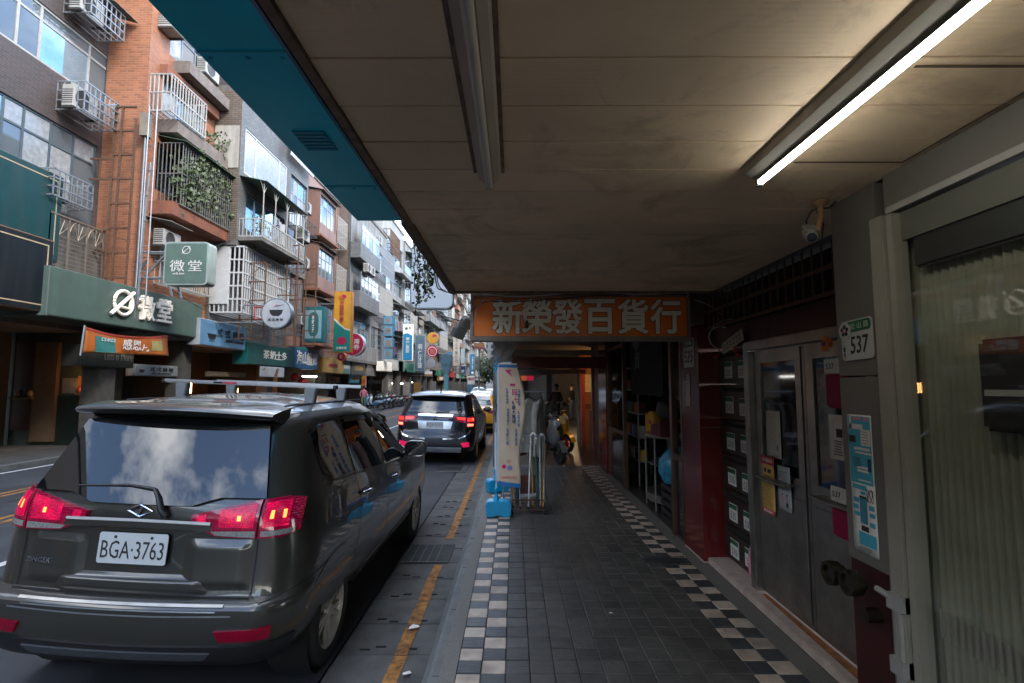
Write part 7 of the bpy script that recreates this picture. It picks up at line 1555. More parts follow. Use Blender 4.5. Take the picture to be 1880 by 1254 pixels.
lampred = M('tail_lens', (.25, .0, .03), .06, var=0, emit=(1, .0, .10), est=.012, spec=.8); lamplit = M('tail_lit', (.5, .0, .05), .2, var=.5, scale=160, emit=(1, .004, .085), est=.16)
lamphot = M('tail_bulb', (1, .3, .1), .3, var=0, emit=(1, .16, .03), est=.8); lampclear = M('clear_lens', (.22, .22, .21), .06, var=.4, scale=120, spec=.8); redrefl = M('red_reflector_glow', (.16, .0, .015), .12, var=.3, scale=120, emit=(1, .0, .06), est=.006)  # bumper reflectors get a faint glow though they hold no lamp
def rib(m, sc=140, k=.16):          # moulded lens ribs: relief and uneven glow
    t = m.node_tree; b = t.nodes['Principled BSDF']; tcx = nn(t, 'ShaderNodeTexCoord'); br = nn(t, 'ShaderNodeTexBrick'); br.offset = 0; br.inputs['Scale'].default_value = 1; br.inputs['Brick Width'].default_value = 1.6/sc; br.inputs['Row Height'].default_value = 1.2/sc; br.inputs['Mortar Size'].default_value = .25/sc
    sp = nn(t, 'ShaderNodeSeparateXYZ'); cb = nn(t, 'ShaderNodeCombineXYZ'); t.links.new(tcx.outputs['Object'], sp.inputs[0]); ad = nn(t, 'ShaderNodeMath', operation='SUBTRACT'); t.links.new(sp.outputs[0], ad.inputs[0]); t.links.new(sp.outputs[1], ad.inputs[1]); t.links.new(ad.outputs[0], cb.inputs[0]); t.links.new(sp.outputs[2], cb.inputs[1]); t.links.new(cb.outputs[0], br.inputs['Vector'])
    br.inputs['Color1'].default_value = (1, 1, 1, 1); br.inputs['Color2'].default_value = (.25, .25, .25, 1); br.inputs['Mortar'].default_value = (.15, .15, .15, 1)
    n = nn(t, 'ShaderNodeTexNoise'); n.inputs['Scale'].default_value = 14; t.links.new(tcx.outputs['Object'], n.inputs['Vector']); mr = nn(t, 'ShaderNodeMapRange'); mr.inputs['From Min'].default_value = .35; mr.inputs['From Max'].default_value = .65; mr.inputs['To Min'].default_value = k*.35; mr.inputs['To Max'].default_value = k*2.2; t.links.new(n.outputs['Fac'], mr.inputs['Value'])
    mu = nn(t, 'ShaderNodeMath', operation='MULTIPLY'); t.links.new(br.outputs['Color'], mu.inputs[0]); t.links.new(mr.outputs[0], mu.inputs[1]); t.links.new(mu.outputs[0], b.inputs['Emission Strength'])
    bp = nn(t, 'ShaderNodeBump'); bp.invert = True; bp.inputs['Strength'].default_value = .6; bp.inputs['Distance'].default_value = .003; t.links.new(br.outputs['Fac'], bp.inputs['Height']); t.links.new(bp.outputs[0], b.inputs['Normal'])
rib(lamplit, 140, .13); rib(lampred, 90, .014)
linem = M('panel_gap', (.003, .003, .003), .8, var=0)
silver = M('silver_bar', (.62, .63, .65), .28, metal=.8, var=.05); rimm = M('alloy_rim', (.46, .44, .41), .35, metal=.25, var=.1)

# ---- grey-green people carrier
b = Body([(.30, .14, 4.30, .78), (.36, .06, 4.42, .84), (.44, .02, 4.5, .87), (.54, .0, 4.52, .883), (.62, .0, 4.52, .887), (.655, .025, 4.5, .887), (.675, .085, 4.5, .887), (.75, .10, 4.48, .887), (.90, .115, 4.42, .88), (.98, .12, 4.25, .868), (1.05, .125, 3.8, .855), (1.12, .14, 3.42, .835), (1.18, .165, 3.28, .81), (1.35, .25, 2.98, .755), (1.5, .33, 2.7, .71), (1.58, .385, 2.5, .68), (1.64, .47, 2.33, .64)], 1.64, .085, rc=.25, rf=.4, bow=.075)
ZL = [.30, .33, .36, .40, .44, .49, .54, .60, .63, .645, .655, .665, .675, .70, .75, .8, .85, .90, .94, .98, 1.01, 1.05, 1.085, 1.12, 1.145, 1.17, 1.22, 1.28, 1.35, 1.42, 1.5, 1.55, 1.58, 1.605, 1.625, 1.64]
CARX, CARY = -2.105, 2.764
V = thing('people_carrier', 'dark grey people carrier with lit red tail lamps and silver roof bars', 'car', (CARX, CARY, ZR + .012), (0, R(2.3), R(-.9)))
paint = M('grey_green_metallic', (.032, .032, .027), .32, metal=.3, var=.05, scale=300, coat=1.0, world=False)
def film(m, col=(.10, .09, .075), z0=.25, z1=.95, amt=.55):
    t = m.node_tree; bs = t.nodes['Principled BSDF']; tcx = nn(t, 'ShaderNodeTexCoord'); sp = nn(t, 'ShaderNodeSeparateXYZ'); t.links.new(tcx.outputs['Object'], sp.inputs[0]); mr = nn(t, 'ShaderNodeMapRange'); mr.inputs['From Min'].default_value = z1; mr.inputs['From Max'].default_value = z0; t.links.new(sp.outputs[2], mr.inputs['Value'])
    n = nn(t, 'ShaderNodeTexNoise'); n.inputs['Scale'].default_value = 5; n.inputs['Detail'].default_value = 9; n.inputs['Roughness'].default_value = .7; t.links.new(tcx.outputs['Object'], n.inputs['Vector']); mu = nn(t, 'ShaderNodeMath', operation='MULTIPLY'); t.links.new(mr.outputs[0], mu.inputs[0]); t.links.new(n.outputs['Fac'], mu.inputs[1]); m2 = nn(t, 'ShaderNodeMath', operation='MULTIPLY'); m2.inputs[1].default_value = amt; t.links.new(mu.outputs[0], m2.inputs[0])
    mi = nn(t, 'ShaderNodeMixRGB'); mi.inputs[2].default_value = col + (1,); prev = bs.inputs['Base Color'].links
    if prev: t.links.new(prev[0].from_socket, mi.inputs[1])
    else: mi.inputs[1].default_value = bs.inputs['Base Color'].default_value
    t.links.new(m2.outputs[0], mi.inputs[0]); t.links.new(mi.outputs[0], bs.inputs['Base Color']); cw = nn(t, 'ShaderNodeMath', operation='SUBTRACT'); cw.inputs[0].default_value = 1; t.links.new(m2.outputs[0], cw.inputs[1]); t.links.new(cw.outputs[0], bs.inputs['Coat Weight'])
    nr = nn(t, 'ShaderNodeMapRange'); nr.inputs['To Min'].default_value = .008; nr.inputs['To Max'].default_value = .035; t.links.new(n.outputs['Fac'], nr.inputs['Value']); t.links.new(nr.outputs[0], bs.inputs['Coat Roughness'])
film(paint)
make_body(V, b, paint, ZL, (.80, 3.52), .325, .875)
for y in (.80, 3.52):
    for sg in (-1, 1): carwheel(V, sg*.765, y, .325, .21, rimm, sg)
pt = lambda f, top, bot, name, mat, off=.004, **k: b.patch(f, top, bot, off, **k).build(name, mat, V, local=True, smooth=180)
rr_ = b.rear
m = MB(); rows = []                  # rear window: one smoothly bowed pane
for jz in range(13):
    v = jz/12; hw_ = .665 + (.56-.665)*v; r_ = []
    for ix in range(29):
        u = ix/14-1; x_ = u*hw_; zb_ = 1.135 + .045*min(1, max(0, (abs(x_)-.28)/.14)); zt_ = 1.592 - .03*u*u; z_ = zb_ + (zt_-zb_)*v
        r_.append((x_, .116 + (z_-1.135)*.545 + .068*(x_/.8)**2, z_))
    rows.append(r_)
m.grid(rows); gl = m.build('rear_window', carglass, V, local=True, smooth=180); sk = MB()
for e_ in (rows[0], rows[-1], [q[0] for q in rows], [q[-1] for q in rows]): sk.grid([e_, [(x_*.99, y_+.04, z_) for x_, y_, z_ in e_]])
sk.build('window_seal', blackplastic, gl, local=True)
# left/right pillar trims
for sg in (-1, 1):
    b_ = pt(rr_, [(sg*.29, 1.085), (sg*.48, 1.13), (sg*.645, 1.165)], [(sg*.30, 1.03), (sg*.43, .98), (sg*.645, .97)], 'tail_lamp', lampred, .022, nu=16, nv=6, skirt=.03)
    pp = lambda *a, **k: b.patch(rr_, a[0], a[1], a[4], **k).build(a[2], a[3], b_, local=True, smooth=180)
    pp([(sg*.44, 1.11), (sg*.63, 1.145)], [(sg*.44, 1.025), (sg*.63, 1.025)], 'lit_segment', lamplit, .0245); pp([(sg*.32, 1.08), (sg*.37, 1.09)], [(sg*.33, 1.035), (sg*.375, 1.03)], 'inner_facet', lamplit, .0245)
    pp([(sg*.40, 1.005), (sg*.64, 1.01)], [(sg*.43, .985), (sg*.64, .975)], 'clear_segment', lampclear, .0246)
    pp([(sg*.535, 1.085), (sg*.555, 1.085)], [(sg*.535, 1.06), (sg*.555, 1.06)], 'bulb', lamphot, .0265, nu=2, nv=2)
    b2 = pt(rr_, [(sg*.655, 1.167), (sg*.78, 1.172), (sg*.90, 1.15)], [(sg*.655, .97), (sg*.78, .975), (sg*.87, 1.0)], 'tail_lamp', lampred, .020, nu=16, nv=6, skirt=.03)
    pp2 = lambda *a, **k: b.patch(rr_, a[0], a[1], a[4], **k).build(a[2], a[3], b2, local=True, smooth=180)
    pp2([(sg*.67, 1.15), (sg*.80, 1.155)], [(sg*.67, 1.03), (sg*.795, 1.03)], 'lit_segment', lamplit, .0225); pp2([(sg*.665, 1.01), (sg*.84, 1.015)], [(sg*.665, .98), (sg*.81, .988)], 'clear_segment', lampclear, .0226)
    for q in (.70, .76): pp2([(sg*q, 1.11), (sg*(q+.016), 1.11)], [(sg*q, 1.07), (sg*(q+.016), 1.07)], 'bulb', lamphot, .0245, nu=2, nv=2)
    pt(rr_, [(sg*.52, .53), (sg*.80, .545)], [(sg*.55, .475), (sg*.79, .485)], 'bumper_reflector', redrefl, .012, skirt=.02)
    us_ = [(.27, 0), (.345, 1), (.56, 1), (.635, 0)] if sg > 0 else [(-.635, 0), (-.56, 1), (-.345, 1), (-.27, 0)]
    b.relief(rr_, us_, [(.70, 0), (.745, 1), (.91, 1), (.962, 0)], .016).build('tailgate_shoulder', paint, V, local=True, smooth=180)
# seams
m = strip(b, rr_, [(.65, .665), (.653, .9), (.65, 1.165)]); m.build('panel_gap', linem, V, local=True); strip(b, rr_, [(-.65, .665), (-.653, .9), (-.65, 1.165)]).build('panel_gap', linem, V, local=True); strip(b, rr_, [(-.65, .668), (.65, .668)], .012, .003).build('panel_gap', linem, V, local=True); strip(b, rr_, [(-1.05, .60), (-.80, .64)], .005).build('panel_gap', linem, V, local=True); strip(b, rr_, [(.72, .655), (.95, .70), (1.25, .72)], .006).build('panel_gap', linem, V, local=True)
pt(rr_, [(-.40, 1.045), (-.2, 1.05), (0, 1.052), (.2, 1.05), (.40, 1.045)], [(-.41, 1.005), (-.2, 1.012), (0, 1.014), (.2, 1.012), (.41, 1.005)], 'tailgate_garnish', paint, .028, nu=24, nv=4, skirt=.05); strip(b, rr_, [(-.40, 1.045), (-.2, 1.05), (0, 1.052), (.2, 1.05), (.40, 1.045)], .015, .030).build('chrome_strip', M('bright_trim', (.8, .8, .8), .22, metal=.45, var=0), V, local=True)
# plate
pz = .905; pc = rr_(0, pz) + Vector((0, -.02, 0)); nt_ = (rr_(0, pz+.05)-rr_(0, pz-.05)).normalized()
m = MB(); m.prism(rrect(-.19, -.08, .19, .08, .014), pc, XA, nt_, .004); pl_ = m.build('number_plate', M('plate_white', (.52, .54, .54), .35, var=.04), V, local=True); text('BGA·3763', ink, pl_, pc - nt_*.008, XA, nt_, w=.345, h=.092, th=.001, off=.0045, bold=.0, local=True); m = MB()
for sx in (-.10, .10): m.prism(circ(sx, .058, .008, 10), pc, XA, nt_, .003, .004)
m.build('plate_screw', darkmetal, pl_, local=True)
# emblem
ec = rr_(0, 1.10) + Vector((0, -.012, 0)); m = MB(); w_, h_ = .068, .032
m.tube([ec + Vector((x_, 0, z_)) for x_, z_ in ((-w_, 0), (0, h_), (w_, 0), (0, -h_), (-w_, 0))], .0065, 6); m.tube([ec + Vector((-.012, 0, -h_*.8)), ec + Vector((.012, 0, h_*.8))], .006, 6); m.build('emblem', chrome, V, local=True)
ec = rr_(-.53, .815) + b.nrm(rr_, -.53, .815)*.02; tx = (rr_(-.46, .815)-rr_(-.60, .815)).normalized(); text('ZINGER', chrome, V, ec, tx, ZA, w=.15, h=.026, th=.004, off=.0, bold=.01, local=True, slant=.2)
# wiper
m = MB(); wp = [rr_(q, z) + b.nrm(rr_, q, z)*o for q, z, o in ((.15, 1.075, .02), (.13, 1.10, .035), (.085, 1.165, .035), (.05, 1.20, .03), (-.1, 1.215, .025), (-.40, 1.20, .022))]; m.tube(wp, [.020, .018, .012, .010, .008, .006], 8); m.build('wiper', blackplastic, V, local=True, smooth=60)
# spoiler
m = MB(); rows = []
for i in range(25):
    x_ = -.60 + 1.20*i/24; q = abs(x_)/.60; dy = .085*q**2.2; dzz = -.022*q**2; rows.append([(x_, .52+dy*.5, 1.685+dzz*.8), (x_, .36+dy, 1.676+dzz), (x_, .245+dy, 1.658+dzz), (x_, .232+dy, 1.645+dzz), (x_, .245+dy, 1.63+dzz), (x_, .34+dy, 1.600+dzz), (x_, .45+dy, 1.59+dzz)])
m.grid(rows); m.add([Vector(p) for p in rows[0]], [tuple(range(7))]); m.add([Vector(p) for p in rows[-1]], [tuple(range(7))]); m.build('roof_spoiler', paint, V, local=True, smooth=50)
m = MB(); m.grid([[(x_, .315+.085*(abs(x_)/.665)**2.2, 1.583), (x_, .44, 1.583)] for x_ in (-.54, -.3, 0, .3, .54)]); m.build('spoiler_underside', blackplastic, V, local=True)
for q in (-.11, -.045, .02, .085): pt(rr_, [(q, 1.572), (q+.04, 1.572)], [(q, 1.558), (q+.04, 1.558)], 'brake_light', M('brake_led', (.5, .0, .1), .3, var=0, emit=(1, .005, .09), est=.09), .009, nu=2, nv=2)
# lower valance and step plate
pt(rr_, [(-.95, .455), (-.5, .45), (0, .445), (.5, .45), (.95, .455)], [(-.9, .315), (0, .31), (.9, .315)], 'rear_valance', blackplastic, .014, nu=24, nv=5, skirt=.04)
pt(rr_, [(-.5, .42), (.5, .42)], [(-.46, .38), (.46, .38)], 'skid_panel', M('satin_grey_plastic', (.05, .055, .06), .4), .024, nu=16, nv=3, skirt=.02)
strip(b, rr_, [(-.55, .648), (.55, .648)], .016, .006).build('step_plate', steel, V, local=True); strip(b, rr_, [(-.60, .606), (-.2, .600), (.2, .600), (.60, .606)], .008, .006).build('step_line', galv, V, local=True); strip(b, rr_, [(-.52, .625), (.52, .625)], .006, .006).build('step_line', galv, V, local=True)
b.relief(rr_, [(-.42, 0), (-.34, 1), (.34, 1), (.42, 0)], [(.676, 0), (.70, .9), (.738, 1), (.752, .35), (.775, 0)], .03).build('tailgate_ridge', paint, V, local=True, smooth=180)
# side glazing, both sides
for sg in (1, -1):
    sd = lambda y, z, sg=sg: b.side(y, z, sg)
    W_ = [('quarter_window', [(.62, 1.50), (.85, 1.545), (1.13, 1.555)], [(.66, 1.24), (.82, 1.19), (1.20, 1.165)]), ('side_window', [(1.20, 1.555), (1.6, 1.555), (1.98, 1.545)], [(1.26, 1.16), (1.6, 1.135), (2.02, 1.11)]), ('side_window', [(2.06, 1.54), (2.3, 1.52), (2.52, 1.47)], [(2.10, 1.105), (2.6, 1.075), (3.05, 1.055)])]
    for nm, tp, bt_ in W_: pt(sd, tp, bt_, nm, carglass, .006, nu=14, nv=8, skirt=.015)
    strip(b, sd, [(.60, 1.51), (.85, 1.562), (1.2, 1.572), (1.98, 1.562), (2.3, 1.537), (2.56, 1.48)], .012, .010).build('window_trim', chrome, V, local=True)
    strip(b, sd, [(.66, 1.225), (.82, 1.175), (1.23, 1.148), (2.05, 1.095), (3.1, 1.04)], .014, .009).build('window_trim', blackplastic, V, local=True)
    pt(sd, [(1.21, 1.578), (1.98, 1.566)], [(1.23, 1.528), (2.0, 1.513)], 'rain_visor', glassmat('smoked_visor', (.03, .03, .028), .08, .8), .024, nu=14, nv=3); pt(sd, [(2.0, 1.564), (2.3, 1.54), (2.54, 1.49)], [(2.02, 1.51), (2.3, 1.485), (2.55, 1.43)], 'rain_visor', MATS['smoked_visor'], .024, nu=14, nv=3)
    for pts in ([(1.16, 1.54), (1.22, 1.16), (1.28, .95), (1.24, .70), (1.16, .62)], [(2.02, 1.53), (2.055, 1.1), (2.06, .8), (2.04, .36)], [(3.08, 1.04), (3.12, .8), (3.1, .4)], [(1.2, .37), (3.1, .37)]): strip(b, sd, pts, .007, .002).build('panel_gap', linem, V, local=True)
    for yh, zh in ((1.42, .99), (2.28, .96)):
        c = sd(yh, zh); hm = MB(); hm.tube([c + Vector((sg*.006, -.10, 0)), c + Vector((sg*.035, -.06, .004)), c + Vector((sg*.035, .05, .004)), c + Vector((sg*.006, .09, 0))], [.010, .015, .015, .010], 8); hm.build('door_handle', chrome, V, local=True, smooth=60); hb = MB(); hb.obox(c + Vector((sg*.003, 0, 0)), (.006, .15, .05)); hb.build('handle_cup', blackplastic, V, local=True)
    pt(sd, [(1.25, .42), (3.1, .42)], [(1.25, .36), (3.1, .36)], 'sill_trim', paint, .016, nu=20, nv=2, skirt=.03)
    # mirror
    mm = MB(); mc = sd(2.86, 1.12) + Vector((sg*.15, 0, .03)); rows = []
    for j, (dy, k) in enumerate(((-.055, .93), (-.05, 1.0), (0, 1.02), (.05, .85), (.09, .4))): rows.append([mc + Vector((sg*.115*k*math.copysign(abs(math.cos(a))**.6, math.cos(a)), dy, .085*k*math.copysign(abs(math.sin(a))**.7, math.sin(a)))) for a in [2*math.pi*i/24 for i in range(25)]])
    mm.grid(rows); mo = mm.build('side_mirror', paint, V, local=True, smooth=60); g_ = MB(); g_.add([mc + Vector((sg*.105*math.copysign(abs(math.cos(a))**.6, math.cos(a)), -.050, .075*math.copysign(abs(math.sin(a))**.7, math.sin(a)))) for a in [2*math.pi*i/24 for i in range(24)]], [tuple(range(24))]); g_.build('mirror_glass', glassmat('mirror_glass', (.02, .022, .024), .02, 1), mo, local=True)
    st_ = MB(); st_.tube([sd(2.86, 1.09), mc - ZA*.05], .022, 8); st_.build('mirror_arm', blackplastic, mo, local=True)
strip(b, lambda y, z: b.side(y, z, 1), [(.42, .64), (.62, .71), (.80, .735), (.98, .71), (1.18, .62), (1.21, .45)], .02, .004).build('arch_lip', paint, V, local=True)
# roof bars
for k, yb_ in enumerate((1.12, 1.78)):
    rb_ = MB(); zb_ = 1.80; rb_.obox((0.02, yb_, zb_), (1.30, .05, .026)); bar = rb_.build('roof_bar', silver, V, local=True, bevel=.008)
    for sg in (-1, 1):
        x_ = sg*.49; z0_ = b.roofz(x_, yb_); ft_ = MB(); ft_.prism([(-.03, z0_-1.8-.03), (.03, z0_-1.8-.03), (.045, -.013), (-.045, -.013)], (x_, yb_+.03, 1.8), XA, ZA, .06); ft_.build('bar_foot', M('bar_foot_grey', (.2, .205, .21), .35, var=.1), bar, local=True, bevel=.006)
        ec_ = MB(); ec_.obox((.02+sg*.653, yb_, zb_), (.02, .052, .028)); ec_.build('end_cap', blackplastic, bar, local=True)
    if k == 0: rd_ = MB(); rd_.obox((-.12, yb_-.0262, zb_), (.10, .002, .014)); rd_.build('sticker', redprint, bar, local=True); rd_ = MB(); rd_.obox((-.21, yb_-.0262, zb_), (.07, .002, .014)); rd_.build('sticker', ink, bar, local=True)
for sg in (-1, 1):      # roof drip channels
    ch = MB(); ch.tube([(sg*.53, y_, b.roofz(sg*.53, y_)+.004) for y_ in np.linspace(.62, 2.2, 10)], .006, 5); ch.build('roof_channel', blackplastic, V, local=True)

# ---- black sport utility
b = Body([(.24, .14, 4.4, .78), (.34, .04, 4.55, .86), (.45, .0, 4.62, .885), (.6, .01, 4.62, .895), (.68, .04, 4.6, .9), (.75, .07, 4.58, .9), (.9, .09, 4.45, .898), (1.0, .11, 4.1, .885), (1.08, .14, 3.6, .865), (1.15, .20, 3.3, .845), (1.35, .34, 2.95, .78), (1.5, .45, 2.65, .725), (1.57, .53, 2.45, .68)], 1.57, .09, rc=.24, rf=.4, bow=.10)
U = thing('sport_utility_vehicle', 'glossy black sport utility vehicle with silver bumper guard and lit tail lamps', 'car', (-1.80, 11.55, ZR+.022), (0, R(1.5), R(-1.2)))
blk = M('black_car_paint', (.006, .006, .007), .16, var=0, coat=.45, spec=.35); V = U; rr_ = b.rear
make_body(U, b, blk, [z for z in (.24, .29, .34, .4, .45, .52, .6, .64, .68, .72, .75, .82, .9, .95, 1.0, 1.04, 1.08, 1.12, 1.15, 1.2, 1.28, 1.35, 1.42, 1.5, 1.54, 1.57)], (.93, 3.6), .35, .895)
for y in (.93, 3.6):
    for sg in (-1, 1): carwheel(U, sg*.785, y, .35, .22, rimm, sg)
pt(rr_, [(-.56, 1.50), (0, 1.53), (.56, 1.50)], [(-.66, 1.13), (0, 1.115), (.66, 1.13)], 'rear_window', carglass, .006, nu=20, nv=8, skirt=.02)
lr = M('suv_lamp_lit', (.6, .02, .02), .2, var=.4, scale=60, emit=(1, .05, .03), est=.2); lh = M('suv_lamp_hot', (1, .3, .2), .3, var=0, emit=(1, .18, .08), est=.5)
for sg in (-1, 1):
    o = pt(rr_, [(sg*.40, 1.075), (sg*.70, 1.06)], [(sg*.47, .98), (sg*.70, .93)], 'tail_lamp', lampred, .02, skirt=.03); b.patch(rr_, [(sg*.48, 1.06), (sg*.68, 1.05)], [(sg*.5, 1.01), (sg*.68, .99)], .0225).build('lit_segment', lr, o, local=True)
    o = pt(rr_, [(sg*.71, 1.06), (sg*.97, 1.09)], [(sg*.71, .84), (sg*.93, .86)], 'tail_lamp', lampred, .02, skirt=.03); b.patch(rr_, [(sg*.72, 1.04), (sg*.9, 1.05)], [(sg*.72, .97), (sg*.9, .97)], .0225).build('lit_segment', lr, o, local=True); b.patch(rr_, [(sg*.73, .92), (sg*.88, .92)], [(sg*.73, .87), (sg*.87, .87)], .0225).build('lit_segment', lh, o, local=True)
    pt(rr_, [(sg*.60, .50), (sg*.78, .53)], [(sg*.66, .41), (sg*.80, .43)], 'bumper_reflector', M('suv_reflector_glow', (.4, .01, .05), .2, var=0, emit=(1, .01, .13), est=.1), .015, skirt=.02); strip(b, rr_, [(sg*.82, .78), (sg*.72, .66), (sg*.55, .60), (sg*.2, .585)], .03, .012).build('bumper_trim', chrome, U, local=True)  # reflector given a red glow of its own, no lamp inside
    sd = lambda y, z, sg=sg: b.side(y, z, sg)
    for nm, tp, bt_ in (('quarter_window', [(.85, 1.42), (1.2, 1.46)], [(.75, 1.20), (1.2, 1.14)]), ('side_window', [(1.24, 1.46), (1.95, 1.47)], [(1.26, 1.13), (1.98, 1.09)]), ('side_window', [(2.02, 1.47), (2.4, 1.43)], [(2.05, 1.085), (3.1, 1.05)])): pt(sd, tp, bt_, nm, carglass, .006, skirt=.015)
    strip(b, sd, [(.74, 1.18), (1.2, 1.12), (3.1, 1.03)], .016, .009).build('window_trim', chrome, U, local=True); mm = MB(); mc = sd(2.95, 1.1) + Vector((sg*.14, 0, .03)); mm.obox(mc, (.22, .12, .15)); mo = mm.build('side_mirror', blk, U, local=True, bevel=.04, seg=3); sm2 = MB(); sm2.tube([sd(2.95, 1.08), mc], .025, 6); sm2.build('mirror_arm', blackplastic, mo, local=True)
    strip(b, sd, [(1.35, .40), (3.1, .40)], .05, .015).build('sill_trim', steel, U, local=True)
pt(rr_, [(-.40, 1.10), (0, 1.105), (.40, 1.10)], [(-.38, 1.06), (0, 1.065), (.38, 1.06)], 'chrome_garnish', chrome, .03, skirt=.04)
pt(rr_, [(-.40, .97), (.40, .97)], [(-.36, .80), (.36, .80)], 'plate_recess', M('plate_recess_silver', (.42, .43, .44), .25, metal=.7, var=.2), .012, skirt=.02)
pc = rr_(0, .885) + Vector((0, -.03, 0)); m = MB(); m.prism(rrect(-.19, -.075, .19, .075, .012), pc, XA, ZA, .004); pl_ = m.build('number_plate', M('plate_white'), U, local=True); text('BQV·0393', ink, pl_, pc, XA, ZA, w=.34, h=.085, th=.001, off=.0045, local=True)
ec = rr_(0, 1.03) + Vector((0, -.03, 0)); m = MB()
for an in (90, 210, 330):
    d = Vector((math.cos(R(an)), 0, math.sin(R(an)))); e_ = Vector((-d.z, 0, d.x)); m.add([ec, ec + d*.03 + e_*.017, ec + d*.06, ec + d*.03 - e_*.017], [(0, 1, 2, 3)])
m.build('emblem', chrome, U, local=True)
pt(rr_, [(-.62, .40), (.62, .40)], [(-.6, .31), (.6, .31)], 'bumper_guard', silver, .035, nu=20, skirt=.05); pt(rr_, [(-.75, .60), (.75, .60)], [(-.7, .42), (.7, .42)], 'bumper_band', blackplastic, .01, nu=20, skirt=.03)
m = MB(); rows = []
for i in range(21):
    x_ = -.62 + 1.24*i/20; q = abs(x_)/.62; dy = .10*q**2; dzz = -.04*q**2; rows.append([(x_, .6+dy*.5, 1.60+dzz), (x_, .35+dy, 1.575+dzz), (x_, .30+dy, 1.55+dzz), (x_, .33+dy, 1.52+dzz), (x_, .52+dy, 1.52+dzz)])
m.grid(rows); m.add([Vector(p) for p in rows[0]], [(0, 1, 2, 3, 4)]); m.add([Vector(p) for p in rows[-1]], [(0, 1, 2, 3, 4)]); m.build('roof_spoiler', blk, U, local=True, smooth=50)
m = MB(); m.tube([(0, .8, 1.63), (0, .72, 1.72)], .02, 6, r2=.006); m.build('antenna', blackplastic, U, local=True)
m = MB(); wp = [rr_(q, z) + b.nrm(rr_, q, z)*.02 for q, z in ((.0, 1.12), (.02, 1.15), (.3, 1.17))]; m.tube(wp, .009, 6); m.build('wiper', blackplastic, U, local=True)

# ---- yellow taxi, and cars beyond
def make_taxi(name, label, paintcol, lamp_on, plate):
    b = Body([(.22, .12, 4.2, .75), (.32, .04, 4.35, .83), (.45, .0, 4.42, .86), (.6, .0, 4.42, .872), (.7, .02, 4.38, .875), (.85, .06, 4.2, .87), (.92, .09, 3.8, .86), (.98, .20, 3.4, .84), (1.02, .34, 3.2, .82), (1.2, .58, 2.85, .76), (1.36, .86, 2.45, .68), (1.4, .95, 2.35, .64)], 1.40, .075, rc=.22, rf=.4, bow=.09)
    t = thing(name, label, 'taxi' if 'taxi' in name else 'car'); mt = M(name + '_paint', paintcol, .25, var=0, coat=.8)
    make_body(t, b, mt, [.22, .27, .32, .38, .45, .52, .6, .65, .7, .78, .85, .89, .92, .95, .98, 1.0, 1.02, 1.08, 1.14, 1.2, 1.28, 1.36, 1.4], (.85, 3.45), .31, .872)
    for y in (.85, 3.45):
        for sg in (-1, 1): carwheel(t, sg*.77, y, .31, .2, rimm, sg)
    q = lambda f, tp, bt_, nm, m_, off=.006, **k: b.patch(f, tp, bt_, off, **k).build(nm, m_, t, local=True, smooth=180)
    rg = glassmat('pale_reflecting_glass', (.05, .09, .11), .05, .8)
    q(b.rear, [(-.50, 1.36), (.50, 1.36)], [(-.62, 1.03), (.62, 1.03)], 'rear_window', rg, nu=16, nv=6)
    for sg in (-1, 1):
        q(b.rear, [(sg*.48, .86), (sg*.95, .87)], [(sg*.5, .77), (sg*.93, .74)], 'tail_lamp', lampred, .015, skirt=.02); sd = lambda y, z, sg=sg: b.side(y, z, sg)
        q(sd, [(1.15, 1.33), (1.9, 1.36)], [(1.05, 1.02), (1.92, 1.0)], 'side_window', carglass); q(sd, [(1.98, 1.36), (2.4, 1.33)], [(2.0, 1.0), (3.05, .98)], 'side_window', carglass); m = MB(); mc = sd(2.9, 1.0) + Vector((sg*.12, 0, .03)); m.obox(mc, (.2, .1, .13)); mo = m.build('side_mirror', mt, t, local=True, bevel=.03); m = MB(); m.tube([sd(2.9, .98), mc], .022, 6); m.build('mirror_arm', blackplastic, mo, local=True)
    q(b.rear, [(-.9, .40), (.9, .40)], [(-.85, .28), (.85, .28)], 'rear_valance', blackplastic, .012, nu=18, skirt=.03)
    pc = b.rear(0, .62) + Vector((0, -.02, 0)); m = MB(); m.prism(rrect(-.18, -.07, .18, .07, .01), pc, XA, ZA, .004); pl_ = m.build('number_plate', M('plate_white'), t, local=True); text(plate, ink, pl_, pc, XA, ZA, w=.32, h=.08, th=.001, off=.0045, local=True); strip(b, b.rear, [(-.3, .80), (.3, .80)], .02, .012).build('chrome_strip', chrome, t, local=True)
    if lamp_on:
        z_ = 1.47; m = MB(); m.prism([(-.28, 0), (.28, 0), (.2, .12), (-.2, .12)], (0, 1.75, z_), XA, ZA, .14); m.build('roof_lamp', M('roof_lamp_white', (.5, .58, .56), .4, var=0), t, local=True, bevel=.015); text('TAXI', greenprint, t, (0, 1.61, z_+.06), XA, ZA, w=.3, h=.07, th=.002, off=.002, bold=.03, local=True)
    return t
T1 = make_taxi('yellow_taxi', 'yellow taxi parked ahead of the black vehicle', (.72, .30, .008), False, 'TDA-186'); T1.location = (-1.47, 18.9, ZR+.01); T1.rotation_euler = (0, R(.9), R(-1))
T2 = make_taxi('pale_taxi', 'pale car with white roof lamp farther along the kerb', (.42, .46, .46), True, 'TDK-520'); T2.location = (-1.8, 27.5, ZR+.02); T2.rotation_euler = (0, R(.9), 0)
T3 = copy_tree(T1); T3['label'] = 'distant yellow car at the end of the kerbside row'; T3.location = (-1.9, 41, ZR+.02)
T4 = copy_tree(T2); T4['label'] = 'distant pale car in the far lane'; T4.location = (-4.3, 62, road_z(-4.3))

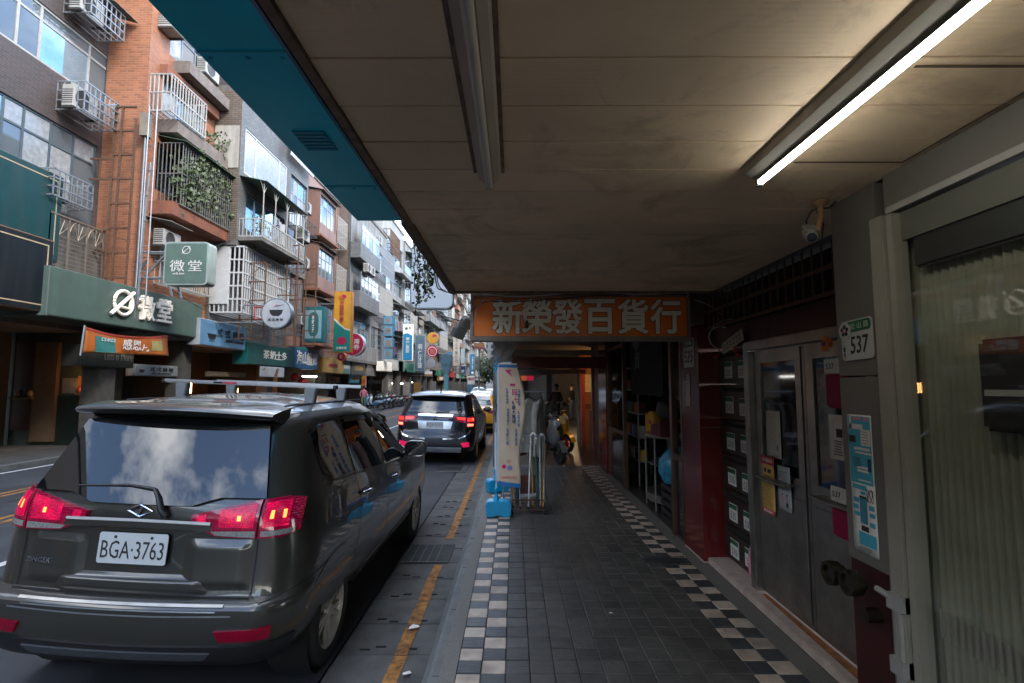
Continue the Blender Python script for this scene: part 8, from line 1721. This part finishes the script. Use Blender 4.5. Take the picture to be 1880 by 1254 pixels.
# ------------------------------------------------------------------ people
def person(label, loc, rz, shirt, trousers, pose='stand', group=None):
    """one continuous skinned figure; clothing by region, hair as a child"""
    J = {'pel': (0, 0, .95, .135), 'wst': (0, 0, 1.08, .125), 'chs': (0, .01, 1.28, .145), 'nck': (0, 0, 1.45, .055), 'hd0': (0, .01, 1.54, .075), 'hd1': (0, .015, 1.63, .088), 'hd2': (0, .01, 1.69, .07)}
    E_ = [('pel', 'wst'), ('wst', 'chs'), ('chs', 'nck'), ('nck', 'hd0'), ('hd0', 'hd1'), ('hd1', 'hd2')]
    for s, n in ((-1, 'l'), (1, 'r')):
        fwd = .28 if pose == 'reach' else .04
        st = .10*s if pose == 'walk' else 0
        J.update({n+'sh': (s*.17, 0, 1.38, .062), n+'el': (s*.24, .02, 1.12, .046), n+'wr': (s*.22, fwd, .90 if pose != 'reach' else 1.08, .032), n+'hn': (s*.215, fwd+.03, .82 if pose != 'reach' else 1.06, .034),
                  n+'hp': (s*.09, 0, .88, .095), n+'kn': (s*.10, .03+st*.8, .50, .062), n+'an': (s*.10, st*1.6, .09, .042), n+'to': (s*.11, .13+st*1.6, .035, .038)})
        E_ += [('chs', n+'sh'), (n+'sh', n+'el'), (n+'el', n+'wr'), (n+'wr', n+'hn'), ('pel', n+'hp'), (n+'hp', n+'kn'), (n+'kn', n+'an'), (n+'an', n+'to')]
        hx, hy, hz, _ = J[n+'hn']
        for k in range(5):
            nm = n+'f%d' % k; off = (k-1.5)*.016 if k < 4 else .0
            J[nm] = (hx, hy + off + (.035 if k == 4 else 0), hz - (.085 - .006*abs(k-1.5) if k < 4 else .03), .009); E_.append((n+'hn', nm))
    keys = list(J); me = bpy.data.meshes.new('body'); me.from_pydata([J[k][:3] for k in keys], [(keys.index(a), keys.index(c)) for a, c in E_], [])
    ob = bpy.data.objects.new('tmp', me); COL.objects.link(ob); md = ob.modifiers.new('skin', 'SKIN'); sv = me.skin_vertices[0].data
    for i, k in enumerate(keys): sv[i].radius = (J[k][3],)*2
    for i, k in enumerate(keys): sv[i].use_root = (k == 'pel')
    ob.modifiers.new('sub', 'SUBSURF').levels = 1
    bpy.context.view_layer.update(); dg = bpy.context.evaluated_depsgraph_get(); nm = bpy.data.meshes.new_from_object(ob.evaluated_get(dg)); bpy.data.objects.remove(ob); nm.materials.clear()
    shm, trm = M('shirt_%s' % label[:18], shirt, .8, var=.1), M('trousers_%s' % label[:18], trousers, .8, var=.1); shoe = M('shoe', (.03, .03, .03), .6)
    for m_ in (skin, shm, trm, shoe): nm.materials.append(m_)
    for p in nm.polygons:
        c = p.center; r_ = abs(c.x); p.use_smooth = True
        p.material_index = 3 if c.z < .085 else 2 if c.z < .99 and r_ < .19 else 0 if (c.z > 1.43 and r_ < .12) or (r_ > .15 and c.z < 1.10) else 1
    t = thing('person', label, 'person', loc, (0, 0, rz), group); link('body', nm, None, t)
    m = MB(); rows = []
    for j in range(8):
        ph = R(-12+102*j/7); rows.append([(.098*math.cos(ph)*math.cos(a), -.012 + .104*math.cos(ph)*math.sin(a) - (.01 if math.sin(a) < 0 else -.0), 1.64 + .118*math.sin(ph) + (.045 if math.sin(a) > .45 and j < 2 else 0)) for a in [2*math.pi*i/18 for i in range(19)]])
    m.grid(rows); m.build('hair', hairm, t, local=True, smooth=180)
    m = MB()
    for s in (-1, 1): m.lathe([(0, .012), (.011, .008), (.013, 0)], (s*.034, .098, 1.635), 'y', 8)
    m.tube([(-.022, .100, 1.575), (.022, .100, 1.575)], .006, 5); m.build('eyes_and_mouth', ink, t, local=True); m = MB(); m.tube([(0, .095, 1.63), (0, .118, 1.60)], [.010, .015], 8); m.build('nose', skin, t, local=True, smooth=60)
    return t
c = P(1023, 772, Z=0); person('person in dark shirt standing behind the yellow scooter in the walkway', (1.62, 19.6, 0), R(150), (.03, .012, .012), (.03, .03, .035), 'reach')
person('person in black top and pale jeans at the bright doorway', (2.78, 24.6, .01), R(60), (.012, .012, .012), (.20, .24, .27))
person('person in pink top standing among the parked scooters', (-10.3, 35.3, -.08), R(200), (.40, .12, .16), (.10, .16, .10), 'reach')
person('person in dark jacket walking far along the left kerb', (-10.4, 58, -.05), R(170), (.05, .05, .07), (.04, .05, .09), 'walk')
# ------------------------------------------------------------------ trees at the end of the street
def tree(label, x, y, h, r_, n, seed):
    rs_ = random.Random(seed); t = thing('street_tree', label, 'tree', (x, y, -.1)); m = MB(); m.tube([(x, y, -.1), (x+.1, y, h*.3), (x-.05, y+.1, h*.6)], [.22, .17, .1], 8)
    tips = []
    for k in range(9):
        a = k*.7; e_ = Vector((x + r_*.7*math.cos(a), y + r_*.7*math.sin(a), h*(.55+.35*rs_.random()))); m.tube([(x, y, h*(.3+.03*k)), Vector((x, y, h*.45)).lerp(e_, .6), e_], [.09, .05, .02], 5); tips.append(e_)
    m.build('trunk', M('bark', (.06, .045, .03), .9, var=.3), t, smooth=60); lm = MB(); cl = [q + Vector((rs_.gauss(0, r_*.28), rs_.gauss(0, r_*.28), rs_.gauss(0, h*.09))) for q in tips for _ in range(7)]
    for _ in range(n):
        c = rs_.choice(cl) + Vector((rs_.gauss(0, .35), rs_.gauss(0, .35), rs_.gauss(0, .3))); a = Vector((rs_.gauss(0, 1), rs_.gauss(0, 1), rs_.gauss(0, 1))).normalized(); bb = a.orthogonal().normalized(); s = rs_.uniform(.12, .24); lm.add([c, c + a*s + bb*s*.5, c + a*s*2, c + a*s - bb*s*.5], [(0, 1, 2, 3)])
    lm.build('crown', M('tree_foliage', (.055, .08, .028), .6, var=.5, scale=1.2), t)
tree('round street tree at the far end of the road', -3.6, 92, 6.2, 2.4, 4200, 3)
tree('second street tree behind the first at the far end', -2.2, 112, 7.0, 2.8, 3800, 5)

flush_texts()
